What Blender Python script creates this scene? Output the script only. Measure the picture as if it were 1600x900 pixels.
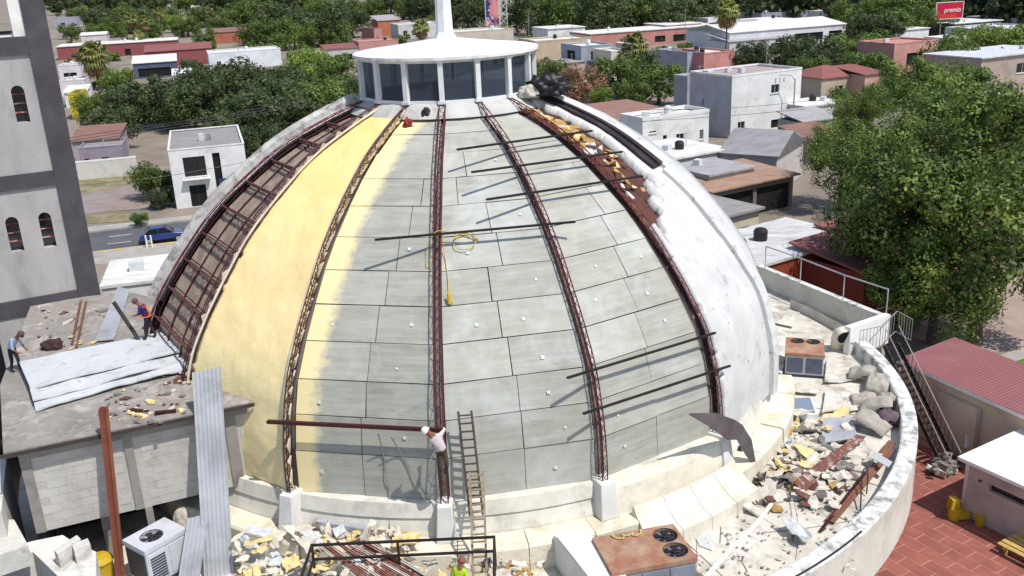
import bpy, bmesh, math, random
import numpy as np
from mathutils import Vector, Matrix, noise
random.seed(7); np.random.seed(7)
R_ = math.radians
scene = bpy.context.scene
for o in list(bpy.data.objects): bpy.data.objects.remove(o)
COL = scene.collection

# ------------------------------------------------------------------ camera
CAM = Vector((0.0, -42.562, 17.307))
FW = Vector((0.05405729, 0.94468132, -0.32350426))
RT = Vector((0.99649507, -0.07174969, -0.04300643))
UP = Vector((0.0638387, 0.32004559, 0.94524888))
FPX = 1470.0
cd = bpy.data.cameras.new('camera'); cam = bpy.data.objects.new('camera', cd); COL.objects.link(cam)
cam.matrix_world = Matrix(((RT.x, UP.x, -FW.x, CAM.x), (RT.y, UP.y, -FW.y, CAM.y), (RT.z, UP.z, -FW.z, CAM.z), (0, 0, 0, 1)))
cd.sensor_width = 36; cd.lens = FPX / 1600 * 36; cd.clip_start = 0.5; cd.clip_end = 9000
scene.camera = cam
# ------------------------------------------------------------------ sky and sun
SUN_AZ, SUN_EL = 47.0, 60.0      # azimuth from -Y towards +X
sdir = Vector((math.sin(R_(SUN_AZ)) * math.cos(R_(SUN_EL)), -math.cos(R_(SUN_AZ)) * math.cos(R_(SUN_EL)), math.sin(R_(SUN_EL))))
w = bpy.data.worlds.new('World'); scene.world = w; w.use_nodes = True
nt = w.node_tree; bg = nt.nodes['Background']
sky = nt.nodes.new('ShaderNodeTexSky'); sky.sky_type = 'NISHITA'; sky.sun_disc = False
sky.sun_elevation = R_(SUN_EL); sky.sun_rotation = math.atan2(sdir.x, sdir.y)
sky.altitude = 500; sky.air_density = 1.0; sky.dust_density = 1.5
nt.links.new(sky.outputs[0], bg.inputs[0]); bg.inputs[1].default_value = 0.15
sl = bpy.data.lights.new('sun', 'SUN'); sl.energy = 4.3; sl.angle = R_(0.55); sl.color = (1.0, 0.955, 0.88)
so = bpy.data.objects.new('sun', sl); COL.objects.link(so)
so.rotation_euler = sdir.to_track_quat('Z', 'Y').to_euler()
vs = scene.view_settings; vs.view_transform = 'Standard'; vs.look = 'None'; vs.exposure = 0.08; vs.gamma = 1.0
scene.render.resolution_x = 1024; scene.render.resolution_y = 576

# ------------------------------------------------------------------ helpers: pixels of the survey photo -> places in the world
GZ = -7.0       # ground level
DZ = -2.2       # roof deck around the dome
def ray(x, y):
    return (FW + RT * ((x - 800) / FPX) - UP * ((y - 450) / FPX)).normalized()
def W(x, y, z):
    v = ray(x, y); t = (z - CAM.z) / v.z
    return CAM + v * t
def pix(P):
    v = Vector(P) - CAM; d = v.dot(FW)
    return 800 + FPX * v.dot(RT) / d, 450 - FPX * v.dot(UP) / d
def zat(P, y, lo=-8, hi=60):
    for i in range(50):
        m = (lo + hi) / 2
        if pix((P[0], P[1], m))[1] > y: lo = m
        else: hi = m
    return lo
def onplane(x, y, P0, n):
    v = ray(x, y); t = (Vector(P0) - CAM).dot(n) / v.dot(n)
    return CAM + v * t

# ------------------------------------------------------------------ helpers: tags, meshes
def tag(o, label=None, cat=None, group=None, kind=None):
    if label: o['label'] = label
    if cat: o['category'] = cat
    if group: o['group'] = group
    if kind: o['kind'] = kind
    return o
def empty(name, loc=(0, 0, 0), label=None, cat=None, group=None):
    o = bpy.data.objects.new(name, None); COL.objects.link(o); o.location = loc; o.empty_display_size = 0.2
    return tag(o, label, cat, group)
def link(name, me, parent=None):
    o = bpy.data.objects.new(name, me); COL.objects.link(o)
    if parent is not None:
        o.parent = parent
        o.matrix_parent_inverse = Matrix.Identity(4)
    return o
def frame(d, up=Vector((0, 0, 1))):
    d = d.normalized()
    s = d.cross(up)
    if s.length < 1e-4: s = d.cross(Vector((0, 1, 0)))
    s.normalize(); return s, d, s.cross(d).normalized()
class MB:
    def __init__(s): s.v = []; s.f = []; s.m = []
    def add(s, vs, fs, mi=0):
        b = len(s.v); s.v += [tuple(p) for p in vs]
        for f in fs: s.f.append([b + i for i in f]); s.m.append(mi)
        return s
    def hexa(s, p, mi=0):       # 8 points: bottom ccw 4, top ccw 4
        return s.add(p, [(3, 2, 1, 0), (4, 5, 6, 7), (0, 1, 5, 4), (1, 2, 6, 5), (2, 3, 7, 6), (3, 0, 4, 7)], mi)
    def box(s, c, sz, rz=0.0, mi=0, M=None):
        x, y, z = sz[0] / 2, sz[1] / 2, sz[2] / 2; c = Vector(c)
        m = M if M is not None else Matrix.Rotation(rz, 3, 'Z')
        return s.hexa([c + m @ Vector(q) for q in ((-x, -y, -z), (x, -y, -z), (x, y, -z), (-x, y, -z), (-x, -y, z), (x, -y, z), (x, y, z), (-x, y, z))], mi)
    def boxb(s, x0, x1, y0, y1, z0, z1, mi=0):
        return s.hexa([(x0, y0, z0), (x1, y0, z0), (x1, y1, z0), (x0, y1, z0), (x0, y0, z1), (x1, y0, z1), (x1, y1, z1), (x0, y1, z1)], mi)
    def bar(s, a, b, wd, ht, mi=0, up=Vector((0, 0, 1))):
        a = Vector(a); b = Vector(b); sx, d, u = frame(b - a, Vector(up))
        p = []
        for q in (a, b):
            p += [q - sx * wd / 2 - u * ht / 2, q + sx * wd / 2 - u * ht / 2, q + sx * wd / 2 + u * ht / 2, q - sx * wd / 2 + u * ht / 2]
        return s.hexa(p, mi)
    def tube(s, pts, r, n=6, mi=0, cap=True):
        pts = [Vector(p) for p in pts]; rs = r if isinstance(r, (list, tuple)) else [r] * len(pts)
        b = len(s.v)
        for i, p in enumerate(pts):
            d = pts[min(i + 1, len(pts) - 1)] - pts[max(i - 1, 0)]
            sx, d, u = frame(d)
            for k in range(n):
                a = 2 * math.pi * k / n
                s.v.append(tuple(p + (sx * math.cos(a) + u * math.sin(a)) * rs[i]))
        for i in range(len(pts) - 1):
            for k in range(n):
                s.f.append([b + i * n + k, b + i * n + (k + 1) % n, b + (i + 1) * n + (k + 1) % n, b + (i + 1) * n + k]); s.m.append(mi)
        if cap:
            s.f.append([b + k for k in range(n)][::-1]); s.m.append(mi)
            s.f.append([b + (len(pts) - 1) * n + k for k in range(n)]); s.m.append(mi)
        return s
    def prism(s, poly, z0, z1, mi=0):
        n = len(poly); vs = [(p[0], p[1], z0) for p in poly] + [(p[0], p[1], z1) for p in poly]
        fs = [tuple(range(n))[::-1], tuple(range(n, 2 * n))] + [(i, (i + 1) % n, n + (i + 1) % n, n + i) for i in range(n)]
        return s.add(vs, fs, mi)
    def lathe(s, prof, n=24, c=(0, 0, 0), mi=0, a0=0.0, a1=2 * math.pi):
        full = abs(a1 - a0 - 2 * math.pi) < 1e-6; b = len(s.v); m = n if full else n + 1
        for i in range(m):
            a = a0 + (a1 - a0) * i / n
            for (r, z) in prof: s.v.append((c[0] + r * math.sin(a), c[1] - r * math.cos(a), c[2] + z))
        k = len(prof)
        for i in range(n):
            j = (i + 1) % m
            for q in range(k - 1):
                s.f.append([b + i * k + q, b + j * k + q, b + j * k + q + 1, b + i * k + q + 1]); s.m.append(mi)
        return s
    def build(s, name, mat, parent=None, smooth=False, bevel=0.0, flip=True):
        me = bpy.data.meshes.new(name); me.from_pydata(s.v, [], s.f)
        mats = mat if isinstance(mat, (list, tuple)) else [mat]
        for q in mats: me.materials.append(q)
        if len(mats) > 1: me.polygons.foreach_set('material_index', s.m)
        if flip or bevel:
            bm = bmesh.new(); bm.from_mesh(me)
            bmesh.ops.recalc_face_normals(bm, faces=bm.faces)
            bm.to_mesh(me); bm.free()
        if smooth: me.polygons.foreach_set('use_smooth', [True] * len(me.polygons))
        me.update()
        o = link(name, me, parent)
        if bevel:
            md = o.modifiers.new('bevel', 'BEVEL'); md.width = bevel; md.segments = 2; md.limit_method = 'ANGLE'
        return o
def quads_obj(name, Q, mat, parent=None):
    n = len(Q); me = bpy.data.meshes.new(name)
    me.vertices.add(n * 4); me.loops.add(n * 4); me.polygons.add(n)
    me.vertices.foreach_set('co', np.ascontiguousarray(Q, dtype=np.float32).ravel())
    me.loops.foreach_set('vertex_index', np.arange(n * 4, dtype=np.int32))
    me.polygons.foreach_set('loop_start', np.arange(0, n * 4, 4, dtype=np.int32))
    me.polygons.foreach_set('loop_total', np.full(n, 4, dtype=np.int32))
    me.update(calc_edges=True); me.validate()
    me.materials.append(mat)
    return link(name, me, parent)
def copy_tree(o, parent=None):
    c = o.copy(); COL.objects.link(c); c.parent = parent
    for ch in list(o.children): copy_tree(ch, c)
    return c
def plate(mb, outer, holes, org, ux, uz, nrm, th, mi=0, reveal=True):
    """flat wall in the plane (ux,uz) with holes, thickness th behind the face; faces front + reveals"""
    bm = bmesh.new(); E = []
    for loop in [outer] + holes:
        vs = [bm.verts.new((p[0], p[1], 0)) for p in loop]
        for i in range(len(vs)): E.append(bm.edges.new((vs[i], vs[(i + 1) % len(vs)])))
    bmesh.ops.triangle_fill(bm, edges=E, use_beauty=True, use_dissolve=False)
    bm.verts.index_update(); bm.verts.ensure_lookup_table()
    T = lambda p, d=0: org + ux * p[0] + uz * p[1] - nrm * d
    fs = []
    for f in bm.faces:
        idx = [v.index for v in f.verts]
        a, b, c_ = [T(bm.verts[i].co) for i in idx[:3]]
        if (b - a).cross(c_ - a).dot(nrm) < 0: idx = idx[::-1]
        fs.append(idx)
    mb.add([T(v.co) for v in bm.verts], fs, mi)
    bm.free()
    if reveal:
        for loop in holes:
            n = len(loop)
            mb.add([T(p) for p in loop] + [T(p, th) for p in loop], [(i, (i + 1) % n, n + (i + 1) % n, n + i) for i in range(n)], mi)

# ------------------------------------------------------------------ materials
def lin(c):
    return tuple(((x / 255) / 12.92 if x / 255 <= 0.04045 else ((x / 255 + 0.055) / 1.055) ** 2.4) for x in c)
def N(nt, t, **kw):
    n = nt.nodes.new(t)
    for k, v in kw.items(): setattr(n, k, v)
    return n
def mixc(nt, fac, a, b, mode='MIX'):
    n = N(nt, 'ShaderNodeMix', data_type='RGBA', blend_type=mode); n.clamp_factor = True
    for s_, v in ((0, fac), (6, a), (7, b)):
        if hasattr(v, 'is_linked') or isinstance(v, bpy.types.NodeSocket): nt.links.new(v, n.inputs[s_])
        elif s_ == 0: n.inputs[0].default_value = v
        else: n.inputs[s_].default_value = (*v[:3], 1)
    return n.outputs[2]
def ramp(nt, src, p0, p1, c0=(0, 0, 0), c1=(1, 1, 1)):
    n = N(nt, 'ShaderNodeValToRGB'); e = n.color_ramp.elements
    e[0].position = p0; e[1].position = p1; e[0].color = (*c0, 1); e[1].color = (*c1, 1)
    nt.links.new(src, n.inputs[0]); return n.outputs[0]
def noise_(nt, vec, scale, detail=4, rough=0.6, dist=0.0):
    n = N(nt, 'ShaderNodeTexNoise'); n.inputs['Scale'].default_value = scale; n.inputs['Detail'].default_value = detail
    n.inputs['Roughness'].default_value = rough; n.inputs['Distortion'].default_value = dist
    if vec is not None: nt.links.new(vec, n.inputs['Vector'])
    return n.outputs['Fac']
def mapv(nt, vec, scale=(1, 1, 1), rot=(0, 0, 0)):
    n = N(nt, 'ShaderNodeMapping'); n.inputs['Scale'].default_value = scale; n.inputs['Rotation'].default_value = rot
    nt.links.new(vec, n.inputs['Vector']); return n.outputs[0]
MATS = {}
def mat(name, col, col2=None, rough=0.8, sc=1.0, dirt=None, dsc=0.5, dlo=0.52, dhi=0.7, damt=0.8, bump=0.15, bsc=12.0, metal=0.0,
        stretch=(1, 1, 1), rnd=0.0, spec=0.4, extra=None):
    """plain weathered surface: two tones of noise, a layer of dirt, fine relief"""
    if name in MATS: return MATS[name]
    m = bpy.data.materials.new(name); m.use_nodes = True; nt = m.node_tree; b = nt.nodes['Principled BSDF']
    g = N(nt, 'ShaderNodeNewGeometry'); pos = g.outputs['Position']
    if stretch != (1, 1, 1): pos = mapv(nt, pos, stretch)
    c1 = lin(col); c2 = lin(col2) if col2 else tuple(x * 0.8 for x in c1)
    base = mixc(nt, ramp(nt, noise_(nt, pos, sc, 6, 0.65), 0.35, 0.65), c1, c2)
    if dirt:
        f = ramp(nt, noise_(nt, pos, dsc, 8, 0.7, 0.4), dlo, dhi)
        mm = N(nt, 'ShaderNodeMath', operation='MULTIPLY'); nt.links.new(f, mm.inputs[0]); mm.inputs[1].default_value = damt
        base = mixc(nt, mm.outputs[0], base, lin(dirt))
    if rnd:
        oi = N(nt, 'ShaderNodeObjectInfo'); mr = N(nt, 'ShaderNodeMapRange'); nt.links.new(oi.outputs['Random'], mr.inputs[0])
        mr.inputs[3].default_value = 1 - rnd; mr.inputs[4].default_value = 1 + rnd * 0.6
        base = mixc(nt, 1.0, base, mr.outputs[0], 'MULTIPLY')
    if extra: base = extra(nt, pos, base, g)
    nt.links.new(base, b.inputs['Base Color'])
    b.inputs['Roughness'].default_value = rough; b.inputs['Metallic'].default_value = metal
    b.inputs['Specular IOR Level'].default_value = spec
    if bump:
        bn = N(nt, 'ShaderNodeBump'); bn.inputs['Strength'].default_value = bump; bn.inputs['Distance'].default_value = 0.05
        nt.links.new(noise_(nt, pos, bsc, 5, 0.7), bn.inputs['Height']); nt.links.new(bn.outputs[0], b.inputs['Normal'])
    MATS[name] = m; return m
def leafmat(name, c1, c2, c3, trans=0.25):
    if name in MATS: return MATS[name]
    m = bpy.data.materials.new(name); m.use_nodes = True; nt = m.node_tree; b = nt.nodes['Principled BSDF']
    g = N(nt, 'ShaderNodeNewGeometry'); oi = N(nt, 'ShaderNodeObjectInfo')
    f1 = g.outputs['Random Per Island']
    base = mixc(nt, ramp(nt, f1, 0.1, 0.9), lin(c1), lin(c2))
    n2 = ramp(nt, noise_(nt, g.outputs['Position'], 0.55, 3), 0.42, 0.62)
    base = mixc(nt, n2, base, lin(c3))
    mr = N(nt, 'ShaderNodeMapRange'); nt.links.new(oi.outputs['Random'], mr.inputs[0]); mr.inputs[3].default_value = 0.75; mr.inputs[4].default_value = 1.2
    base = mixc(nt, 1.0, base, mr.outputs[0], 'MULTIPLY')
    nt.links.new(base, b.inputs['Base Color']); b.inputs['Roughness'].default_value = 0.55; b.inputs['Specular IOR Level'].default_value = 0.3
    tr = N(nt, 'ShaderNodeBsdfTranslucent'); nt.links.new(base, tr.inputs['Color'])
    mx = N(nt, 'ShaderNodeMixShader'); mx.inputs[0].default_value = trans
    out = nt.nodes['Material Output']
    nt.links.new(b.outputs[0], mx.inputs[1]); nt.links.new(tr.outputs[0], mx.inputs[2]); nt.links.new(mx.outputs[0], out.inputs[0])
    MATS[name] = m; return m
def glassmat(name, tint=(60, 75, 90), rough=0.06, see=0.0):
    if name in MATS: return MATS[name]
    m = bpy.data.materials.new(name); m.use_nodes = True; nt = m.node_tree; b = nt.nodes['Principled BSDF']
    b.inputs['Base Color'].default_value = (*lin(tint), 1); b.inputs['Roughness'].default_value = rough; b.inputs['Specular IOR Level'].default_value = 0.6
    if see:
        t = N(nt, 'ShaderNodeBsdfTransparent'); t.inputs[0].default_value = (0.62, 0.68, 0.74, 1)
        mx = N(nt, 'ShaderNodeMixShader'); mx.inputs[0].default_value = see
        nt.links.new(b.outputs[0], mx.inputs[1]); nt.links.new(t.outputs[0], mx.inputs[2]); nt.links.new(mx.outputs[0], nt.nodes['Material Output'].inputs[0])
    MATS[name] = m; return m

M_white = mat('white_paint', (232, 232, 228), (214, 213, 208), dirt=(150, 145, 138), dsc=0.6, dlo=0.55, dhi=0.8, damt=0.5, bump=0.1)
M_cream = mat('cream_plaster', (222, 217, 200), (205, 198, 180), dirt=(150, 138, 118), dsc=0.9, dlo=0.5, dhi=0.72, damt=0.55)
M_conc = mat('grey_concrete', (150, 146, 140), (128, 124, 118), dirt=(92, 88, 84), dsc=0.8, damt=0.7, bump=0.25)
M_red = mat('red_oxide_steel', (112, 36, 46), (84, 26, 34), dirt=(96, 70, 70), dsc=3.0, damt=0.6, rough=0.55, bump=0.1)
M_darkred = mat('dark_red_steel', (78, 26, 30), (52, 18, 22), dirt=(40, 20, 20), dsc=3.0, rough=0.6, bump=0.1)
M_black = mat('black_steel', (38, 33, 34), (28, 24, 26), rough=0.5, bump=0.05)
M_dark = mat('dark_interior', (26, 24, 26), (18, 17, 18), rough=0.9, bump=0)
M_glass = glassmat('window_glass', (28, 32, 36))
M_frame = mat('window_frame_white', (215, 215, 212), rough=0.5, bump=0)
M_framed = mat('window_frame_dark', (58, 52, 50), rough=0.5, bump=0)
M_rust = mat('rusted_brown_steel', (132, 92, 72), (108, 72, 56), dirt=(86, 60, 50), dsc=2.0, rough=0.7)
# ================================================================== THE DOME
PROF = [(14.56, -0.6), (14.56, 0.0), (14.52, 1.2), (14.3, 2.5), (13.85, 4.0), (13.08, 5.3), (12.1, 6.6), (10.8, 8.1), (9.25, 9.4), (7.5, 10.6), (5.7, 11.45), (3.85, 12.13), (2.0, 12.6)]
def catmull(P, n=24):
    out = []
    for i in range(1, len(P) - 2):
        p0, p1, p2, p3 = [np.array(P[j], float) for j in (i - 1, i, i + 1, i + 2)]
        for k in range(n):
            t = k / n
            out.append(0.5 * ((2 * p1) + (-p0 + p2) * t + (2 * p0 - 5 * p1 + 4 * p2 - p3) * t * t + (-p0 + 3 * p1 - 3 * p2 + p3) * t ** 3))
    out.append(np.array(P[-2], float)); return np.array(out)
PC = catmull(PROF); _d = np.r_[0, np.cumsum(np.linalg.norm(np.diff(PC, axis=0), axis=1))]; SL = _d[-1]
_t = np.gradient(PC, axis=0); _t /= np.linalg.norm(_t, axis=1)[:, None]
def prof(s, off=0.0):
    r = np.interp(s, _d, PC[:, 0]); z = np.interp(s, _d, PC[:, 1]); tr = np.interp(s, _d, _t[:, 0]); tz = np.interp(s, _d, _t[:, 1])
    return r + off * tz, z - off * tr
def s_of_z(z): return float(np.interp(z, PC[:, 1], _d))
PHI0 = R_(-4.035); DPHI = R_(22.5)
def az(k): return PHI0 + DPHI * k
def C(k, s, off=0.0, side=0.0):
    a = az(k); r, z = prof(s, off)
    if s < 0: z += s
    return Vector((r * math.sin(a) + side * math.cos(a), -r * math.cos(a) + side * math.sin(a), z))
def B(k, s, t, off=0.0):
    return C(k, s, off).lerp(C(k + 1, s, off), t)
def s_at(k, y, off=0.1):
    lo, hi = 0, SL
    for i in range(40):
        m = (lo + hi) / 2
        if pix(C(k, m, off))[1] > y: lo = m
        else: hi = m
    return lo
dome = empty('church_dome', (0, 0, 0), 'huge church dome half stripped to grey boards and red steel ribs', 'dome')

# ---- materials of the dome
def board_extra(nt, pos, base, g):
    # chalky streaks along the boards and yellow overspray of foam next to the sprayed bay (bay between the second and third rib)
    st = ramp(nt, noise_(nt, mapv(nt, pos, (0.35, 0.35, 5.0)), 1.4, 4, 0.7), 0.4, 0.95)
    base = mixc(nt, st, base, lin((182, 182, 174)))
    wht = ramp(nt, noise_(nt, pos, 0.33, 5, 0.6, 0.5), 0.56, 0.74)
    wm = N(nt, 'ShaderNodeMath', operation='MULTIPLY'); nt.links.new(wht, wm.inputs[0]); wm.inputs[1].default_value = 0.45
    base = mixc(nt, wm.outputs[0], base, lin((206, 210, 210)))
    sp = N(nt, 'ShaderNodeSeparateXYZ'); nt.links.new(g.outputs['Position'], sp.inputs[0])
    # distance from the vertical plane through rib A
    a = az(-1); dp = N(nt, 'ShaderNodeVectorMath', operation='DOT_PRODUCT'); nt.links.new(g.outputs['Position'], dp.inputs[0])
    dp.inputs[1].default_value = (math.cos(a), math.sin(a), 0)
    nz = noise_(nt, mapv(nt, g.outputs['Position'], (1, 1, 2.2)), 0.8, 3); ad = N(nt, 'ShaderNodeMath', operation='MULTIPLY_ADD')
    nt.links.new(nz, ad.inputs[0]); ad.inputs[1].default_value = -0.9; nt.links.new(dp.outputs['Value'], ad.inputs[2])
    nz2 = noise_(nt, g.outputs['Position'], 5.0, 4, .7); ad2 = N(nt, 'ShaderNodeMath', operation='MULTIPLY_ADD'); nt.links.new(nz2, ad2.inputs[0]); ad2.inputs[1].default_value = -.45; nt.links.new(ad.outputs[0], ad2.inputs[2])
    over = ramp(nt, ad2.outputs[0], -0.7, 0.42, (1, 1, 1), (0, 0, 0))
    om = N(nt, 'ShaderNodeMath', operation='MULTIPLY'); nt.links.new(over, om.inputs[0]); om.inputs[1].default_value = 0.9
    # only ahead of the rib, not on the far bays
    return mixc(nt, om.outputs[0], base, lin((234, 216, 164)))
M_boardA = mat('cement_board_oversprayed', (160, 160, 150), (146, 146, 136), sc=1.5, rough=0.85, bump=0.08, bsc=30, rnd=0.14, extra=board_extra)
def board_extra2(nt, pos, base, g):
    st = ramp(nt, noise_(nt, mapv(nt, pos, (0.35, 0.35, 5.0)), 1.4, 4, 0.7), 0.4, 0.95)
    base = mixc(nt, st, base, lin((184, 185, 177)))
    wht = ramp(nt, noise_(nt, pos, 0.36, 6, 0.62, 0.6), 0.5, 0.72)
    wm = N(nt, 'ShaderNodeMath', operation='MULTIPLY'); nt.links.new(wht, wm.inputs[0]); wm.inputs[1].default_value = 0.5
    base = mixc(nt, wm.outputs[0], base, lin((205, 211, 214)))
    gm = N(nt, 'ShaderNodeMath', operation='MULTIPLY'); nt.links.new(ramp(nt, noise_(nt, pos, .8, 6, .7, .8), .48, .7), gm.inputs[0]); gm.inputs[1].default_value = .45
    return mixc(nt, gm.outputs[0], base, lin((150, 148, 134)))
M_board = mat('cement_board', (168, 168, 158), (152, 152, 143), sc=1.2, rough=0.85, bump=0.08, bsc=30, rnd=0.15, extra=board_extra2)
M_sub = mat('dark_underlay', (116, 112, 106), (98, 94, 89), bump=0.1)
def foam_extra(nt, pos, base, g):
    sp = N(nt, 'ShaderNodeSeparateXYZ'); nt.links.new(g.outputs['Position'], sp.inputs[0])
    zz = N(nt, 'ShaderNodeMapRange'); nt.links.new(sp.outputs[2], zz.inputs[0]); zz.inputs[1].default_value = 3.0; zz.inputs[2].default_value = 11.0
    f = noise_(nt, pos, 0.5, 3); ad = N(nt, 'ShaderNodeMath', operation='MULTIPLY'); nt.links.new(zz.outputs[0], ad.inputs[0]); nt.links.new(ramp(nt, f, 0.0, 0.6), ad.inputs[1])
    return mixc(nt, ad.outputs[0], base, lin((242, 206, 134)))
M_foam = mat('sprayed_yellow_foam', (240, 224, 174), (232, 214, 162), sc=1.0, rough=0.8, bump=0.4, bsc=5.0, dirt=(214, 194, 142), dsc=.9, damt=0.35, extra=foam_extra)
def memb_extra(nt, pos, base, g):
    f = ramp(nt, noise_(nt, pos, 4.5, 5, .75), .6, .68); z = ramp(nt, noise_(nt, pos, .45, 3), .45, .62)
    mm = N(nt, 'ShaderNodeMath', operation='MULTIPLY'); nt.links.new(f, mm.inputs[0]); nt.links.new(z, mm.inputs[1])
    base = mixc(nt, mm.outputs[0], base, lin((96, 96, 98)))
    return mixc(nt, ramp(nt, noise_(nt, mapv(nt, pos, (2.5, 2.5, .5)), 1.2, 5, .7), .56, .86), base, lin((192, 192, 192)))
M_memb = mat('white_roof_membrane', (202, 202, 200), (186, 187, 186), extra=memb_extra, stretch=(1, 1, .6), sc=0.7, dirt=(110, 110, 110), dsc=1.5, dlo=0.57, dhi=0.72, damt=0.55, bump=0.4, bsc=4)
M_deckr = mat('rusty_exposed_deck', (94, 56, 46), (70, 42, 36), sc=1.2, dirt=(146, 112, 80), dsc=1.1, dlo=0.58, dhi=0.7, bump=0.4, bsc=6)
M_slat = mat('weathered_wood_slats', (172, 156, 142), (140, 122, 110), sc=2.0, dirt=(104, 76, 68), dsc=1.0, damt=0.6, bump=0.3)
M_ridge = mat('white_ridge_dirty', (204, 205, 204), (188, 189, 188), sc=0.6, dirt=(105, 102, 100), dsc=1.6, dlo=0.57, dhi=0.68, damt=0.7, bump=0.3, bsc=5)
M_stick = mat('white_sticker', (214, 216, 212), rough=0.5, bump=0)

# ---- underlay behind everything
mb = MB()
for k in range(-8, 8):
    n = 24; ss = [SL * i / n for i in range(n + 1)]
    vs = []
    for s in ss: vs += [C(k, s, -0.5), C(k + 1, s, -0.5)]
    mb.add(vs, [(2 * i, 2 * i + 1, 2 * i + 3, 2 * i + 2) for i in range(n)])
mb.build('underlay', M_sub, dome)

# ---- cement boards, one by one
ROWZ = [0.0, 1.62, 2.95, 4.2, 5.4, 6.5, 7.52, 8.52, 9.42, 10.22, 10.95, 11.5, 12.02]
rs = [s_of_z(z) for z in ROWZ]
GAP = 0.011
def board(k, s0, s1, t0, t1, m, j=0.0):
    w0 = (C(k, s0, -.35) - C(k + 1, s0, -.35)).length
    g = GAP; o0 = -0.36 + random.uniform(-.012, .012)
    mb = MB(); P = []
    J4 = [(random.uniform(0, .011), random.uniform(0, .011), random.uniform(-.02, .012)) for _ in range(4)]
    for off in (o0 - 0.04, o0):
        tt = g / max(w0, 1); ww = max(w0, 1)
        P += [B(k, s0 + g + J4[0][0], t0 + tt + J4[0][1] / ww, off + J4[0][2]), B(k, s0 + g + J4[1][0], t1 - tt - J4[1][1] / ww, off + J4[1][2]), B(k, s1 - g - J4[2][0], t1 - tt - J4[2][1] / ww, off + J4[2][2]), B(k, s1 - g - J4[3][0], t0 + tt + J4[3][1] / ww, off + J4[3][2])]
    mb.hexa(P); o = mb.build('board', m, dome)
    if random.random() < 0.36 and (t1 - t0) * w0 > 1.4:
        tc = t0 + (t1 - t0) * random.uniform(.3, .7); sc_ = s0 + (s1 - s0) * random.uniform(.35, .65)
        c0 = B(k, sc_, tc, o0 + .012); ex = (B(k, sc_, tc + .01) - B(k, sc_, tc - .01)).normalized(); ey = (B(k, sc_ + .1, tc) - B(k, sc_ - .1, tc)).normalized(); nn = ex.cross(ey)
        q = random.uniform(.04, .065); an = random.uniform(-.3, .3); ex2 = ex * math.cos(an) + ey * math.sin(an); ey2 = ey * math.cos(an) - ex * math.sin(an)
        mb = MB(); mb.hexa([c0 + a * ex2 * q + b * ey2 * q + nn * h for h in (-.006, .006) for a, b in ((-1, -1), (1, -1), (1, 1), (-1, 1))])
        mb.build('sticker', M_stick, o)
for k, side in ((-1, 'L'), (0, 'R'), (1, 'L')):
    for i in range(len(rs) - 1):
        s0, s1 = rs[i], rs[i + 1]
        wd = (C(k, (s0 + s1) / 2) - C(k + 1, (s0 + s1) / 2)).length
        m = M_boardA if k == -1 else M_board
        q = 2.72 / wd
        if k == 0 and i in (6, 7, 9): q = 1.95 / wd
        if q > 0.86: board(k, s0, s1, 0.028, 0.972, m); continue
        t = q if side == 'L' else 1 - q
        t += random.uniform(-.012, .012)
        board(k, s0, s1, 0.028, t, m); board(k, s0, s1, t, 0.972, m)

# ---- bay of sprayed yellow foam
def bay_grid(k, s0, s1, ns, t0, t1, nt_, off, amp=0.0, fr=1.0, keep=None, thick=0.06):
    mb = MB(); idx = {}
    for layer in (0, 1):
        for i in range(ns + 1):
            for j in range(nt_ + 1):
                s = s0 + (s1 - s0) * i / ns; t = t0 + (t1 - t0) * j / nt_
                p = B(k, s, t, 0)
                o = off + amp * noise.fractal(p * fr, 1.0, 2.0, 4) - layer * thick
                idx[(layer, i, j)] = len(mb.v); mb.v.append(tuple(B(k, s, t, o)))
    cells = {(i, j) for i in range(ns) for j in range(nt_) if keep is None or keep(s0 + (s1 - s0) * (i + .5) / ns, t0 + (t1 - t0) * (j + .5) / nt_)}
    for (i, j) in cells:
        a, b, c, d = [(i, j), (i, j + 1), (i + 1, j + 1), (i + 1, j)]
        mb.f.append([idx[(0, *q)] for q in (a, b, c, d)]); mb.m.append(0)
        for (nb, e) in (((i - 1, j), (a, b)), ((i, j + 1), (b, c)), ((i + 1, j), (c, d)), ((i, j - 1), (d, a))):
            if nb not in cells:
                mb.f.append([idx[(0, *e[0])], idx[(1, *e[0])], idx[(1, *e[1])], idx[(0, *e[1])]]); mb.m.append(0)
    return mb
jag = lambda s, f, a: a * noise.noise(Vector((s * f, 3.1, a)))
bay_grid(-2, 0.05, SL - .25, 150, 0.0, 1.0, 44, -0.24, 0.04, 1.0, lambda s, t: 0.045 + jag(s, 1.5, .03) < t < 0.975, 0.2).build('foam_layer', M_foam, dome, smooth=True, flip=False)

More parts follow.
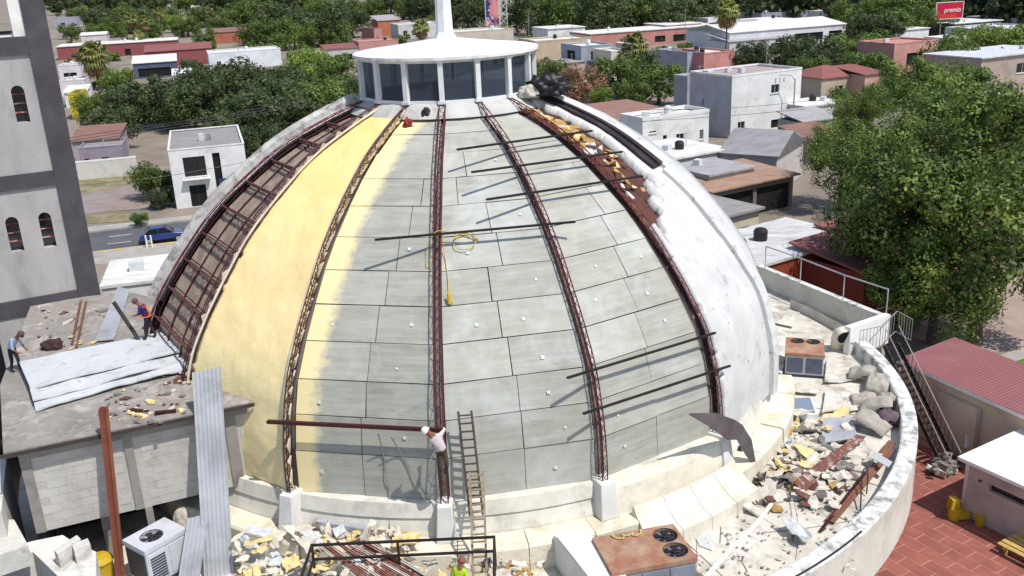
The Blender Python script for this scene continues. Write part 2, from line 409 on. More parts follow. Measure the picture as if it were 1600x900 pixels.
# ---- exposed bay on the left: slats and purlins
for i in range(len(rs) - 1):
    mb = MB(); s0, s1 = rs[i] + .03, rs[i + 1] - .03
    wd = (C(-3, (s0 + s1) / 2) - C(-2, (s0 + s1) / 2)).length; nst = max(8, int(wd / 0.16))
    for j in range(nst):
        t0, t1 = j / nst + .012, (j + 1) / nst - .006
        P = []
        for off in (-.46, -.41 + random.uniform(-.012, .012)):
            P += [B(-3, s0, t0, off), B(-3, s0, t1, off), B(-3, s1, t1, off), B(-3, s1, t0, off)]
        mb.hexa(P)
    tag(mb.build('slat_panel', M_slat, dome), kind='stuff')
for i in range(1, len(rs)):
    s = rs[i] - .1
    mb = MB(); a, b = B(-3, s, .02, -.12), B(-3, s, .98, -.12); nn = (C(-3, s, 1) - C(-3, s, 0))
    mb.bar(a, b, .06, .07, up=nn); mb.bar(B(-3, s, .02, -.33), B(-3, s, .98, -.33), .04, .05, up=nn)
    for q in range(7):
        t = .05 + q * .13; mb.bar(B(-3, s, t, -.12), B(-3, s, t + .065, -.33), .03, .03); mb.bar(B(-3, s, t + .065, -.33), B(-3, s, t + .13, -.12), .03, .03)
    mb.build('purlin', mat('purlin_brown', (98, 58, 54), (76, 44, 42), sc=2, dirt=(130, 110, 104), dsc=2.5, damt=.5), dome)
for t in (.34, .67):
    mb = MB(); mb.tube([B(-3, SL * i / 40, t, -.37) for i in range(2, 39)], .04, 4); mb.build('batten', M_darkred, dome)

# ---- white membrane bay on the right, torn open towards the top
def torn(s, t):
    r, z = prof(s)
    lim = 7.5 + 3.1 * max(0, t - .15) + 0.7 * noise.noise(Vector((s * 1.3, t * 9, 0)))
    return z > lim and t < 0.66 + .06 * noise.noise(Vector((s * 2, t, 5)))
def chan(s, t):
    r, z = prof(s); return z > 9.1 and t > 0.8
keep = lambda s, t: t > 0.055 + 0.03 * noise.noise(Vector((s * 2.3, 0, 1))) and not torn(s, t) and not chan(s, t)
bay_grid(2, -0.55, SL - .2, 120, 0.0, 1.0, 40, 0.02, 0.035, 1.1, keep, 0.3).build('membrane', M_memb, dome, smooth=True, flip=False)
bay_grid(2, s_of_z(6.9), SL - .2, 40, 0.03, 1.0, 20, -0.30, 0.03, 1.0, None, 0.1).build('exposed_deck', M_deckr, dome, smooth=True)
mb = MB(); s0, s1 = s_of_z(9.15), SL - .3
for a, b, o in ((.82, .93, .12), (.945, 1.03, .2)):
    vs = []
    for i in range(25):
        s = s0 + (s1 - s0) * i / 24
        vs += [B(2, s, a, -.2), B(2, s, b, -.2), B(2, s, b, o), B(2, s, a, o)]
    mb.add(vs, [(4 * i + q, 4 * i + (q + 1) % 4, 4 * i + 4 + (q + 1) % 4, 4 * i + 4 + q) for i in range(24) for q in range(4)] + [(0, 1, 2, 3), (96, 97, 98, 99)])
mb.build('gutter_plank', mat('dark_gutter_plank', (52, 40, 44), (34, 26, 30), dirt=(84, 74, 76), dsc=1.5, rough=.7), dome)  # near-black boards with paler grey blotches
# scraps of foam and membrane lying on the stripped deck
def scraps(name, pts, mats, parent, smin, smax, flat=0.25):
    mb = MB()
    for p, n in pts:
        s = random.uniform(smin, smax); n = n.normalized()
        ax = Vector((random.uniform(-1, 1), random.uniform(-1, 1), random.uniform(-1, 1))).cross(n).normalized(); ay = n.cross(ax)
        nn = n; L = s * random.uniform(.7, 2.4); H = s * flat * random.uniform(.4, 1.6)
        tilt = random.uniform(-.5, .5); ax = (ax + nn * tilt).normalized(); nn = ax.cross(ay)
        k = random.choice((4, 5, 6)); ph = random.random() * 6
        ring = [(math.cos(ph + 6.283 * i / k) * random.uniform(.6, 1.1), math.sin(ph + 6.283 * i / k) * random.uniform(.6, 1.1)) for i in range(k)]
        b = p + n * H * .4
        vs = [b + ax * u * L * .5 + ay * v * s * .5 - nn * H * .5 for u, v in ring] + [b + ax * u * L * .46 + ay * v * s * .46 + nn * H * .5 * random.uniform(.5, 1.5) for u, v in ring]
        mb.add(vs, [tuple(range(k))[::-1], tuple(range(k, 2 * k))] + [(i, (i + 1) % k, k + (i + 1) % k, k + i) for i in range(k)], random.randrange(len(mats)))
    return tag(mb.build(name, mats, parent), kind='stuff')
M_fs = mat('torn_yellow_foam', (188, 156, 92), (146, 108, 58), sc=3, dirt=(110, 74, 36), dsc=2.5, bump=.5)
M_fs2 = mat('pale_foam', (226, 206, 152), (200, 176, 120), sc=3, bump=.4)
pts = []
for i in range(170):
    s = random.uniform(s_of_z(7.6), SL - .4); t = random.uniform(.08, .66)
    if torn(s, t) and abs(t - .38 - .1 * math.sin(s * 2.2)) < .17: pts.append((B(2, s, t, -.28), C(2.5, s, 1) - C(2.5, s, 0)))
scraps('foam_scrap', pts, [M_fs, M_fs2, M_memb, M_deckr, M_fs, M_deckr], dome, .15, .6, .07)
# ridge caps over the silhouette ribs
def ridge(k, s0, s1, w0, w1, h, m, name):
    mb = MB(); n = 40; vs = []; sec = [(w0, -.3), (w0, h * .55), (w0 * .62 + w1 * .38, h), (w0 * .38 + w1 * .62, h), (w1, h * .55), (w1, -.3)]
    for i in range(n + 1):
        s = s0 + (s1 - s0) * i / n; nz = .05 * noise.noise(Vector((s * 2.0, k, 0)))
        vs += [C(k, s, o + (nz if o > 0 else 0), sd) for sd, o in sec]
    m_ = len(sec)
    mb.add(vs, [(m_ * i + q, m_ * i + q + 1, m_ * i + m_ + q + 1, m_ * i + m_ + q) for i in range(n) for q in range(m_ - 1)] + [tuple(range(m_)), tuple(range(n * m_, n * m_ + m_))])
    return mb.build(name, m, dome, smooth=False)
ridge(3, -0.5, s_of_z(9.0), -0.35, .75, .24, M_ridge, 'ridge_cap'); ridge(3, s_of_z(9.0) + .01, SL - .2, 0.14, .95, .26, M_ridge, 'ridge_cap')
ridge(-3, s_of_z(4.6), SL - .2, -1.0, -.42, .32, mat('grey_torn_ridge', (196, 194, 190), (160, 156, 152), sc=1, dirt=(80, 74, 74), dsc=1.8, dlo=.5, dhi=.65, damt=.75, bump=.3), 'ridge_cap')
# the covered far side
for k in list(range(3, 8)) + list(range(-8, -3)):
    bay_grid(k, -0.5, SL - .2, 24, 0, 1, 4, -0.02, .03, 1.0, None, .1).build('roof_bay', M_memb, dome, smooth=True, flip=False)

mb = MB(); mb.lathe([(4.5, 11.62), (4.35, 11.76), (3.98, 12.04), (3.8, 12.14)], 64); mb.build('lantern_collar', mat('collar_render', (190, 190, 186), (170, 170, 166), dirt=(120, 112, 104), dsc=1.5, damt=.5), dome)
# ---- ribs: laced steel trusses
def rib(k, m, m2):
    h = {-1: .06, -2: .08, 1: .095, 2: .1}.get(k, .125)
    n = 46; ss = [0.0 + (SL - .1) * i / n for i in range(n + 1)]
    for sd, off, r, mm in ((-h, -.02, .026, m), (h, -.02, .026, m), (-h, -.31, .022, m2), (h, -.31, .022, m2)):
        mb = MB(); mb.tube([C(k, s, off, sd + .012 * noise.noise(Vector((s, k, sd)))) for s in ss], r, 4)
        o = mb.build('rib_chord', mm, dome)
    mb = MB()
    for i in range(n):
        q = 1 if i % 2 else -1; s0, s1 = ss[i], ss[i + 1]
        mb.bar(C(k, s0, -.02, -h * q), C(k, s1, -.02, h * q), .016, .016)
        for sd in (-h, h):
            mb.bar(C(k, s0, -.02 if i % 2 else -.31, sd), C(k, s1, -.31 if i % 2 else -.02, sd), .016, .016)
    mb.build('rib_lacing', m2, dome)
for k in (-3, -2, -1, 0, 1, 2):
    rib(k, M_red if k in (0, 1, 2, -3) else M_darkred, M_darkred)
# torn edge of membrane left hooked on two of the ribs
M_edge = mat('torn_white_edge', (214, 206, 190), (186, 172, 150), sc=2, bump=.2)
for k, sd0 in ((-1, .1), (-2, .12)):
    mb = MB(); s = 0.3
    while s < SL - .5:
        L = random.uniform(.25, .75); p0 = C(k, s, -.16, sd0); p1 = C(k, s + L * .5, .0 + random.uniform(-.05, .1), sd0 + random.uniform(.03, .16)); p2 = C(k, s + L, -.2, sd0 + .02)
        e = C(k, s, .0, sd0 - .05) - C(k, s, .0, sd0 + .05)
        mb.add([p0, p1, p2, p0 + e * .6, p1 + e * .4, p2 + e * .6], [(0, 1, 4, 3), (1, 2, 5, 4), (0, 2, 1), (3, 4, 5), (0, 3, 5, 2)])
        s += L * random.uniform(1.0, 1.9)
    tag(mb.build('torn_edge', M_edge, dome), kind='stuff')
if True:   # white strip of membrane still running along rib A's left flank and rib D's right flank
    for k, sd, o in ((-1, -.14, -.1), (-2, .2, -.12)):
        mb = MB(); mb.tube([C(k, .1 + (SL - .4) * i / 50, o, sd + .03 * noise.noise(Vector((i * .3, k, 0)))) for i in range(51)], .05, 5); mb.build('membrane_strip', M_edge, dome)

# ---- base wall, piers
mb = MB(); mb.lathe([(13.9, 0.0), (14.28, -0.02), (14.42, -0.52), (14.36, -0.58), (14.55, -1.1), (14.62, -2.3)], 72, a0=R_(-110), a1=R_(110)); mb.build('base_wall', mat('base_plaster', (214, 211, 200), (194, 190, 178), sc=.9, dirt=(140, 134, 124), dsc=1.0, dlo=.5, dhi=.72, damt=.6, bump=.2), dome, smooth=False)
M_pier = mat('pier_plaster', (214, 213, 208), (198, 197, 192), sc=1.2, dirt=(140, 134, 128), dsc=1.3, dlo=.58, dhi=.75, damt=.5)
for k in (-3, -1, 0, 1, 2):
    a = az(k); e = Vector((math.sin(a), -math.cos(a), 0)); tn = Vector((math.cos(a), math.sin(a), 0))
    hw = .33 if k != 1 else .38
    zt = .12; P = [e * 14.1 - tn * hw * 1.12, e * 14.1 + tn * hw * 1.12, e * 15.0 + tn * hw, e * 15.0 - tn * hw]
    Q = [e * 14.05 - tn * hw * .85, e * 14.05 + tn * hw * .85, e * 14.78 + tn * hw * .75, e * 14.78 - tn * hw * .75]
    mb = MB(); mb.hexa([(p.x, p.y, -1.2) for p in P[::-1]] + [(q.x, q.y, zt) for q in Q[::-1]]); mb.build('pier', M_pier, dome, bevel=.035)
# ledge round the foot of the dome, in lengths
M_ledge = mat('ledge_plaster', (226, 220, 202), (206, 198, 178), sc=.8, dirt=(168, 148, 110), dsc=1.1, dlo=.48, dhi=.7, damt=.6, bump=.3)
aa = -58
while aa < 70:
    da = random.uniform(5.5, 9.0); r1 = 15.5 + random.uniform(-.05, .05); zt = -1.16 + random.uniform(-.03, .03)
    mb = MB(); mb.lathe([(14.4, -2.3), (14.4, zt), (r1 - .07, zt - .03), (r1, zt - .12), (r1 + .04, -2.3)], 6, a0=R_(aa + .06), a1=R_(aa + da - .06))
    n = 5; L = len(mb.v)
    mb.f += [list(range(5)), list(range(L - 5, L))]; mb.m += [0, 0]
    mb.build('ledge_block', M_ledge, dome); aa += da

# ---- loose square tubes lying across the ribs
def rod(name, ka, ya, kb, yb, ext_a, ext_b, label, m=M_black, off=.13, th=.075):
    a = C(ka, s_at(ka, ya, off), off); b = C(kb, s_at(kb, yb, off), off); d = (b - a)
    p, q = a - d * ext_a, b + d * ext_b
    mb = MB(); mb.bar(p, q, th, th)
    # capped ends: a welded tab and an open mouth
    u = d.normalized(); mb.bar(p - u * .02, p + u * .05, th * 1.25, th * .5); mb.bar(q - u * .05, q + u * .02, th * 1.25, th * .5)
    o = mb.build(name, m); return tag(o, label, 'steel tube', 'square tubes lying across the dome ribs')
rod('steel_tube', 1, 222, 2, 209, .84, .38, 'topmost of the dark square tubes crossing the upper right dome ribs')
rod('steel_tube', 1, 258, 2, 243, .68, .42, 'second dark square tube down on the upper right dome ribs')
rod('steel_tube', 1, 300, 2, 281, .57, .34, 'third dark square tube down, just above the cord coil level')
rod('steel_tube', 0, 366, 1, 350, .52, .22, 'long dark tube across the central rib where the yellow cord is coiled')
rod('steel_tube', 1, 577, 2, 522, .22, .04, 'upper of two dark tubes across the lower right boards')
rod('steel_tube', 1, 637, 2, 577, .14, .1, 'lower of two dark tubes across the lower right boards')
rod('steel_tube', -1, 660, 0, 672, .1, .02, 'dark red tube just left of the bending worker near the dome foot', M_darkred, .13, .12)

# ---- lantern on top of the dome
lz0, lz1, lr = 12.13, 13.9, 3.83
lan = empty('dome_lantern', (0, 0, lz0), 'white glazed sixteen sided lantern with flat cone roof crowning the dome', 'lantern')
M_lw = mat('lantern_white', (228, 229, 228), (212, 213, 212), dirt=(150, 148, 144), dsc=1.6, dlo=.56, dhi=.74, damt=.5, bump=.1)
def LP(k, r, z): return Vector((r * math.sin(az(k)), -r * math.cos(az(k)), z))
for k in range(16):
    mb = MB(); a, b = LP(k, lr, 0.0), LP(k, lr, lz1 - lz0); mb.bar(a, b, .2, .24, up=LP(k, 1, 0)); mb.bar(LP(k, lr, 0), LP(k, lr, .12), .32, .34, up=LP(k, 1, 0)); mb.bar(LP(k, lr, 1.62), LP(k, lr, 1.75), .28, .3, up=LP(k, 1, 0))
    mb.build('column', M_lw, lan)
M_lglass = glassmat('lantern_glass', (110, 122, 134), .05, .8)
for k in range(16):
    a, b = LP(k, lr - .03, 0), LP(k + 1, lr - .03, 0); d = (b - a); u = d.normalized(); p, q = a + u * .13, b - u * .13
    mb = MB(); mb.hexa([p, q, q + Vector((0, 0, .1)) * 1, p + Vector((0, 0, .1))][0:0] or [p + Vector((0, 0, .12)), q + Vector((0, 0, .12)), q + Vector((0, 0, .12)) - (p + q).normalized() * .02, p + Vector((0, 0, .12)) - (p + q).normalized() * .02,
        p + Vector((0, 0, 1.62)), q + Vector((0, 0, 1.62)), q + Vector((0, 0, 1.62)) - (p + q).normalized() * .02, p + Vector((0, 0, 1.62)) - (p + q).normalized() * .02])
    mb.build('pane', M_lglass, lan)
    mb = MB(); mb.bar(a + Vector((0, 0, .06)), b + Vector((0, 0, .06)), .14, .12); mb.build('sill', M_lw, lan)
    mb = MB(); mb.bar(a + Vector((0, 0, 1.7)), b + Vector((0, 0, 1.7)), .16, .16); mb.build('lintel', M_lw, lan)
mb = MB(); mb.lathe([(0, .35), (1.6, .25), (3.7, .02)], 32); mb.build('lantern_floor', mat('lantern_floor', (136, 138, 140), (104, 106, 110), sc=1.5), lan)
mb = MB(); n = 96; vs = []
for i in range(n):
    a = 2 * math.pi * i / n; sc = .05 * abs(math.sin(a * 12)) + random.uniform(-.015, .015)
    for r, z in ((.3, 2.36), (1.6, 2.18), (3.0, 2.0), (3.88 + sc, 1.9), (4.02 + sc, 1.86), (4.02 + sc, 1.74), (3.2, 1.74), (.3, 1.76)):
        vs.append((r * math.sin(a), -r * math.cos(a), z))
mb.add(vs, [(8 * i + q, 8 * ((i + 1) % n) + q, 8 * ((i + 1) % n) + (q + 1) % 8, 8 * i + (q + 1) % 8) for i in range(n) for q in range(8)])
mb.build('lantern_roof', M_lw, lan)
mb = MB(); mb.lathe([(.62, 2.15), (.5, 2.35), (.37, 2.6), (.33, 4.4), (.28, 6.2), (.2, 9.0), (.02, 12.0)], 8); mb.build('spire', M_lw, lan)
# ================================================================== GROUND, STREET
M_earth = mat('dusty_ground', (150, 136, 122), (122, 112, 102), sc=.08, dirt=(98, 98, 84), dsc=.05, dlo=.48, dhi=.62, damt=.7, bump=.2, bsc=2)
mb = MB(); mb.add([(-5000, -300, GZ), (5000, -300, GZ), (5000, 7000, GZ), (-5000, 7000, GZ)], [(0, 1, 2, 3)])
tag(mb.build('ground', M_earth), 'dusty grey ground of the town around the church', kind='structure')
M_asph = mat('asphalt', (92, 92, 96), (80, 80, 84), sc=.4, dirt=(112, 110, 110), dsc=.3, damt=.5, bump=.2, bsc=20)
M_walk = mat('sidewalk_concrete', (168, 164, 156), (150, 146, 138), sc=.6, dirt=(120, 114, 106), dsc=.5, damt=.5)
sd = Vector((9.0, 2.35, 0)).normalized(); sn = Vector((-sd.y, sd.x, 0)); S0 = Vector((-34.2, 46.6, 0))
def strip(name, n0, n1, u0, u1, z0, z1, m, parent=None):
    P = [S0 + sd * u0 + sn * n0, S0 + sd * u1 + sn * n0, S0 + sd * u1 + sn * n1, S0 + sd * u0 + sn * n1]
    mb = MB(); mb.hexa([(p.x, p.y, z0) for p in P] + [(p.x, p.y, z1) for p in P]); return mb.build(name, m, parent)
tag(strip('road', .2, 8.8, -60, 40, GZ - .1, GZ + .01, M_asph), 'grey asphalt street left of the dome', kind='structure')
tag(strip('pavement', -4.6, 0.0, -60, 40, GZ - .1, GZ + .15, M_walk), 'near concrete pavement beside the street', kind='structure')
tag(strip('pavement', 9.0, 11.0, -60, 40, GZ - .1, GZ + .14, M_walk), 'far concrete pavement by the empty lot', kind='structure')
M_yel = mat('yellow_kerb_paint', (226, 196, 60), (206, 172, 50), sc=2, dirt=(150, 130, 70), dsc=2, damt=.6)
kerb = tag(empty('kerb'), 'yellow painted kerb along the near side of the street', kind='structure')
u = -24
while u < 22:
    L = 3.9; strip('kerb_length', 0.0, .2, u, u + L - .06, GZ - .1, GZ + .17, M_yel, kerb); u += L
for n0, u0, u1 in ((3.0, -50, 40), (6.0, -50, 40)):
    u = u0; j = 0
    while u < u1:
        if j == 0: mb = MB()
        P = [S0 + sd * u + sn * n0, S0 + sd * (u + 2.2) + sn * n0, S0 + sd * (u + 2.2) + sn * (n0 + .12), S0 + sd * u + sn * (n0 + .12)]
        mb.add([(p.x, p.y, GZ + .016) for p in P], [(0, 1, 2, 3)]); j += 1; u += 4.2
    tag(mb.build('lane_marking', M_white), 'worn white lane dashes on the asphalt', kind='structure')
M_grass = mat('dry_grass', (122, 116, 78), (100, 100, 62), sc=1.2, dirt=(146, 132, 108), dsc=.5, dlo=.42, dhi=.58, damt=.9, bump=.6, bsc=8)
def patch(name, px, z, m, label):
    P = [W(x, y, z) for x, y in px]; mb = MB(); mb.add(P, [tuple(range(len(P)))]); return tag(mb.build(name, m), label, kind='structure')
patch('lot_ground', [(118, 335), (300, 318), (270, 275), (120, 292)], GZ + .02, mat('gravel_lot', (150, 138, 134), (128, 118, 114), sc=.4, dirt=(150, 118, 92), dsc=.2, damt=.7), 'bare gravel lot across the street')
patch('grass_verge', [(120, 305), (230, 283), (240, 268), (118, 282)], GZ + .03, M_grass, 'strip of dry grass along the white lot wall')
patch('grass_verge', [(130, 350), (205, 345), (200, 331), (125, 338)], GZ + .03, M_grass, 'weedy strip by the far pavement')
patch('grass_lawn', [(1552, 570), (1640, 620), (1700, 560), (1620, 545)], GZ + .03, mat('green_lawn', (96, 124, 44), (76, 102, 36), sc=1, bump=.6, bsc=8), 'green lawn corner behind the red roof')
patch('path', [(1520, 568), (1640, 530), (1640, 548), (1552, 575)], GZ + .05, M_walk, 'pale concrete path by the lawn')
patch('path', [(1405, 520), (1500, 420), (1650, 440), (1640, 530), (1520, 560)], GZ + .025, mat('earth_under_trees', (164, 146, 134), (138, 122, 114), sc=.3, dirt=(190, 160, 150), dsc=.5, damt=.5), 'swept earth under the big trees')

# ================================================================== CHURCH HALL under the dome: deck, parapet, walls
hall = empty('church_hall', (0, 0, GZ), 'round cream church hall below the dome with flat roof deck and stained parapet', 'church')
LZ = -GZ          # parts of the hall are placed relative to the ground
M_deck = mat('deck_membrane', (210, 206, 195), (192, 186, 174), sc=.5, dirt=(120, 110, 98), dsc=.9, dlo=.49, dhi=.66, damt=.7, bump=.35, bsc=3)
def hb(mb, name, m, **k):
    o = mb.build(name, m, hall, **k); o.location.z = LZ; return o
mb = MB(); mb.lathe([(14.0, DZ), (20.0, DZ)], 60, a0=R_(-75), a1=R_(100)); hb(mb, 'roof_deck', M_deck)
mb = MB(); mb.add([(14, 2, DZ - .006), (19.9, 3.0, DZ - .006), (21.9, 2.1, DZ - .006), (18.1, 13.2, DZ - .006), (8, 17, DZ - .006), (6, 13, DZ - .006)], [(0, 1, 2, 3, 4, 5)]); hb(mb, 'roof_deck', M_deck)
for i in range(26):
    a0 = R_(random.uniform(15, 95)); r0 = random.uniform(15.4, 18); L_ = random.uniform(1.2, 4); da = random.uniform(-.12, .12) if random.random() < .6 else random.uniform(-.3, .3)
    P_ = [Vector(((r0 + L_ * t) * math.sin(a0 + da * t), -(r0 + L_ * t) * math.cos(a0 + da * t), DZ - .006)) for t in (0, .25, .5, .75, 1) if r0 + L_ * t < 19.8]
    if len(P_) > 1: mb = MB(); mb.tube(P_, random.uniform(.018, .045), 4); hb(mb, 'membrane_seam', mat('seam_dark', (150, 142, 128), (112, 104, 94), sc=2))
M_par = mat('stained_parapet', (216, 216, 212), (196, 195, 190), sc=1.2, dirt=(84, 80, 78), dsc=1.7, dlo=.5, dhi=.64, damt=.75, bump=.3)
M_outer = mat('hall_outer_plaster', (208, 204, 194), (190, 185, 174), sc=.6, dirt=(140, 128, 112), dsc=.6, dlo=.5, dhi=.75, damt=.6)
ZP = -1.5; aa = -30.0
while aa < 91:
    da = min(9.5, 92 - aa)
    mb = MB(); mb.lathe([(19.82, DZ - .1), (19.86, ZP - .03), (19.92, ZP), (20.46, ZP - .04), (20.5, ZP - .1), (20.5, ZP - .16)], 10, a0=R_(aa), a1=R_(aa + da)); hb(mb, 'parapet', M_par); aa += da
mb = MB(); mb.lathe([(20.5, ZP - .16), (20.52, -3.95), (20.3, -4.1), (17.3, -4.2)], 70, a0=R_(-30), a1=R_(112)); hb(mb, 'fascia', M_outer)
mb = MB(); mb.lathe([(17.3, -4.2), (17.3, GZ)], 60, a0=R_(-30), a1=R_(120)); hb(mb, 'outer_wall', mat('hall_lower_wall', (140, 76, 66), (120, 64, 56), sc=.8, dirt=(190, 180, 170), dsc=.5, damt=.5))
mb = MB(); mb.tube([Vector((20.44 * math.sin(R_(a)), -20.44 * math.cos(R_(a)), ZP + .0)) for a in range(18, 42, 2)], .035, 5)
tag(mb.build('black_cable', M_black), 'black cable lying along the outer edge of the curved parapet', 'cable')
# straight parapet wall on the right with pipe railing
a, b = W(1163, 408, -1.0), W(1382, 497, -1.0); d = (b - a).normalized(); nrm = Vector((d.y, -d.x, 0)) * -1
if nrm.x > 0: nrm = -nrm
mb = MB(); P = [a, b, b - nrm * .25, a - nrm * .25]; mb.hexa([(p.x, p.y, GZ) for p in P] + [(p.x, p.y, -1.0) for p in P]); hb(mb, 'boundary_wall', mat('pale_wall', (204, 202, 194), (188, 185, 176), dirt=(150, 140, 130), dsc=.7, damt=.5))
mb = MB(); P = [a + nrm * .06, b + nrm * .06 + d * .05, b - nrm * .31 + d * .05, a - nrm * .31]; mb.hexa([(p.x, p.y, -1.0) for p in P] + [(p.x, p.y, -.92) for p in P]); hb(mb, 'wall_coping', M_par)
rail = empty('pipe_railing', (a.x, a.y, -.92), 'thin pipe railing on top of the straight boundary wall', 'railing')
pr = []
for x, yb, yt in ((1195, 425, 385), (1250, 443, 404), (1317, 470, 430), (1384, 497, 452)):
    q = onplane(x, yb, a, nrm); q = Vector((q.x, q.y, -.92)); zt = zat(q, yt); pr.append((q, zt))
for q, zt in pr:
    mb = MB(); mb.tube([q - rail.location, Vector((q.x, q.y, zt)) - rail.location], .035, 6); mb.build('post', mat('galvanised_pipe', (196, 196, 196), (170, 170, 172), rough=.4, metal=.6), rail)
mb = MB(); mb.tube([Vector((q.x, q.y, zt)) - rail.location for q, zt in pr], .04, 6); mb.build('handrail', MATS['galvanised_pipe'], rail)
# end block of the boundary wall by the stair
e0 = b; e1 = W(1320, 515, -.9)
mb = MB(); dd = (e1 - e0).normalized(); nn = Vector((-dd.y, dd.x, 0)); P = [e0, e1, e1 + nn * .35, e0 + nn * .35]
mb.hexa([(p.x, p.y, DZ - .1) for p in P] + [(p.x, p.y, -.7) for p in P]); hb(mb, 'end_wall', M_white)

# ================================================================== LEFT ANNEX with flat roof
ann = empty('flat_roof_annex', (0, 0, GZ), 'grey block annex with dirty flat roof built against the dome', 'annex')
def abuild(mb, name, m, **k):
    o = mb.build(name, m, ann, **k); o.location.z = LZ; return o
FLc, FRc = W(5, 708, 3.0), W(392, 628, 3.0)
poly = [FLc, FRc] + [W(x, y, 3.0) for x, y in ((330, 590), (300, 572), (275, 535), (258, 500), (262, 470), (200, 456), (50, 472), (0, 602))]
poly = [Vector((p.x, p.y, 0)) for p in poly]
M_aroof = mat('dirty_flat_roof', (150, 144, 138), (122, 116, 110), sc=.6, dirt=(186, 180, 172), dsc=1.2, dlo=.5, dhi=.66, damt=.75, bump=.5, bsc=5)
mb = MB(); mb.prism(poly, 2.78, 3.0); abuild(mb, 'roof_slab', M_aroof)
au = (FRc - FLc); au.z = 0; au.normalize(); av = Vector((-au.y, au.x, 0)); aw = (FRc - FLc).length
mb = MB(); o_ = FLc - av * .03
mb.hexa([(p.x, p.y, z) for z in (2.84, 2.96) for p in (o_ - au * .1, o_ + au * (aw + .1), o_ + au * (aw + .1) - av * .06, o_ - au * .1 - av * .06)]); abuild(mb, 'roof_edge', mat('dark_edge_angle', (70, 58, 56), (54, 46, 46)))
# front wall of concrete blocks
WF = FLc + av * .35 + au * .35; wall_w = aw - .25; ZB, ZT = -.35, 2.78
M_block = mat('concrete_block', (188, 185, 178), (176, 173, 166), sc=1.2, dirt=(136, 132, 127), dsc=.6, damt=.6, rnd=.04, bump=.3)
M_mort = mat('mortar', (182, 179, 172), (170, 167, 160), bump=.4)
def abox(u0, u1, v0, v1, z0, z1, name, m):
    P = [WF + au * u0 + av * v0, WF + au * u1 + av * v0, WF + au * u1 + av * v1, WF + au * u0 + av * v1]
    mb = MB(); mb.hexa([(p.x, p.y, z0) for p in P] + [(p.x, p.y, z1) for p in P]); return abuild(mb, name, m)
abox(0, wall_w, .007, .2, ZB, ZT, 'block_backing', M_mort)
bw, bh = .62, .31; nb = int((ZT - ZB) / bh)
me_b = MB(); me_b.boxb(-bw / 2 + .007, bw / 2 - .007, -.0, .036, -bh / 2 + .007, bh / 2 - .007)
proto = me_b.build('concrete_block', M_block); me_block = proto.data; bpy.data.objects.remove(proto)
rzb = math.atan2(au.y, au.x); u_cols = [(0, .32), (3.22, 3.5), (6.6, 7.0)]
for (c0, c1) in u_cols: abox(c0, c1, -.05, .1, ZB, ZT, 'concrete_column', M_conc)
abox(.33, wall_w, -.045, .1, ZT - .32, ZT, 'concrete_beam', M_conc)
for r in range(nb - 1):
    z = ZB + bh * (r + .5); u = .32 + (bw / 2 if r % 2 else 0)
    while u < wall_w - .2:
        uc = u + bw / 2
        if not any(c0 - bw / 2 + .02 < uc < c1 + bw / 2 - .02 for c0, c1 in u_cols):
            o = bpy.data.objects.new('concrete_block', me_block); COL.objects.link(o); o.parent = ann
            p = WF + au * uc - av * (.0 + random.uniform(0, .008)); o.location = (p.x, p.y, z + LZ); o.rotation_euler.z = rzb
        u += bw
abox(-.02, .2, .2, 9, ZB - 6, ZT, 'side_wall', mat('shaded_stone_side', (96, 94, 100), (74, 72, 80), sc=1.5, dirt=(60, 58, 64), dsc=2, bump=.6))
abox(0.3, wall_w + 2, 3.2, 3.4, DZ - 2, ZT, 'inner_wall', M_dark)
abox(2.0, 2.3, .4, 3.2, DZ - 2, ZB, 'inner_wall', M_conc)
abox(3.5, 3.75, -.05, .25, DZ - 2, ZB, 'concrete_column', M_conc)
# lower white roof with light well, bottom left corner
zl = -.42
M_lowr = mat('chalky_white_roof', (216, 213, 206), (192, 189, 182), sc=.9, dirt=(120, 116, 114), dsc=1.2, dlo=.54, dhi=.7, damt=.6, bump=.4)
mb = MB()
outer = [W(x, y, zl) for x, y in ((-120, 905), (48, 846), (98, 836), (120, 850), (150, 862), (150, 960), (-160, 1100))]
hole = [W(x, y, zl) for x, y in ((-60, 905), (52, 866), (128, 940), (30, 1030))]
plate(mb, [(p.x, p.y) for p in outer], [[(p.x, p.y) for p in hole]], Vector((0, 0, zl)), Vector((1, 0, 0)), Vector((0, 1, 0)), Vector((0, 0, 1)), 2.6)
n = len(outer); mb.add([(p.x, p.y, zl) for p in outer] + [(p.x, p.y, GZ) for p in outer], [(i, (i + 1) % n, n + (i + 1) % n, n + i) for i in range(n)]); abuild(mb, 'lower_roof', M_lowr)
mb = MB(); n = 4
cen = sum(hole, Vector()) / 4; H2 = [cen + (p - cen) * 1.0 for p in hole]; H1 = [cen + (p - cen) * 1.06 for p in hole]
for i in range(4):
    a_, b_, c_, d_ = H2[i], H2[(i + 1) % 4], H1[(i + 1) % 4], H1[i]
    mb.hexa([(q.x, q.y, zl - .02) for q in (a_, b_, c_, d_)] + [(q.x, q.y, zl + .1) for q in (a_, b_, c_, d_)])
abuild(mb, 'well_curb', M_lowr)
mb = MB(); mb.prism([(p.x, p.y) for p in H1], zl - 2.9, zl - 2.5); abuild(mb, 'well_floor', mat('well_floor', (92, 78, 90), (64, 54, 64), sc=2))
P = [W(x, y, .25) for x, y in ((-90, 850), (-60, 806), (22, 812), (44, 852), (-40, 880))]; mb = MB(); mb.prism([(p.x, p.y) for p in P], -.5, .25); abuild(mb, 'roof_slab', M_lowr)
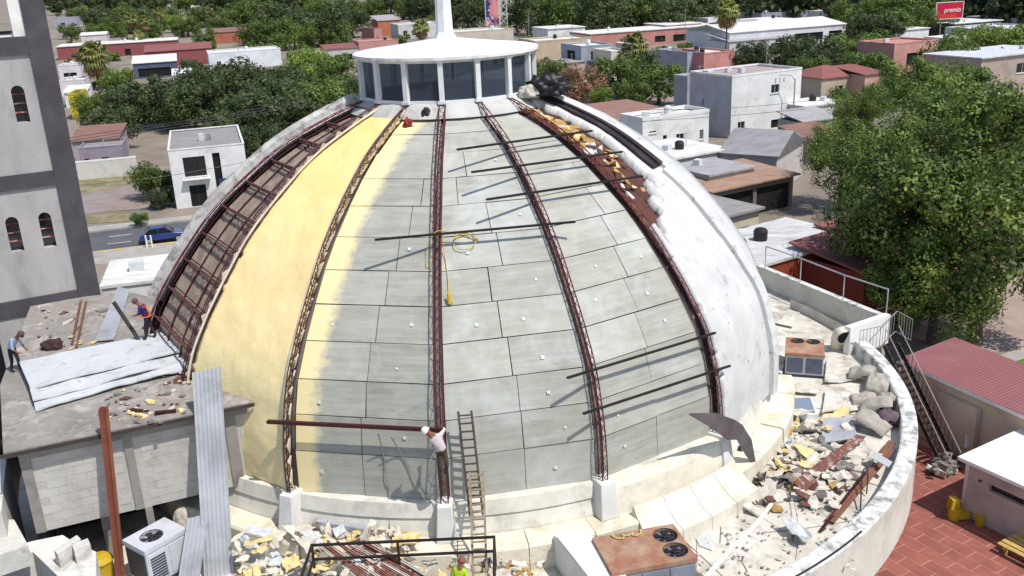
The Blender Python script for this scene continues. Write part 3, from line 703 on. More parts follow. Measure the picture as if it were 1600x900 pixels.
P = [W(x, y, 1.2) for x, y in ((-120, 820), (-120, 700), (10, 712), (2, 800))]; mb = MB(); mb.prism([(p.x, p.y) for p in P], GZ, 1.2); abuild(mb, 'roof_slab', M_lowr)
P = [W(x, y, .1) for x, y in ((84, 859), (120, 836), (126, 842), (90, 866))]; mb = MB(); mb.prism([(p.x, p.y) for p in P], -.6, .1); abuild(mb, 'stub_wall', M_lowr)
P = [W(x, y, .1) for x, y in ((112, 850), (137, 841), (141, 850), (116, 860))]; mb = MB(); mb.prism([(p.x, p.y) for p in P], -.6, .1); abuild(mb, 'stub_wall', M_lowr)

# ================================================================== BELL TOWER on the left
T0 = W(156, 453, 3.2); T1 = W(0, 481, 3.2); tu = (T1 - T0); tu.z = 0; tu.normalize(); tn = Vector((tu.y, -tu.x, 0))
if tn.dot(CAM - T0) < 0: tn = -tn
tower = empty('bell_tower', (T0.x, T0.y, GZ), 'tall grey panelled bell tower with dark concrete frame and arched windows', 'tower')
M_tp = mat('tower_grey_render', (176, 173, 171), (156, 153, 152), sc=.6, dirt=(120, 116, 118), dsc=.9, dlo=.54, dhi=.72, damt=.5, bump=.35, stretch=(1, 1, .4))
M_tf = mat('tower_dark_frame', (80, 76, 82), (66, 62, 68), sc=.8, dirt=(98, 93, 98), dsc=1, damt=.5, bump=.3)
TW = 7.6; TC = .95
def tpt(u, z, d=0.0): p = T0 + tu * u - tn * d; return Vector((p.x, p.y, z)) - tower.location
def tbox(u0, u1, d0, d1, z0, z1, name, m):
    mb = MB(); mb.hexa([tpt(u0, z0, d0), tpt(u1, z0, d0), tpt(u1, z0, d1), tpt(u0, z0, d1), tpt(u0, z1, d0), tpt(u1, z1, d0), tpt(u1, z1, d1), tpt(u0, z1, d1)]); return mb.build(name, m, tower)
zb = [zat(T0, y) for y in (500, 456, 447, 284, 262, 82, 54)]
ztop = zb[-1] + 7
def txy(x, y):
    q = onplane(x, y, T0, tn); return (Vector((q.x, q.y, 0)) - Vector((T0.x, T0.y, 0))).dot(tu), q.z
def arch(cx, y0, y1, wpx):
    ua, za = txy(cx - wpx / 2, y1); ub, zb_ = txy(cx + wpx / 2, y1); uc, zc = txy(cx, y0)
    um = (ua + ub) / 2; hw = abs(ua - ub) / 2; zsp = zc - hw
    # tilt of verticals in the picture is perspective: same u at the top
    L = [(um - hw, za), (um + hw, za), (um + hw, zsp)]
    L += [(um + hw * math.cos(t), zsp + hw * math.sin(t)) for t in [math.pi * i / 8 for i in range(1, 8)]] + [(um - hw, zsp)]
    return L
zlo, zmid, zhi = zb[2], zb[3], zb[5]
for (z0, z1, hs) in ((zlo - 0.02, zb[3], [arch(29, 338, 396, 21), arch(80, 331, 389, 20)]), (zb[4], zb[5], [arch(38, 133, 193, 21)])):
    mb = MB(); plate(mb, [(TC, z0), (TW - TC, z0), (TW - TC, z1), (TC, z1)], hs, T0 - Vector((0, 0, T0.z)) - tower.location - tn * .12, tu, Vector((0, 0, 1)), tn, .45)
    mb.build('tower_panel', M_tp, tower)
    for h in hs:
        u0 = min(p[0] for p in h); u1 = max(p[0] for p in h); a0 = min(p[1] for p in h); a1 = max(p[1] for p in h)
        wn = tbox(u0 - .05, u1 + .05, .62, .66, a0 - .05, a1 + .05, 'arched_window', M_glass)
        for q in (.25, .5, .75): mb = MB(); mb.hexa([tpt(uu, a0 + (a1 - a0) * q + e, dd) for e in (-.03, .03) for (uu, dd) in ((u0, .56), (u1, .56), (u1, .62), (u0, .62))]); mb.build('window_bar', mat('red_window_frame', (150, 40, 48), (200, 180, 176), sc=3), wn)
zb0 = zb[1] - .45
tbox(0, TC, 0, TC, GZ, ztop, 'corner_column', M_tf); tbox(TW - TC, TW, 0, TC, GZ, ztop, 'corner_column', M_tf)
tbox(0, TC, TW - TC, TW, GZ, ztop, 'corner_column', M_tf); tbox(TW - TC, TW, TW - TC, TW, GZ, ztop, 'corner_column', M_tf)
for z0, z1 in ((zb0, zb[2]), (zb[3], zb[4]), (zb[5] + .0, zb[6])):
    tbox(TC, TW - TC, 0.02, .7, z0, z1, 'tie_beam', M_tf); tbox(.02, .7, TC, TW - TC, z0, z1, 'tie_beam', M_tf)
    tbox(TC, TW - TC, TW - .7, TW, z0, z1, 'tie_beam', M_tf); tbox(TW - .7, TW - .02, TC, TW - TC, z0, z1, 'tie_beam', M_tf)
for z0, z1 in ((GZ, zb0), (zb[2], zb[3]), (zb[4], zb[5])):
    tbox(.15, .5, TC, TW - TC, z0, z1, 'tower_panel', M_tp); tbox(TW - .5, TW - .15, TC, TW - TC, z0, z1, 'tower_panel', M_tp); tbox(TC, TW - TC, TW - .5, TW - .15, z0, z1, 'tower_panel', M_tp)
tbox(TC, TW - 2.9, .12, .5, GZ, zb0, 'tower_panel', M_tp)
tbox(TC, TW - TC, .7, TW - .7, zb[5] + .3, zb[6] - .1, 'belfry_floor', M_conc)
ux, _ = txy(26, 30); tbox(ux - .25, ux + .25, .1, .5, zb[6], ztop, 'mullion_column', M_white)
ux, _ = txy(-60, 30); tbox(ux - .25, ux + .25, .1, .5, zb[6], ztop, 'mullion_column', M_white)
tbox(-.2, TW + .2, -.2, TW + .2, ztop, ztop + .5, 'tower_cap', M_tf)
tbox(TC, TW - TC, .25, .45, zb[6], zb[6] + .08, 'sill', M_white)

# ================================================================== COURTYARD on the right
cu = Vector((.45, -.893, 0)).normalized(); cv = Vector((.893, .45, 0)); C0 = W(1505, 805, GZ)
court = tag(empty('courtyard', (C0.x, C0.y, GZ)), 'red tiled courtyard right of the church hall', kind='structure')
M_tile = mat('red_clay_paving', (152, 92, 80), (134, 78, 68), sc=1.2, dirt=(112, 72, 66), dsc=.6, dlo=.5, dhi=.7, damt=.6, rnd=.12, bump=.2)
M_grout = mat('paving_joint', (180, 136, 124), (166, 122, 110))
mb = MB(); mb.hexa([tuple(cu * a + cv * b + Vector((0, 0, z))) for z in (-.02, .02) for a, b in ((-14, -9), (16, -9), (16, 9), (-14, 9))]); mb.build('paving_bed', M_grout, court)
ts = 1.35; mbt = MB(); mbt.boxb(-ts / 2 + .025, ts / 2 - .025, -ts / 4 + .025, ts / 4 - .025, 0, .016); pr_ = mbt.build('paving_slab', M_tile); me_t = pr_.data; bpy.data.objects.remove(pr_)
cz = math.atan2(cu.y, cu.x); cnt = 0
for i in range(-9, 11):
    for j in range(-11, 6):
        p = cu * (ts * (i + (.5 if j % 2 else 0))) + cv * (ts / 2 * (j + .5)); wpt = C0 + p
        x, y = pix(wpt); rr = math.hypot(wpt.x, wpt.y)
        if 1280 < x < 1640 and 660 < y < 950 and rr > 17.2 and cnt < 298:
            o = bpy.data.objects.new('paving_slab', me_t); COL.objects.link(o); o.parent = court; o.location = (p.x, p.y, .01 + random.uniform(0, .012)); o.rotation_euler.z = cz + random.uniform(-.01, .01); cnt += 1
# shed
shed = empty('utility_shed', (C0.x, C0.y, GZ), 'small pink grey shed with white flat roof in the red courtyard', 'shed')
M_shw = mat('shed_render', (186, 170, 166), (168, 152, 150), sc=.8, dirt=(140, 126, 124), dsc=.8, damt=.5)
sh_h = 2.8
mb = MB()
plate(mb, [(0, 0), (6, 0), (6, sh_h), (0, sh_h)], [[(1.0, 1.75), (2.6, 1.75), (2.6, 2.1), (1.0, 2.1)], [(.45, 1.95), (.65, 1.95), (.65, 2.1), (.45, 2.1)]], Vector((0, 0, 0)), cu, Vector((0, 0, 1)), -cv, .2)
for a, b in ((Vector((0, 0, 0)), cv * 5), (cv * 5, cv * 5 + cu * 6), (cv * 5 + cu * 6, cu * 6)):
    mb.add([a, b, b + Vector((0, 0, sh_h)), a + Vector((0, 0, sh_h))], [(0, 1, 2, 3)])
mb.build('wall', M_shw, shed, flip=False)
mb = MB(); mb.hexa([tuple(cu * a + cv * .2 + Vector((0, 0, z)) + cv * b) for z in (1.7, 2.15) for a, b in ((.4, 0), (2.7, 0), (2.7, .04), (.4, .04))]); mb.build('window', M_glass, shed)
for a0, a1 in ((-.35, 2.6), (2.64, 6.3)):
    mb = MB(); mb.hexa([tuple(cu * a + cv * b + Vector((0, 0, z))) for z in (sh_h, sh_h + .16) for a, b in ((a0, -.4), (a1, -.4), (a1, 5.3), (a0, 5.3))]); mb.build('roof_slab', M_white, shed)
tbx = lambda a0, a1, b0, b1, z0, z1, name, m, par: MB().hexa([tuple(cu * a + cv * b + Vector((0, 0, z))) for z in (z0, z1) for a, b in ((a0, b0), (a1, b0), (a1, b1), (a0, b1))]).build(name, m, par)
tbx(-.3, -.12, .2, .38, 0, sh_h, 'post', M_white, shed)
# hall with red sheet roof
def corr(mb, p00, p10, p01, n, amp, mi=0, sub=4, nrm=None):
    """corrugated sheet: waves across p00->p10, length p00->p01"""
    ex = p10 - p00; ey = p01 - p00; nn = ex.cross(ey).normalized() if nrm is None else nrm
    m = n * sub; vs = []
    for i in range(m + 1):
        o = nn * amp * math.cos(2 * math.pi * i / sub) ; a = p00 + ex * (i / m) + o
        vs += [a, a + ey]
    mb.add(vs, [(2 * i, 2 * i + 2, 2 * i + 3, 2 * i + 1) for i in range(m)], mi)
e0 = W(1407, 560, -3.2); e1 = W(1600, 645, -3.2); ru = (e1 - e0); ru.z = 0; ru.normalize(); rv = Vector((-ru.y, ru.x, 0))
if rv.x < 0: rv = -rv
rh = empty('red_roof_hall', (e0.x, e0.y, GZ), 'long beige side hall with red sheet metal roof right of the stair', 'building')
M_rroof = mat('red_sheet_roof', (138, 90, 91), (128, 81, 83), sc=.4, dirt=(152, 108, 108), dsc=.3, damt=.5, rough=.55, bump=.05)
L = 16; z0 = e0.z - GZ
RP = lambda a, b, z: ru * a + rv * b + Vector((0, 0, z))
k = 0
while k < 16:
    mb = MB(); corr(mb, RP(k, -.25, z0), RP(k + 1.02, -.25, z0), RP(k, 3.9, z0 + .4), 5, .012); mb.build('roof_sheet', M_rroof, rh, flip=False); k += 1
mb = MB(); mb.bar(RP(0, -.2, z0 - .1), RP(L, -.2, z0 - .1), .12, .16); mb.build('gutter', M_white, rh)
M_bw = mat('beige_hall_wall', (206, 190, 168), (190, 174, 152), sc=.6, dirt=(150, 138, 126), dsc=.6, damt=.4)
mb = MB(); mb.hexa([RP(.1, 0, 0), RP(L, 0, 0), RP(L, 3.7, 0), RP(.1, 3.7, 0), RP(.1, 0, z0 - .12), RP(L, 0, z0 - .12), RP(L, 3.7, z0 + .28), RP(.1, 3.7, z0 + .28)]); mb.build('wall', M_bw, rh)
mb = MB(); mb.hexa([RP(2.9, -.35, 0), RP(5.2, -.35, 0), RP(5.2, -.02, 0), RP(2.9, -.02, 0), RP(2.9, -.35, 3.1), RP(5.2, -.35, 3.1), RP(5.2, -.02, 3.1), RP(2.9, -.02, 3.1)]); mb.build('buttress', M_bw, rh)
# stair from the deck down to the court
A0 = W(1392, 535, -1.9); A1 = W(1488, 738, GZ); A0 = Vector((A0.x, A0.y, -2.0))
st = empty('steel_stair', (A1.x, A1.y, GZ), 'black steel stair with railing going down from the roof deck', 'stair')
d = A1 - A0; h = Vector((d.x, d.y, 0)).normalized(); s_ = Vector((-h.y, h.x, 0)) * .42
for sg in (-1, 1):
    mb = MB(); mb.bar(A0 + s_ * sg - st.location, A1 + s_ * sg - st.location, .06, .25); mb.build('stringer', M_black, st)
    mb = MB(); up = Vector((0, 0, .95)); mb.tube([A0 + s_ * sg + up - st.location, A1 + s_ * sg + up - st.location], .03, 6); mb.build('handrail', mat('grey_handrail', (150, 146, 146)), st)
    for i in range(18):
        p = A0 + d * (i / 17) + s_ * sg - st.location; mb = MB(); mb.bar(p, p + up, .02, .02); mb.build('baluster', M_black, st)
for i in range(20):
    p = A0 + d * ((i + .5) / 20) - st.location; mb = MB(); mb.hexa([p + h * a + s_ * b + Vector((0, 0, z)) for z in (-.02, .02) for a, b in ((-.11, -.95), (.11, -.95), (.11, .95), (-.11, .95))]); mb.build('tread', M_black, st)
# landing fence
lf = empty('landing_railing', (A0.x, A0.y, DZ), 'grey landing railing at the head of the steel stair', 'railing')
Q = [W(1343, 535, -1.4), W(1375, 527, -1.35)]
Q = [Vector((q.x, q.y, 0)) for q in Q]; Q.append(Vector((A0.x + .9, A0.y + 1.4, 0))); Q.append(Vector((A0.x + 1.1, A0.y + .1, 0)))
for i in range(3):
    for z in (-.75, -1.9):
        mb = MB(); mb.tube([Q[i] + Vector((0, 0, z)) - lf.location, Q[i + 1] + Vector((0, 0, z)) - lf.location], .025, 5); mb.build('rail', MATS['grey_handrail'], lf)
    for j in range(7):
        p = Q[i].lerp(Q[i + 1], j / 6) - lf.location; mb = MB(); mb.bar(p + Vector((0, 0, -1.9)), p + Vector((0, 0, -.75)), .02, .02); mb.build('baluster', MATS['grey_handrail'], lf)
# ================================================================== HOUSES OF THE TOWN
def wm(col, d=None): 
    return mat('wall_%d_%d_%d' % col, col, tuple(int(x * .92) for x in col), sc=.5, dirt=tuple(int(x * .68) for x in col), dsc=.35, dlo=.52, dhi=.72, damt=.5, bump=.1)
def rm(col): return mat('roof_%d_%d_%d' % col, col, tuple(int(x * .88) for x in col), sc=.4, dirt=tuple(int(x * .6) for x in col), dsc=.5, dlo=.52, dhi=.7, damt=.6, bump=.2, stretch=(1, 3, 1))
M_sheetw = rm((214, 214, 212))
Zv = Vector((0, 0, 1))
def win(o, wl, org, ux, nrm, op, th, fm):
    u0, u1, v0, v1, kind = op
    T = lambda u, v, d: org + ux * u + Zv * v - nrm * d
    if kind == 'o': 
        mb = MB(); mb.hexa([T(u0, v0, th), T(u1, v0, th), T(u1, v0, th + .05), T(u0, v0, th + .05), T(u0, v1, th), T(u1, v1, th), T(u1, v1, th + .05), T(u0, v1, th + .05)]); mb.build('doorway', M_dark, o); return
    f = .06; mb = MB()
    for a, b, c, d in ((u0, u1, v0, v0 + f), (u0, u1, v1 - f, v1), (u0, u0 + f, v0 + f, v1 - f), (u1 - f, u1, v0 + f, v1 - f), ((u0 + u1) / 2 - f / 2, (u0 + u1) / 2 + f / 2, v0 + f, v1 - f)):
        mb.hexa([T(a, c, th * .5), T(b, c, th * .5), T(b, c, th * .5 + .06), T(a, c, th * .5 + .06), T(a, d, th * .5), T(b, d, th * .5), T(b, d, th * .5 + .06), T(a, d, th * .5 + .06)])
    w_ = mb.build('window' if kind == 'w' else 'door', fm, o)
    mb = MB(); mb.hexa([T(u0, v0, th * .5 + .03), T(u1, v0, th * .5 + .03), T(u1, v0, th + .05), T(u0, v0, th + .05), T(u0, v1, th * .5 + .03), T(u1, v1, th * .5 + .03), T(u1, v1, th + .05), T(u0, v1, th + .05)])
    mb.build('pane', M_glass if kind == 'w' else M_dark, w_)
    if kind == 'w':
        mb = MB(); mb.hexa([T(u0 - .1, v0 - .1, -.12), T(u1 + .1, v0 - .1, -.12), T(u1 + .1, v0 - .1, .05), T(u0 - .1, v0 - .1, .05), T(u0 - .1, v0 - .01, -.12), T(u1 + .1, v0 - .01, -.12), T(u1 + .1, v0 - .01, .05), T(u0 - .1, v0 - .01, .05)])
        mb.build('sill', M_frame, w_)
HOUSES = {}
M_galv0 = mat('antenna_metal', (170, 170, 172), bump=0)
def house(name, label, x, y, xr, h, depth, wall, roof, ang=16, front=(), left=(), right=(), style='flat', par=.3, over=.25, cat='house', wall_shade_left=None, gz=GZ, fm=None):
    u = Vector((math.cos(R_(ang)), math.sin(R_(ang)), 0)); v = Vector((-u.y, u.x, 0))
    A = W(x, y, gz + h); A.z = gz
    lo, hi = .5, 200
    for i in range(50):
        m = (lo + hi) / 2
        if pix(A + u * m + Zv * h)[0] < xr: lo = m
        else: hi = m
    wd = lo
    o = empty(name, A, label, cat); fm = fm or M_frame
    O = Vector((0, 0, 0)); th = .22
    hh = h - (0 if style == 'flat' else .02)
    sides = [(O, u, -v, wd, front), (v * depth, -v, -u, depth, left), (u * wd, v, u, depth, right), (u * wd + v * depth, -u, v, wd, ())]
    for si, (org, ux, nrm, L, ops) in enumerate(sides):
        mb = MB(); holes = []; OP = []
        for (a, b, c, d, k) in ops:
            op = (a * L, b * L, c, d, k); OP.append(op); holes.append([(op[0], c), (op[1], c), (op[1], d), (op[0], d)])
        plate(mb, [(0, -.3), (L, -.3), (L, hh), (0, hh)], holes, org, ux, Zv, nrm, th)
        mb.build('wall', wall_shade_left if (si == 1 and wall_shade_left) else wall, o, flip=False)  # left side can take a darker wall colour with its shade painted in
        for op in OP: win(o, None, org, ux, nrm, op, th, fm)
    mb = MB()
    def bx(u0, u1, v0, v1, z0, z1): mb.hexa([u * a + v * b + Zv * z for z in (z0, z1) for a, b in ((u0, v0), (u1, v0), (u1, v1), (u0, v1))])
    if style == 'flat':
        bx(.15, wd - .15, .15, depth - .15, h - .3, h - .12); mb.build('roof', roof, o)
        mb = MB(); t = .18
        bx(-.04, wd + .04, -.04, t, h - .01, h + par); bx(-.04, wd + .04, depth - t, depth + .04, h - .01, h + par); bx(-.04, t, t, depth - t, h - .01, h + par); bx(wd - t, wd + .04, t, depth - t, h - .01, h + par)
        mb.build('parapet', wall, o)
    elif style == 'slab':
        bx(-over, wd + over, -over, depth + over, h, h + .2); mb.build('roof', roof, o)
    else:
        rise = par
        if style == 'gable':    # ridge along u
            P = [O - u * over - v * over, u * (wd + over) - v * over, u * (wd + over) + v * (depth + over), -u * over + v * (depth + over)]
            r0, r1 = -u * over + v * depth / 2 + Zv * rise, u * (wd + over) + v * depth / 2 + Zv * rise
            gf = [(0, 1, 5, 4), (3, 4, 5, 2), (0, 4, 3), (1, 2, 5)]
        elif style == 'gablev':  # ridge along v
            P = [O - u * over - v * over, u * (wd + over) - v * over, u * (wd + over) + v * (depth + over), -u * over + v * (depth + over)]
            r0, r1 = u * wd / 2 - v * over + Zv * rise, u * wd / 2 + v * (depth + over) + Zv * rise
            gf = [(0, 4, 5, 3), (1, 2, 5, 4), (0, 1, 4), (3, 5, 2)]
        elif style == 'hip':
            P = [O - u * over - v * over, u * (wd + over) - v * over, u * (wd + over) + v * (depth + over), -u * over + v * (depth + over)]
            k = min(wd, depth) * .45
            r0, r1 = u * k + v * depth / 2 + Zv * rise, u * max(k + .1, wd - k) + v * depth / 2 + Zv * rise
            gf = [(0, 1, 5, 4), (2, 3, 4, 5), (0, 4, 3), (1, 2, 5)]
        else:                     # mono
            P = [O - u * over - v * over, u * (wd + over) - v * over, u * (wd + over) + v * (depth + over) + Zv * rise, -u * over + v * (depth + over) + Zv * rise]
            r0, r1 = None, None; gf = [(0, 1, 2, 3)]
        vs = [p + Zv * h for p in P] + ([r0 + Zv * h, r1 + Zv * h] if r0 is not None else [])
        vs2 = [q + Zv * .14 for q in vs]; n = len(vs)
        mb.add(vs2, gf); mb.add(vs, [f[::-1] for f in gf]); b = [0, 1, 2, 3]
        mb.add(vs[:4] + vs2[:4], [(i, (i + 1) % 4, 4 + (i + 1) % 4, 4 + i) for i in range(4)]); mb.build('roof', roof, o)
    o['_w'] = wd; HOUSES[name + str(len(HOUSES))] = (o, u, v, wd); del o['_w']
    return o, u, v, wd
def roofbox(parent, u, v, a, b, z, sz, m, name):
    mb = MB(); p = u * a + v * b + Zv * (z + sz[2] / 2); mb.box(p, sz, math.atan2(u.y, u.x)); return mb.build(name, m, parent)
Wt = wm((226, 226, 224)); Pk = wm((190, 140, 134)); Gy = wm((164, 167, 178)); Tn = wm((196, 176, 152)); Cr = wm((214, 208, 192)); Or = wm((186, 116, 84)); Rd = wm((142, 80, 80)); Ye = wm((196, 182, 54)); Bg = wm((176, 158, 146)); Br = wm((140, 62, 40))
rw = rm((222, 221, 216)); rg = rm((150, 146, 144)); rb = rm((140, 104, 94)); rr_ = rm((142, 88, 83)); rgr = rm((168, 164, 166))
M_ac = mat('ac_white_metal', (206, 208, 210), (190, 192, 196), rough=.5, bump=.05)
# -- left of the dome
o, u, v, wd = house('two_storey_house', 'white two storey shop with dark window across the street', 262, 236, 381, 6.6, 15, Wt, rg, 14, front=((.17, .46, 3.5, 5.7, 'w'), (.2, .42, .05, 2.5, 'd'), (.56, .66, .4, 5.9, 'o')), wall_shade_left=wm((176, 168, 178)), par=.12, fm=M_framed)  # shade of the left side put into a greyer wall colour
roofbox(o, u, v, wd * .45, 6, 6.5, (.6, .5, .8), M_ac, 'roof_vent'); roofbox(o, u, v, wd * .55, 6, 6.5, (.5, .5, .7), M_conc, 'roof_vent')
mb = MB(); mb.hexa([u * a - v * b + Zv * z for z in (3.2, 3.32) for a, b in ((wd * .14, 0), (wd * .5, 0), (wd * .5, .7), (wd * .14, .7))]); mb.build('canopy', M_white, o)
sg = empty('shop_sign', tuple(Vector(o.location) + u * wd * .6 - v * .3 + Zv * 1.4), 'blue and yellow shop sign board on the white two storey shop', 'sign')
M_sgb = mat('sign_blue', (52, 66, 110), (40, 52, 90), sc=1); M_sgy = mat('sign_yellow', (220, 190, 70), (190, 160, 60), sc=1)
mb = MB(); mb.hexa([u * a - v * b + Zv * z for z in (0, 1.6) for a, b in ((0, 0), (2.3, 0), (2.3, .12), (0, .12))]); mb.build('board_face', M_sgb, sg)
mb = MB(); mb.hexa([u * a - v * b + Zv * z for z in (.15, .7) for a, b in ((.25, .12), (1.7, .12), (1.7, .15), (.25, .15))]); mb.build('print_band', M_sgy, sg)
house('low_white_annex', 'small white flat roof block with a vent behind the grey annex roof', 159, 451, 258, 5.6, 6, Wt, rw, 12, style='slab', cat='annex', over=.1)
o, u, v, wd = HOUSES['low_white_annex1']; roofbox(o, u, v, wd * .5, 2.8, 5.8, (.9, .7, .6), M_ac, 'roof_vent')
house('brown_roof_house', 'low house with rusty brown roof behind the bell tower', 112, 222, 184, 3.6, 9, wm((168, 160, 164)), rb, 10, front=((.2, .3, .9, 2.2, 'w'), (.6, .75, .9, 2.2, 'w')), style='mono', par=.8)
house('lot_wall', 'peeling white boundary wall at the back of the gravel lot', 118, 255, 212, 2.3, .25, wm((206, 204, 196)), M_white, 12, style='slab', over=.02, cat='wall')
house('grey_shed', 'grey stone outbuilding above the white lot wall', 122, 233, 190, 3.4, 6, wm((150, 140, 150)), rg, 12, front=((.1, .2, .8, 2.0, 'o'), (.5, .65, .8, 2.0, 'o')), par=.1)
house('yellow_house', 'bright yellow wall seen between tower and trees', 106, 149, 124, 4.6, 8, Ye, rb, 10)
house('white_terrace_house', 'white terrace with red stripe right beside the bell tower', 92, 128, 131, 3.4, 9, wm((216, 210, 212)), rw, 10, front=((.55, .9, .4, 2.0, 'o'),))
house('white_terrace_house', 'upper white terrace behind the striped one near the tower', 90, 104, 124, 4.2, 8, wm((220, 214, 216)), rw, 10, front=((.2, .8, 1.2, 2.4, 'o'),))
house('long_white_roof_house', 'long white flat roof behind the fan palm, far left', 88, 74, 276, 4.4, 16, Rd, rw, 13, style='slab', front=((.55, .6, .3, 2.4, 'o'), (.8, .9, 1, 2.4, 'w')))
house('red_house', 'red walled house behind the palm cluster', 226, 82, 330, 4.6, 12, Rd, rr_, 14, style='mono', par=1.2, front=((.1, .2, .9, 2.2, 'w'),))
house('white_roof_shop', 'white sheet roof over a dark blue shop front among trees', 207, 100, 275, 4.0, 9, wm((84, 92, 116)), rw, 14, style='mono', par=1.3, front=((.1, .85, .4, 2.6, 'o'),))
house('white_cube_house', 'white flat block above the dark tree row, left', 325, 84, 438, 4.6, 13, wm((220, 224, 228)), rw, 15, par=.15, front=((.1, .16, 1, 2.3, 'w'),))
house('striped_roof_house', 'house with rusty striped sheet roof far left behind trees', 326, 52, 392, 4.2, 14, wm((180, 110, 90)), rb, 14, style='mono', par=1.0)
house('far_grey_house', 'far grey flat house beside the tower top', 82, 30, 118, 5, 22, wm((164, 160, 176)), rgr, 12, front=((.3, .5, 1, 2.5, 'w'),))
house('far_white_house', 'tiny far white roof at the top edge left of the dome', 298, 10, 345, 5, 24, Wt, rw, 12)
# -- behind the lantern
house('pink_house', 'pink flat house just left of the lantern', 560, 66, 622, 5, 11, Pk, rm((196, 140, 136)), 15, par=.15, front=((.78, .92, 1.2, 2.8, 'w'),))
house('red_roof_house', 'low house with red roof left of the pink house', 508, 78, 560, 3.6, 9, wm((196, 188, 186)), rr_, 15, style='mono', par=.8, front=((.3, .45, .8, 2.0, 'w'), (.6, .9, .3, 2.0, 'o')))
house('orange_house', 'small orange house with grey roof far behind the lantern', 590, 33, 625, 6, 14, Or, rgr, 15, style='mono', par=1.5)
house('white_far_house', 'white walled far house between the orange house and the spire', 622, 40, 690, 5, 14, wm((206, 204, 206)), rw, 15, front=((.1, .2, 1, 3, 'w'), (.3, .4, 1, 3, 'w'), (.5, .6, 1, 3, 'w')))
house('stone_store', 'pale stone store behind the lantern roof, right of the spire', 704, 52, 802, 5, 14, wm((200, 190, 176)), rw, 15, front=((.1, .2, 1.5, 3, 'o'),))
house('tan_house', 'tan plaster house under white roof right of the lantern', 836, 66, 924, 6, 12, Tn, rw, 15, front=((.15, .22, 1.0, 2.2, 'w'), (.5, .75, 3.2, 5.0, 'o'), (.55, .95, .4, 2.4, 'o')))
house('blue_grey_house', 'blue grey two storey house with balcony windows near the palm', 908, 74, 958, 6.6, 11, Gy, rw, 17, front=((.3, .5, 3.6, 5.6, 'w'), (.62, .92, 3.6, 5.6, 'w'), (.3, .45, .4, 2.5, 'd'), (.65, .9, .6, 2.2, 'w')), left=((.3, .7, 3.4, 5.6, 'o'),))
house('cream_house', 'cream wall house attached right of the blue grey house', 955, 82, 985, 6, 9, Cr, rw, 17)
house('long_pink_house', 'long low house with pink walls and white roof beyond the palms', 922, 54, 1128, 4.4, 15, wm((188, 132, 124)), rw, 16, style='slab', front=((.22, .3, 1, 2.6, 'o'), (.48, .56, .8, 2.6, 'o'), (.62, .72, .6, 2.6, 'o'), (.85, .9, .8, 2.4, 'w')))
house('grey_front_house', 'grey house with arched door left of the salmon pink house', 1074, 84, 1100, 5.4, 12, Gy, rw, 20, front=((.3, .6, .1, 2.4, 'd'),))
house('salmon_house', 'salmon pink flat house with grey neighbour beyond the white cube', 1100, 85, 1148, 5.4, 12, wm((198, 138, 130)), rw, 20, right=((.2, .4, 1, 2.4, 'w'),))
house('low_grey_house', 'low grey roof house beside the fan palm', 1008, 87, 1075, 4.2, 10, wm((150, 154, 158)), rgr, 18, style='slab', front=((.15, .4, .6, 2.4, 'w'), (.6, .8, .1, 2.4, 'd')))
house('warehouse', 'broad white warehouse with low roof at upper right', 1140, 52, 1322, 6, 20, wm((216, 216, 220)), rw, 18, style='gable', par=1.6, front=((.1, .16, .1, 4, 'o'), (.55, .8, 2.6, 4.6, 'w'), (.85, .97, 1, 4.6, 'o')), cat='warehouse')
house('grey_roof_house', 'long pale grey tiled roof in front of the warehouse', 1140, 66, 1240, 4, 10, wm((196, 200, 206)), rgr, 18, style='mono', par=1.4)
o, u, v, wd = house('white_cube_building', 'big white cube building with flat roof right of the dome', 1144, 121, 1253, 8.5, 9, Wt, rm((176, 160, 156)), 25, front=((.56, .68, 5.6, 6.8, 'w'), (.58, .74, .6, 1.8, 'o'), (.1, .2, .05, 2.2, 'd')), wall_shade_left=wm((176, 176, 182)), par=.25, left=((.3, .36, 4, 5, 'w'),))  # left face is the same white wall, painted grey for its shade
roofbox(o, u, v, wd * .35, 6, 8.4, (.8, .6, .6), M_ac, 'roof_vent'); roofbox(o, u, v, wd * .2, 8, 8.4, (1.2, 1.2, .3), M_ac, 'roof_vent')
for i in range(3):
    for j in range(2):
        mb = MB(); mb.box(u * (wd * (.62 + .06 * i)) - v * .04 + Zv * (7.2 + .35 * j), (.16, .08, .16), R_(25)); mb.build('wall_vent', M_conc, o)
house('grey_wing', 'grey side wing attached left of the white cube building', 1074, 122, 1116, 7.2, 3.2, wm((170, 170, 176)), rw, 25, front=((.35, .5, 2.6, 4.2, 'w'), (.62, .76, 2.6, 4.2, 'w')), wall_shade_left=wm((160, 160, 166)))  # left side a little darker, shade painted into the wall colour
house('brown_sheet_house', 'low house with long rusty brown sheet roof right of the dome', 962, 190, 1062, 3.8, 13, wm((206, 202, 192)), rm((150, 112, 100)), 24, style='mono', par=.5)
house('white_parapet_house', 'low white house with stepped parapet and dark door', 1004, 190, 1108, 4.6, 5, Wt, rw, 25, front=((.3, .36, .1, 2.4, 'o'), (.5, .62, 1.1, 2.3, 'w'), (.1, .2, 2.9, 3.2, 'w'), (.86, .92, 1.1, 2.4, 'w')), par=.5)
house('red_hip_house', 'small house under a red hipped roof among right side trees', 1284, 124, 1346, 3.8, 9, wm((188, 172, 150)), rr_, 20, style='hip', par=1.6, front=((.35, .55, .8, 2.4, 'w'),))
house('pink_tall_house', 'tall salmon house with balcony rising above right trees', 1398, 70, 1466, 7.6, 9, wm((204, 150, 140)), rm((200, 140, 130)), 22, front=((.3, .66, 3.6, 5.8, 'o'), (.35, .6, .4, 2.4, 'd')), par=.25)
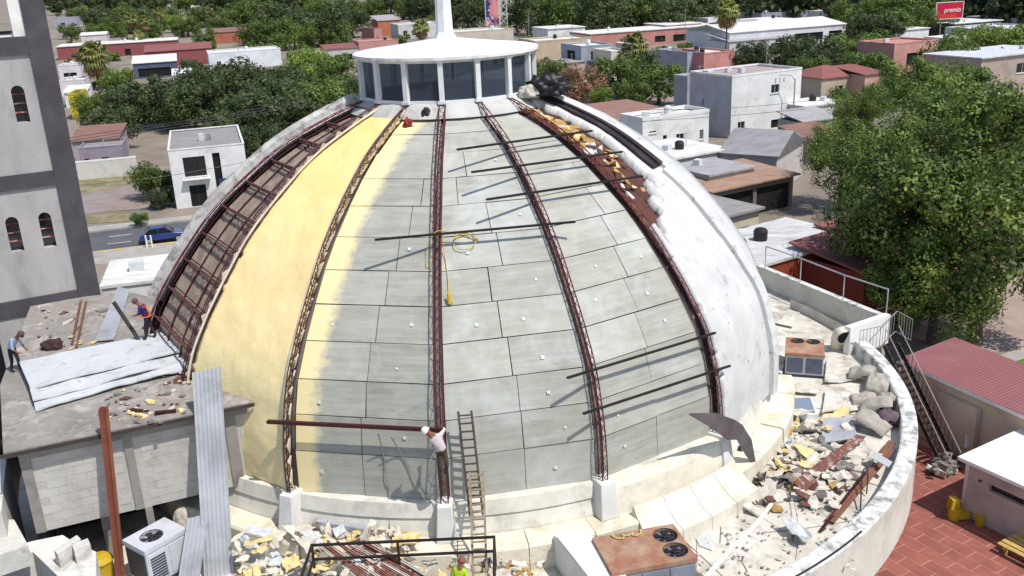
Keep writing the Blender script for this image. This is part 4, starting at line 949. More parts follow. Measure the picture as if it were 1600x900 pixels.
o, u, v, wd = house('beige_house', 'beige three window house at the right edge of the view', 1534, 92, 1660, 7.2, 11, Bg, rm((206, 208, 214)), 22, style='slab', over=.35, front=((.44, .6, 4.2, 5.8, 'w'), (.3, .42, 1.0, 2.6, 'w'), (.1, .16, 2.2, 3.2, 'w')))
for q in (.08, .22):
    mb = MB(); mb.box(u * wd * q - v * .25 + Zv * 1.6, (.9, .45, .7), R_(22)); mb.build('wall_air_conditioner', M_ac, o)
house('dark_store', 'dark low store with white roof below the red billboard', 1492, 38, 1566, 5, 16, wm((96, 92, 102)), rw, 18, front=((.6, .7, 2, 3.4, 'w'),), style='slab')
house('pale_far_house', 'pale greenish far wall at the right edge below the treetops', 1560, 48, 1640, 5, 16, wm((196, 206, 208)), rw, 18, par=.2)
house('grey_gable_house', 'large grey sheet gable roof house near the big tree', 1126, 240, 1214, 4.0, 10, wm((186, 180, 178)), rm((150, 147, 149)), -36, style='gable', par=1.9, front=((.3, .5, .1, 2.3, 'o'),))
house('white_slab_house', 'white flat roof strip between dome and grey gable', 1052, 250, 1140, 4.2, 9, wm((200, 196, 186)), rw, 28, style='slab', front=((.3, .5, .8, 2.2, 'w'),))
o, u, v, wd = house('brown_carport', 'brown sheet carport with dark underside right of the dome', 1112, 300, 1240, 3.3, 7, wm((120, 112, 112)), rm((164, 134, 114)), 28, style='mono', par=.4, front=((.04, .5, .05, 2.7, 'o'), (.54, .96, .05, 2.7, 'o')), cat='carport', over=.5)
house('grey_slab_house', 'pale grey flat roof behind the brown carport', 1108, 276, 1178, 4.0, 6, wm((190, 188, 180)), rgr, 28, style='slab')
o, u, v, wd = house('cream_block_house', 'cream block with flat grey roof close behind the dome edge', 1112, 345, 1186, 4.6, 9, wm((204, 196, 172)), rg, 30, style='slab', over=.35, front=((.62, .8, 2.2, 3.4, 'w'),), right=((.3, .6, 1.0, 3, 'o'),))
house('rust_front_house', 'house with pale flat roof and rust stained brown wall behind the parapet', 1168, 424, 1345, 4.2, 7, Br, rm((204, 204, 204)), 30, style='slab', over=.15, front=((.7, .78, .1, 2.2, 'd'),))
house('brick_arch_house', 'dark brick house with small arched opening under the big tree', 1352, 428, 1420, 4.0, 6, wm((120, 52, 40)), rr_, 30, style='mono', par=.8, front=((.35, .55, 1.2, 2.7, 'w'),))
house('pink_low_house', 'low pinkish house half hidden by the big trees', 1420, 405, 1560, 3.8, 8, wm((190, 110, 100)), rr_, 28, style='mono', par=.8, front=((.2, .3, .8, 2.2, 'w'), (.6, .7, .8, 2.2, 'w')))
for i, (x, y, xr, lab) in enumerate(((846, 24, 880, 'far pale roof in the trees right of the billboard tower'), (1130, 12, 1180, 'far white dome shaped store at top right'), (1190, 22, 1262, 'far grey roof above the warehouse ridge'), (1268, 14, 1290, 'tiny far white house over the warehouse'), (1312, 20, 1336, 'tiny far pale house left of the upper right trees'),
        (530, 12, 558, 'tiny far white roof in the trees left of the spire'), (1586, 30, 1620, 'far pale house in the top right corner'), (584, 46, 596, 'narrow far pink house left of the orange one'), (1106, 30, 1140, 'far dull house behind the tall palm'), (398, 12, 420, 'far pale hut among treetops left'))):
    house('far_house', lab, x, y, xr, 5, 16, (Wt, Cr, Gy, Pk)[i % 4], (rw, rgr, rw)[i % 3], 14 + i, front=((.3, .5, 1, 2.6, 'w'),))

for (nm, lab, x, y, xr, h, d, wl_, rf, an, st_) in (
  ('white_low_house', 'low white house right of the white cube building', 1258, 168, 1318, 3.6, 6, wm((206, 204, 200)), rw, 22, 'slab'), ('grey_lean_to', 'grey lean to below the low white house by the tree', 1256, 192, 1312, 3.0, 5, wm((150, 160, 160)), rgr, 22, 'mono'),
  ('rusty_lean_to', 'rusty lean to half under the big tree', 1262, 218, 1320, 2.8, 5, wm((176, 150, 140)), rb, 22, 'mono'), ('pale_hut', 'pale hut between palm and low grey house', 984, 70, 1012, 4, 8, Cr, rw, 17, 'slab'), ('pale_low_house', 'pale low house below the tan house by the lantern', 868, 100, 914, 3.6, 8, wm((196, 186, 180)), rgr, 16, 'slab'),
  ('brown_low_house', 'low brown roof house below the blue grey house', 846, 108, 884, 3.4, 8, wm((180, 160, 150)), rb, 16, 'mono'), ('peach_house', 'peach house beyond the red hip roof', 1352, 118, 1384, 4.2, 8, wm((206, 164, 146)), rr_, 20, 'mono'), ('white_back_house', 'white house peeking above the salmon tower house', 1408, 48, 1452, 5, 12, Wt, rw, 20, 'slab'),
  ('cream_far_house', 'cream house just right of the tall palm', 1150, 40, 1200, 5, 14, Cr, rgr, 18, 'gable'), ('stone_dome_house', 'far pale house with rounded look above the warehouse left end', 1196, 34, 1250, 5.5, 16, wm((196, 182, 164)), rw, 18, 'slab'), ('pink_far_house', 'far pink house above the long pink house roof', 1040, 40, 1096, 5, 14, Pk, rw, 16, 'slab'), ('white_far_terrace', 'far white terrace above the tan house', 856, 46, 914, 5, 14, Wt, rw, 15, 'slab'),
  ('white_block_house', 'white block between dark store and beige house', 1500, 62, 1548, 4.5, 10, Wt, rw, 20, 'slab'), ('red_far_house', 'red roofed far house by the flat bright tree', 1566, 58, 1612, 4, 10, Cr, rr_, 20, 'hip'), ('grey_corner_house', 'grey far house cluster beside the tower top', 92, 44, 122, 4, 14, wm((186, 180, 190)), rw, 12, 'slab'), ('pale_tree_house', 'pale house in the left palm gap above the long white roof', 126, 56, 166, 4.4, 12, wm((214, 200, 204)), rw, 13, 'gable'),
  ('white_lean_house', 'white lean to between the striped terraces and the yellow wall', 100, 146, 134, 3.0, 6, Wt, rw, 10, 'mono'), ('white_shed_roof', 'white shed roof tucked in the dark trees above the shop', 270, 118, 300, 3.4, 6, Wt, rw, 14, 'mono')):
    house(nm, lab, x, y, xr, h, d, wl_, rf, an, style=st_, par=.9 if st_ != 'slab' else .3, front=((.15, .35, .9, 2.1, 'w'), (.55, .75, .1, 2.1, 'd')))
rc = random.Random(3)
for key, (o_, u_, v_, wd_) in list(HOUSES.items()):
    if o_.name.startswith(('lot_wall', 'far_', 'low_white', 'two_storey')) or wd_ < 5: continue
    kids = [c for c in o_.children if c.name.startswith('parapet') or c.name.startswith('roof')]
    if not kids or any(k_.name.startswith('parapet') for k_ in kids) is False and len(kids[0].data.vertices) != 8: continue
    hh = max(v.co.z for v in kids[0].data.vertices) - (.3 if kids[0].name.startswith('parapet') else 0)
    dep = max(abs(Vector(v.co).dot(v_)) for v in kids[0].data.vertices)
    for q in range(rc.choice((1, 2, 3))):
        a_, b_ = rc.uniform(.2, .8) * wd_, rc.uniform(.25, .75) * dep; kind = rc.random(); c_ = u_ * a_ + v_ * b_ + Zv * (hh - .12)
        mb = MB()
        if kind < .4:
            mb.lathe([(.01, 0), (.5, 0), (.52, .8), (.4, 1.0), (.15, 1.08), (.01, 1.1)], 10, c=tuple(c_)); mb.build('water_tank', M_black if rc.random() < .6 else M_ac, o_)
        elif kind < .8:
            mb.box(c_ + Zv * .35, (.9, .7, .7), rc.random()); mb.build('roof_unit', M_ac, o_)
        else:
            mb.tube([c_, c_ + Zv * 1.6], .05, 5); mb.bar(c_ + Zv * 1.5 - u_ * .4, c_ + Zv * 1.5 + u_ * .4, .04, .04); mb.build('antenna', M_galv0, o_)
# -- billboards
def billboard(name, label, x0, y0, x1, y1, zt, m, text=None, lattice=True):
    A = W(x0, y1, zt); B_ = W(x1, y1, zt); B_ = Vector((B_.x, A.y + (B_.x - A.x) * .15, zt)); ztop = zat(A, y0)
    o = empty(name, (A.x, A.y, GZ), label, 'billboard'); d = B_ - A; d.z = 0; L = d.length; d.normalize(); nn = Vector((d.y, -d.x, 0))
    lo, hi = .5, 60
    for i in range(40):
        mdl = (lo + hi) / 2
        if pix(A + d * mdl)[0] < x1: lo = mdl
        else: hi = mdl
    L = lo; z0, z1 = zt - GZ, ztop - GZ
    P = lambda u, z, q: d * u + nn * q + Vector((0, 0, z))
    mb = MB(); mb.hexa([P(0, z0, 0), P(L, z0, 0), P(L, z0, -.25), P(0, z0, -.25), P(0, z1, 0), P(L, z1, 0), P(L, z1, -.25), P(0, z1, -.25)]); mb.build('panel', m, o)
    mb = MB(); t = .18
    for a, b, c, e in ((-t, L + t, z0 - t, z0), (-t, L + t, z1, z1 + t), (-t, 0, z0, z1), (L, L + t, z0, z1)):
        mb.hexa([P(a, c, .06), P(b, c, .06), P(b, c, -.3), P(a, c, -.3), P(a, e, .06), P(b, e, .06), P(b, e, -.3), P(a, e, -.3)])
    mb.build('panel_frame', M_frame, o)
    for q in (.25, .75):
        mb = MB(); mb.bar(P(L * q, 0, -.5), P(L * q, z1 - .3, -.5), .25, .25); mb.build('post', M_conc, o)
    return o, P, L, z0, z1
def bb_red(nt, pos, base, g): return base
o, P, L, z0, z1 = billboard('red_billboard', 'red billboard with white lettering in the trees at top right', 1462, 5, 1503, 30, GZ + 6.5, mat('billboard_red', (196, 24, 60), (176, 20, 50), sc=.2, bump=0))
tc = bpy.data.curves.new('billboard_text', 'FONT'); tc.body = 'premio'; tc.align_x = 'CENTER'; tc.align_y = 'CENTER'; tc.size = (z1 - z0) * .42; tc.extrude = .02; tc.shear = .15; tc.offset = .03
to = bpy.data.objects.new('tmp', tc); COL.objects.link(to); bpy.context.view_layer.update()
me = bpy.data.meshes.new_from_object(to.evaluated_get(bpy.context.evaluated_depsgraph_get())); bpy.data.objects.remove(to)
t = link('lettering', me, o); me.materials.clear(); me.materials.append(M_stick)
dx = (P(1, 0, 0) - P(0, 0, 0)); t.rotation_euler = (R_(90), 0, math.atan2(dx.y, dx.x)); t.location = P(L * .6, z0 + (z1 - z0) * .52, .05)
mb = MB(); mb.hexa([P(a, z, q) for z in (z0 + .2, z0 + (z1 - z0) * .26) for a, q in ((0.1, .03), (L * .75, .03), (L * .75, .0), (.1, .0))]); mb.build('stripe', mat('billboard_orange', (216, 60, 36), bump=0), o)
def bill_extra(nt, pos, base, g):
    n1 = ramp(nt, noise_(nt, pos, .35, 2), .45, .55); base = mixc(nt, n1, base, lin((206, 130, 130)))
    return mixc(nt, ramp(nt, noise_(nt, pos, .8, 2), .6, .66), base, lin((190, 190, 205)))
o, P, L, z0, z1 = billboard('tall_billboard', 'tall dark blue and pink advertising panel on a lattice behind the lantern', 760, -30, 780, 40, GZ + 5.5, mat('billboard_print', (48, 44, 90), (70, 56, 110), sc=.3, bump=0, extra=bill_extra))
for q in range(6):
    za, zb_ = z0 + (z1 - z0) * q / 6, z0 + (z1 - z0) * (q + 1) / 6
    mb = MB(); mb.bar(P(L + .5, za, -.6), P(L + 3.0, zb_, -.6), .16, .16); mb.bar(P(L + 3.0, za, -.6), P(L + .5, zb_, -.6), .16, .16); mb.build('lattice_brace', M_frame, o)
for e in (.5, 3.0):
    mb = MB(); mb.bar(P(L + e, 0, -.6), P(L + e, z1, -.6), .2, .2); mb.build('lattice_post', M_frame, o)
# ================================================================== TREES
def crown_quads(seed, nblob, nleaf, leaf, flat=.8, dense=.7):
    rg_ = np.random.default_rng(seed)
    th = rg_.uniform(0, 2 * np.pi, nblob); ph = rg_.uniform(-.85, 1.0, nblob); rad = rg_.uniform(.4, .9, nblob)
    cc = np.stack([rad * np.cos(th) * np.sqrt(1 - np.clip(ph, -1, 1) ** 2 * .8), rad * np.sin(th) * np.sqrt(1 - np.clip(ph, -1, 1) ** 2 * .8), rad * ph * flat], -1)
    br = rg_.uniform(.15, .4, nblob)
    k = rg_.integers(0, nblob, nleaf); d = rg_.normal(size=(nleaf, 3)); d /= np.linalg.norm(d, axis=1)[:, None]
    rr = br[k] * (dense + (1 - dense) * rg_.random(nleaf) ** .5) * rg_.uniform(.75, 1.12, nleaf)
    p = cc[k] + d * rr[:, None] * np.array([1, 1, .8])
    nrm = d * 1.25 + rg_.normal(size=(nleaf, 3)) * .42 + np.array([0, 0, .2]); nrm /= np.linalg.norm(nrm, axis=1)[:, None]
    a = np.cross(nrm, rg_.normal(size=(nleaf, 3))); a /= np.linalg.norm(a, axis=1)[:, None]; b = np.cross(nrm, a)
    sz = leaf * rg_.uniform(.6, 1.35, nleaf)[:, None]
    tip = nrm * sz * rg_.uniform(-.3, .3, nleaf)[:, None]
    return np.stack([p - a * sz, p - b * sz * .55 + tip, p + a * sz, p + b * sz * .55 + tip], 1), cc
def make_variant(seed, nblob, nleaf, leaf, flat=.8):
    Q, cc = crown_quads(seed, nblob, nleaf, leaf, flat)
    me = quads_obj('crown', Q, M_white); m = me.data; bpy.data.objects.remove(me)
    mb = MB(); h = 1.15
    mb.tube([(0, 0, -h), (.02, .01, -h * .6), (.0, .02, -.2), (0, 0, .25)], [.075, .06, .045, .02], 7)
    for c in cc[np.argsort(-np.linalg.norm(cc, axis=1))[:9]]:
        c = Vector(c); s0 = Vector((0, 0, -.55 + .3 * random.random())); mid = s0.lerp(c, .5) + Vector((0, 0, .08)); mb.tube([s0, mid, c], [.035, .024, .008], 5)
    t = mb.build('trunk', mat('bark', (92, 78, 66), (70, 58, 50), sc=3, bump=.6)); tm = t.data; bpy.data.objects.remove(t)
    return m, tm
VAR = {'n': [make_variant(i, 40, 6500, .045) for i in range(5)], 'b': [make_variant(20 + i, 42, 19000, .025, .85) for i in range(3)]}
LM = {'dark': leafmat('foliage_dark_olive', (72, 88, 50), (50, 66, 36), (94, 106, 66)),
      'mid': leafmat('foliage_green', (88, 112, 48), (62, 86, 34), (112, 130, 62)),
      'bright': leafmat('foliage_bright', (122, 146, 60), (92, 122, 44), (142, 158, 76), .35),
      'big': leafmat('foliage_big_tree', (86, 112, 50), (48, 72, 30), (128, 146, 68), .25),
      'pink': leafmat('foliage_pinkish', (140, 118, 84), (112, 120, 60), (176, 120, 110), .3)}
VM = {}
def tree(label, x, y, hc, r, kind='dark', var='n', sq=1.0, group=None, name='tree', cat='tree'):
    P = W(x, y, GZ + hc); o = empty(name, (P.x, P.y, GZ), label, cat, group)
    i = random.randrange(len(VAR[var])); cm, tm = VAR[var][i]
    key = (var, i, kind)
    if key not in VM:
        c2 = cm.copy(); c2.materials.clear(); c2.materials.append(LM[kind]); VM[key] = c2
    rz = random.uniform(0, 6.28)
    c = link('crown', VM[key], o); c.location = (0, 0, hc); c.scale = (r, r * random.uniform(.9, 1.1), r * sq); c.rotation_euler.z = rz
    t = link('trunk', tm, o); t.location = (0, 0, hc); t.scale = (r, r, max(hc / 1.15, r * .4)); t.rotation_euler.z = rz
    return o
TL = [
 # left cluster
 ('dark olive tree hugging the bell tower side, behind the shop', 205, 168, 5, 5.2, 'dark'), ('dark tree right behind the white two storey shop', 268, 160, 5, 5.6, 'dark'), ('tall dark tree above the white two storey shop roof', 330, 140, 6, 6.2, 'dark'),
 ('widest dark tree in the row left of the dome', 398, 142, 6.4, 6.8, 'dark'), ('dark tree touching the upper left dome edge', 440, 185, 6, 5.6, 'dark'), ('low dark tree between shop and dome', 395, 185, 5, 5, 'dark'), ('grey green tree below the bright one near the lantern', 505, 160, 5, 5, 'mid'),
 ('bright yellow green tree left of the lantern', 480, 108, 5, 6, 'bright'), ('bright green tree next to the lantern glass', 525, 120, 5, 5.5, 'mid'), ('round green shrub tree beside the shop wall', 240, 282, 2.6, 2.6, 'mid'), ('small bush at the left foot of the shop', 250, 310, 1.4, 1.5, 'dark'),
 ('street tree sapling by the far pavement', 218, 342, 1.0, .9, 'mid'), ('leafy bush under the yellow wall', 140, 165, 2.8, 3.2, 'mid'), ('dark tree below the fan palm', 180, 128, 3.5, 4, 'mid'), ('large tree behind the white roofs, top left', 160, 36, 7, 10, 'dark'), ('large tree behind the palm cluster', 215, 34, 7, 9, 'dark'),
 ('green tree between palms at upper left', 268, 38, 5, 6, 'bright'), ('tree at the top behind the striped roof', 372, 24, 7, 9, 'mid'), ('very large dark tree mass left of centre top', 430, 38, 8, 10, 'dark'), ('very large dark tree beside the pink house', 500, 42, 8, 10, 'dark'), ('dark tree behind the pink house', 548, 36, 7, 7, 'dark'), ('tree at the top edge near the far white hut', 455, 10, 9, 12, 'mid'),
 ('small tree beside the bell tower top', 110, 50, 4, 5, 'mid'), ('dark bush in front of the red house', 300, 106, 3, 3.0, 'dark'),
 # centre
 ('dark tree directly left of the spire', 655, 14, 8, 9, 'dark'), ('dark tree directly right of the spire', 730, 22, 9, 8, 'dark'), ('dark tree right of the advertising lattice', 825, 22, 9, 9, 'dark'), ('big tree above the tan house', 880, 20, 9, 10, 'mid'), ('big dark tree above the long pink house, left end', 940, 24, 9, 9, 'dark'), ('big tree above the long pink house, middle', 1000, 20, 9, 10, 'mid'), ('dark tree above the long pink house, right end', 1055, 26, 8, 8, 'dark'), ('tree next to the tall palm', 1095, 18, 8, 8, 'dark'),
 ('round tree right beside the lantern', 852, 122, 4, 4.6, 'mid'), ('pinkish flowering tree right of the lantern', 912, 132, 4, 4.2, 'pink'), ('bright bush below the flowering tree', 940, 152, 2, 2.2, 'bright'), ('dark tree in front of the blue grey house', 965, 118, 5, 4.6, 'mid'), ('tree left of the grey wing', 1030, 130, 4.5, 4.6, 'mid'), ('tree under the fan palm', 995, 102, 5, 4.4, 'dark'), ('bush left of the grey wing, nearest the dome', 985, 150, 3, 3.4, 'mid'), ('dark tree right behind the salmon house', 1175, 92, 4.5, 4.4, 'dark'),
 # right
 ('dark tree behind the white cube building', 1240, 84, 5, 5, 'dark'), ('dark round tree right of the white cube building', 1280, 98, 5, 6, 'dark'), ('tree between red hip roof and warehouse', 1335, 88, 5, 5.5, 'mid'), ('tree right of the warehouse', 1368, 54, 6, 7, 'dark'), ('large tree left of the red billboard', 1400, 24, 8, 9, 'mid'), ('large tree touching the red billboard', 1440, 22, 8, 7.5, 'mid'), ('large tree at the top right of the warehouse', 1350, 14, 8, 9, 'dark'),
 ('tree right of the salmon tower house', 1505, 104, 5, 6.5, 'mid'), ('flat bright green tree at far right', 1555, 74, 4, 6, 'bright'), ('bush under the red billboard', 1480, 46, 4, 5, 'dark'), ('tree in front of the dark store', 1520, 66, 4, 4.6, 'mid'), ('tree in the top right corner', 1575, 8, 8, 9, 'mid'), ('tree right above the billboard', 1535, 6, 9, 9, 'dark'), ('dark tree behind the red hip roof', 1300, 80, 4, 4.5, 'dark')]
for t in TL: tree(t[0], t[1], t[2], t[3] * .82, t[4] * 1.12, t[5])
FILL = [('dark tree in the packed row between the tower and the white cube block', 'packed trees left', [(170, 200, 4, 4.2), (300, 165, 5, 5.0), (350, 162, 5, 5.2), (360, 136, 5, 5.0), (430, 132, 5, 5.0), (455, 150, 5, 5.0), (480, 235, 4, 4.0), (520, 190, 4.5, 4.4), (545, 150, 4.5, 4.4), (365, 205, 4, 4.0), (410, 225, 3.6, 3.8), (420, 160, 6, 5.4)], 'dark'),
 ('tree in the thick green band along the top left above the white roofs', 'top left tree band', [(120, 24, 5, 7), (150, 50, 4.5, 5.5), (180, 44, 5, 6), (236, 48, 4.5, 5.5), (262, 30, 6, 8), (292, 44, 4.6, 6), (312, 28, 6, 8), (345, 42, 5, 6), (110, 6, 7, 9), (160, 4, 8, 10), (210, 2, 8, 10), (320, 62, 4, 4.4), (400, 22, 7, 9), (450, 34, 6, 8), (190, 22, 6, 8), (240, 8, 7, 9), (290, 6, 7, 9), (350, 3, 8, 10), (400, 50, 5.5, 7), (460, 56, 5.5, 7), (525, 52, 5, 6), (575, 14, 7, 8), (610, 6, 8, 9), (640, 12, 7, 8), (500, 18, 7, 9), (545, 18, 7, 8)], 'mid'),
 ('tree in the thick dark band above the pink and tan houses behind the lantern', 'centre tree band', [(905, 24, 6.5, 6), (965, 22, 6.5, 6), (870, 2, 8, 9), (930, 0, 8, 9), (1060, 0, 8, 8)], 'dark'),
 ('tree filling the gaps between the houses right of the dome', 'gap trees right', [(1262, 114, 4, 4.0), (1352, 108, 4.5, 4.4), (1375, 82, 5, 4.8), (1480, 84, 4.6, 4.6), (1500, 140, 5, 5.0), (1420, 40, 6, 6), (1585, 66, 4.4, 4.8), (1395, 44, 6, 6), (1330, 30, 6, 6.4)], 'mid')]
for lab, grp, L_, kd in FILL:
    for (x, y, hc, r) in L_: tree(lab, x, y, hc * .85, r * 1.1, kd, group=grp)
for t in (('largest leafy tree in front of the pink low house', 1425, 340, 7, 6.2), ('huge green tree at the right edge, nearest', 1545, 350, 8, 6.8), ('green tree rising behind the two largest at right', 1490, 220, 8, 6.2), ('tree with dark gaps above the grey gable roof', 1318, 235, 6, 4.2), ('green tree joining the small left one to the big crowns', 1372, 250, 7, 5.2), ('leafy tree below the red hip roof', 1345, 175, 6, 4.0), ('tall green tree below the salmon house', 1415, 145, 7, 5.2), ('green tree at right edge below the beige house', 1580, 240, 8, 7), ('dark lower tree by the rust stained house', 1465, 445, 4, 4.6)):
    tree(t[0], t[1], t[2], t[3], t[4], 'big', 'b')
# far wood along the top of the view
rgn = np.random.default_rng(5); QQ = []
base_q = [crown_quads(60 + i, 14, 420, .13)[0] for i in range(4)]
def wood(px_list, name, label):
    QQ = []
    for (x0, x1, y, n, hc, r) in px_list:
        for i in range(n):
            x = rgn.uniform(x0, x1); yy = y + rgn.uniform(-4, 4); P = W(x, max(yy, -8 if x > 400 else 0), GZ + hc)
            rr = r * rgn.uniform(.7, 1.2); QQ.append(base_q[rgn.integers(4)] * rr + np.array([P.x, P.y, GZ + hc]))
    tag(quads_obj(name, np.concatenate(QQ), LM['dark']), label, 'trees', kind='stuff')
wood([(60, 1700, -4, 46, 9, 14), (60, 1700, 4, 34, 8, 10), (60, 560, 4, 26, 9, 12), (780, 1120, 8, 16, 8, 9), (1300, 1620, 8, 14, 8, 8)], 'far_wood', 'dark far off tree belt along the top of the view')
mb = MB(); 
# scattered low shrubs as one green ground cover between the houses
QQ = []
for i in range(230):
    x = rgn.uniform(90, 1600); y = rgn.uniform(22, 150)
    if 250 < x < 1250 and y > 95: continue
    P = W(x, y, GZ + 1.2); QQ.append(base_q[rgn.integers(4)] * rgn.uniform(.9, 2.2) * (1 + (150 - y) / 120) + np.array([P.x, P.y, GZ + 1.2]))
tag(quads_obj('undergrowth', np.concatenate(QQ), LM['mid']), 'low green undergrowth between the town houses', 'undergrowth', kind='stuff')
# palms
M_frond = leafmat('palm_frond', (118, 128, 62), (84, 100, 40), (150, 146, 84), .2)
M_skirt = leafmat('palm_dead_frond', (170, 146, 98), (140, 114, 72), (120, 96, 60), .1)
M_ptr = mat('palm_trunk', (134, 118, 100), (104, 90, 76), sc=2, bump=.5, stretch=(1, 1, 4))
def palm(label, x, y, h, r, nf=34, sk=16):
    P = W(x, y, GZ + h); o = empty('fan_palm', (P.x, P.y, GZ), label, 'palm')
    mb = MB(); mb.tube([(0, 0, 0), (.1, 0, h * .4), (.05, .08, h * .8), (0, 0, h)], [.42, .3, .26, .3], 8); mb.build('trunk', M_ptr, o)
    for nm, m, n, e0, e1 in (('frond', M_frond, nf, -.45, 1.3), ('dead_frond', M_skirt, sk, -1.35, -.8)):
        mb = MB()
        for i in range(n):
            a = 2.4 * i + random.uniform(-.3, .3); e = e0 + (e1 - e0) * ((i + .5) / n) + random.uniform(-.12, .12)
            d = Vector((math.cos(a) * math.cos(e), math.sin(a) * math.cos(e), math.sin(e))); s0 = Vector((0, 0, h + .15)); L = r * random.uniform(.85, 1.15)
            side = d.cross(Zv); side = side.normalized() if side.length > .01 else Vector((1, 0, 0)); up = side.cross(d)
            hub = s0 + d * L * .45; nb_ = 9
            mb.bar(s0, hub, .05, .05)
            for j in range(nb_):
                q = (j / (nb_ - 1) - .5) * 2.3; dd = d * math.cos(q) + side * math.sin(q); tip = hub + dd * L * .62 * (1 - .25 * abs(q)) - Zv * L * .16 * (1 + abs(q)); mid = hub + dd * L * .34
                w_ = (side * math.cos(q) - d * math.sin(q)) * L * .06
                mb.add([hub, mid + w_ + up * .03, tip, mid - w_ + up * .03], [(0, 1, 2, 3)])
        tag(mb.build(nm, m, o, flip=False), kind='stuff')
    return o
palm('bushy fan palm beside the bell tower', 146, 88, 8, 4.4, 50, 34)
palm('tall thin palm at the left of the palm cluster', 205, 30, 11, 3.2); palm('middle palm of the cluster behind the white shop roof', 226, 34, 10, 3.0); palm('right palm of the cluster behind the white shop roof', 248, 22, 12, 3.0)
palm('palm with green head right beside the tower top', 132, 14, 9, 3.2); palm('pale palm with dead skirt at top left', 322, 16, 9, 3.0, 26, 30); palm('short palm just left of the spire', 658, 44, 6.5, 3.4, 36, 24); palm('fan palm right of the blue grey house', 992, 74, 7.5, 3.4, 40, 22); palm('tall palm with thick shaggy trunk in front of warehouse', 1136, 18, 13, 3.2, 34, 34)
palm('lower palm of the cluster over the red house', 216, 56, 6, 2.6)
# ================================================================== THINGS ON SITE
def sheet(name, label, cat, c4, m, th=.04, nx=16, ny=6, amp=.05, fr=.6, group=None, ref=None, waves=0, wamp=.03, parent=None, seed=0):
    """a real sheet of given thickness through four corners (p00,p10,p11,p01), gently buckled; optional corrugation along p00->p01"""
    p00, p10, p11, p01 = [Vector(p) for p in c4]; nn = (p10 - p00).cross(p01 - p00).normalized()
    if nn.z < 0: nn = -nn
    org = Vector(ref) if ref is not None else (p00 + p10 + p11 + p01) / 4; mb = MB()
    if waves: ny = waves * 4
    for L in (0, 1):
        for i in range(nx + 1):
            for j in range(ny + 1):
                a, b = i / nx, j / ny
                p = p00.lerp(p10, a).lerp(p01.lerp(p11, a), b)
                o = amp * noise.fractal(p * fr + Vector((seed * 7.3, 0, 0)), 1.0, 2.0, 3) + (wamp * math.cos(2 * math.pi * waves * b) if waves else 0)
                mb.v.append(tuple(p + nn * (o + amp * .6 - L * th) - org))
    idx = lambda L, i, j: L * (nx + 1) * (ny + 1) + i * (ny + 1) + j
    for i in range(nx):
        for j in range(ny):
            for L in (0, 1): mb.f.append([idx(L, i, j), idx(L, i + 1, j), idx(L, i + 1, j + 1), idx(L, i, j + 1)]); mb.m.append(0)
    for i in range(nx):
        for j in (0, ny): mb.f.append([idx(0, i, j), idx(0, i + 1, j), idx(1, i + 1, j), idx(1, i, j)]); mb.m.append(0)
    for j in range(ny):
        for i in (0, nx): mb.f.append([idx(0, i, j), idx(0, i, j + 1), idx(1, i, j + 1), idx(1, i, j)]); mb.m.append(0)
    o = mb.build(name, m, parent); o.location = org
    return tag(o, label, cat, group)
M_sheet = mat('white_roof_sheet', (198, 201, 203), (182, 186, 188), sc=.6, dirt=(130, 128, 126), dsc=1.6, dlo=.54, dhi=.7, damt=.6, rough=.6, bump=.15)
M_galv = mat('galvanised_sheet', (188, 190, 194), (168, 170, 176), sc=.8, dirt=(130, 128, 130), dsc=.8, damt=.4, rough=.45, metal=.3, bump=.05)
# -- pile of white roof panels on the annex
ZA = 3.0
def WA(x, y, dz=.1): return W(x, y, ZA + dz)
sheet('roof_panel', 'upper wide white roof panel lying on the annex roof under the worker', 'roof panel', [WA(30, 566, .42), WA(252, 521, .42), WA(285, 549, .4), WA(48, 607, .4)], M_sheet, .06, 30, 8, .06, .5, 'white roof panels on the annex')
sheet('roof_panel', 'middle buckled white roof panel in the annex pile', 'roof panel', [WA(46, 606, .24), WA(284, 553, .26), WA(292, 565, .24), WA(52, 628, .22)], M_sheet, .06, 30, 5, .12, .55, 'white roof panels on the annex', seed=1)
sheet('roof_panel', 'lowest white roof panel of the annex pile nearest the front edge', 'roof panel', [WA(52, 624, .1), WA(235, 578, .14), WA(238, 590, .1), WA(56, 643, .06)], M_sheet, .06, 30, 5, .1, .5, 'white roof panels on the annex', seed=2)
sheet('roof_panel', 'short torn white roof panel sticking right of the annex pile', 'roof panel', [WA(212, 585, .1), WA(300, 566, .2), WA(300, 576, .16), WA(216, 598, .08)], M_sheet, .05, 16, 4, .14, .8, 'white roof panels on the annex', seed=3)
sheet('metal_sheet', 'pale ribbed metal sheet lying near the far edge of the annex roof', 'metal sheet', [WA(148, 534, .06), WA(178, 532, .06), WA(203, 453, .12), WA(184, 449, .12)], M_galv, .03, 8, 8, .03, waves=5, wamp=.02)
for x0, y0, x1, y1, lab in ((126, 470, 112, 538, 'left of two rusty angle bars on the annex roof'), (134, 472, 119, 543, 'right of two rusty angle bars on the annex roof')):
    a, b = WA(x0, y0, .05), WA(x1, y1, .05); mb = MB(); mb.bar(a, b, .1, .02); mb.bar(a + Vector((.05, 0, .04)), b + Vector((.05, 0, .04)), .02, .1); tag(mb.build('angle_bar', M_rust), lab, 'steel bar', 'rusty angle bars')
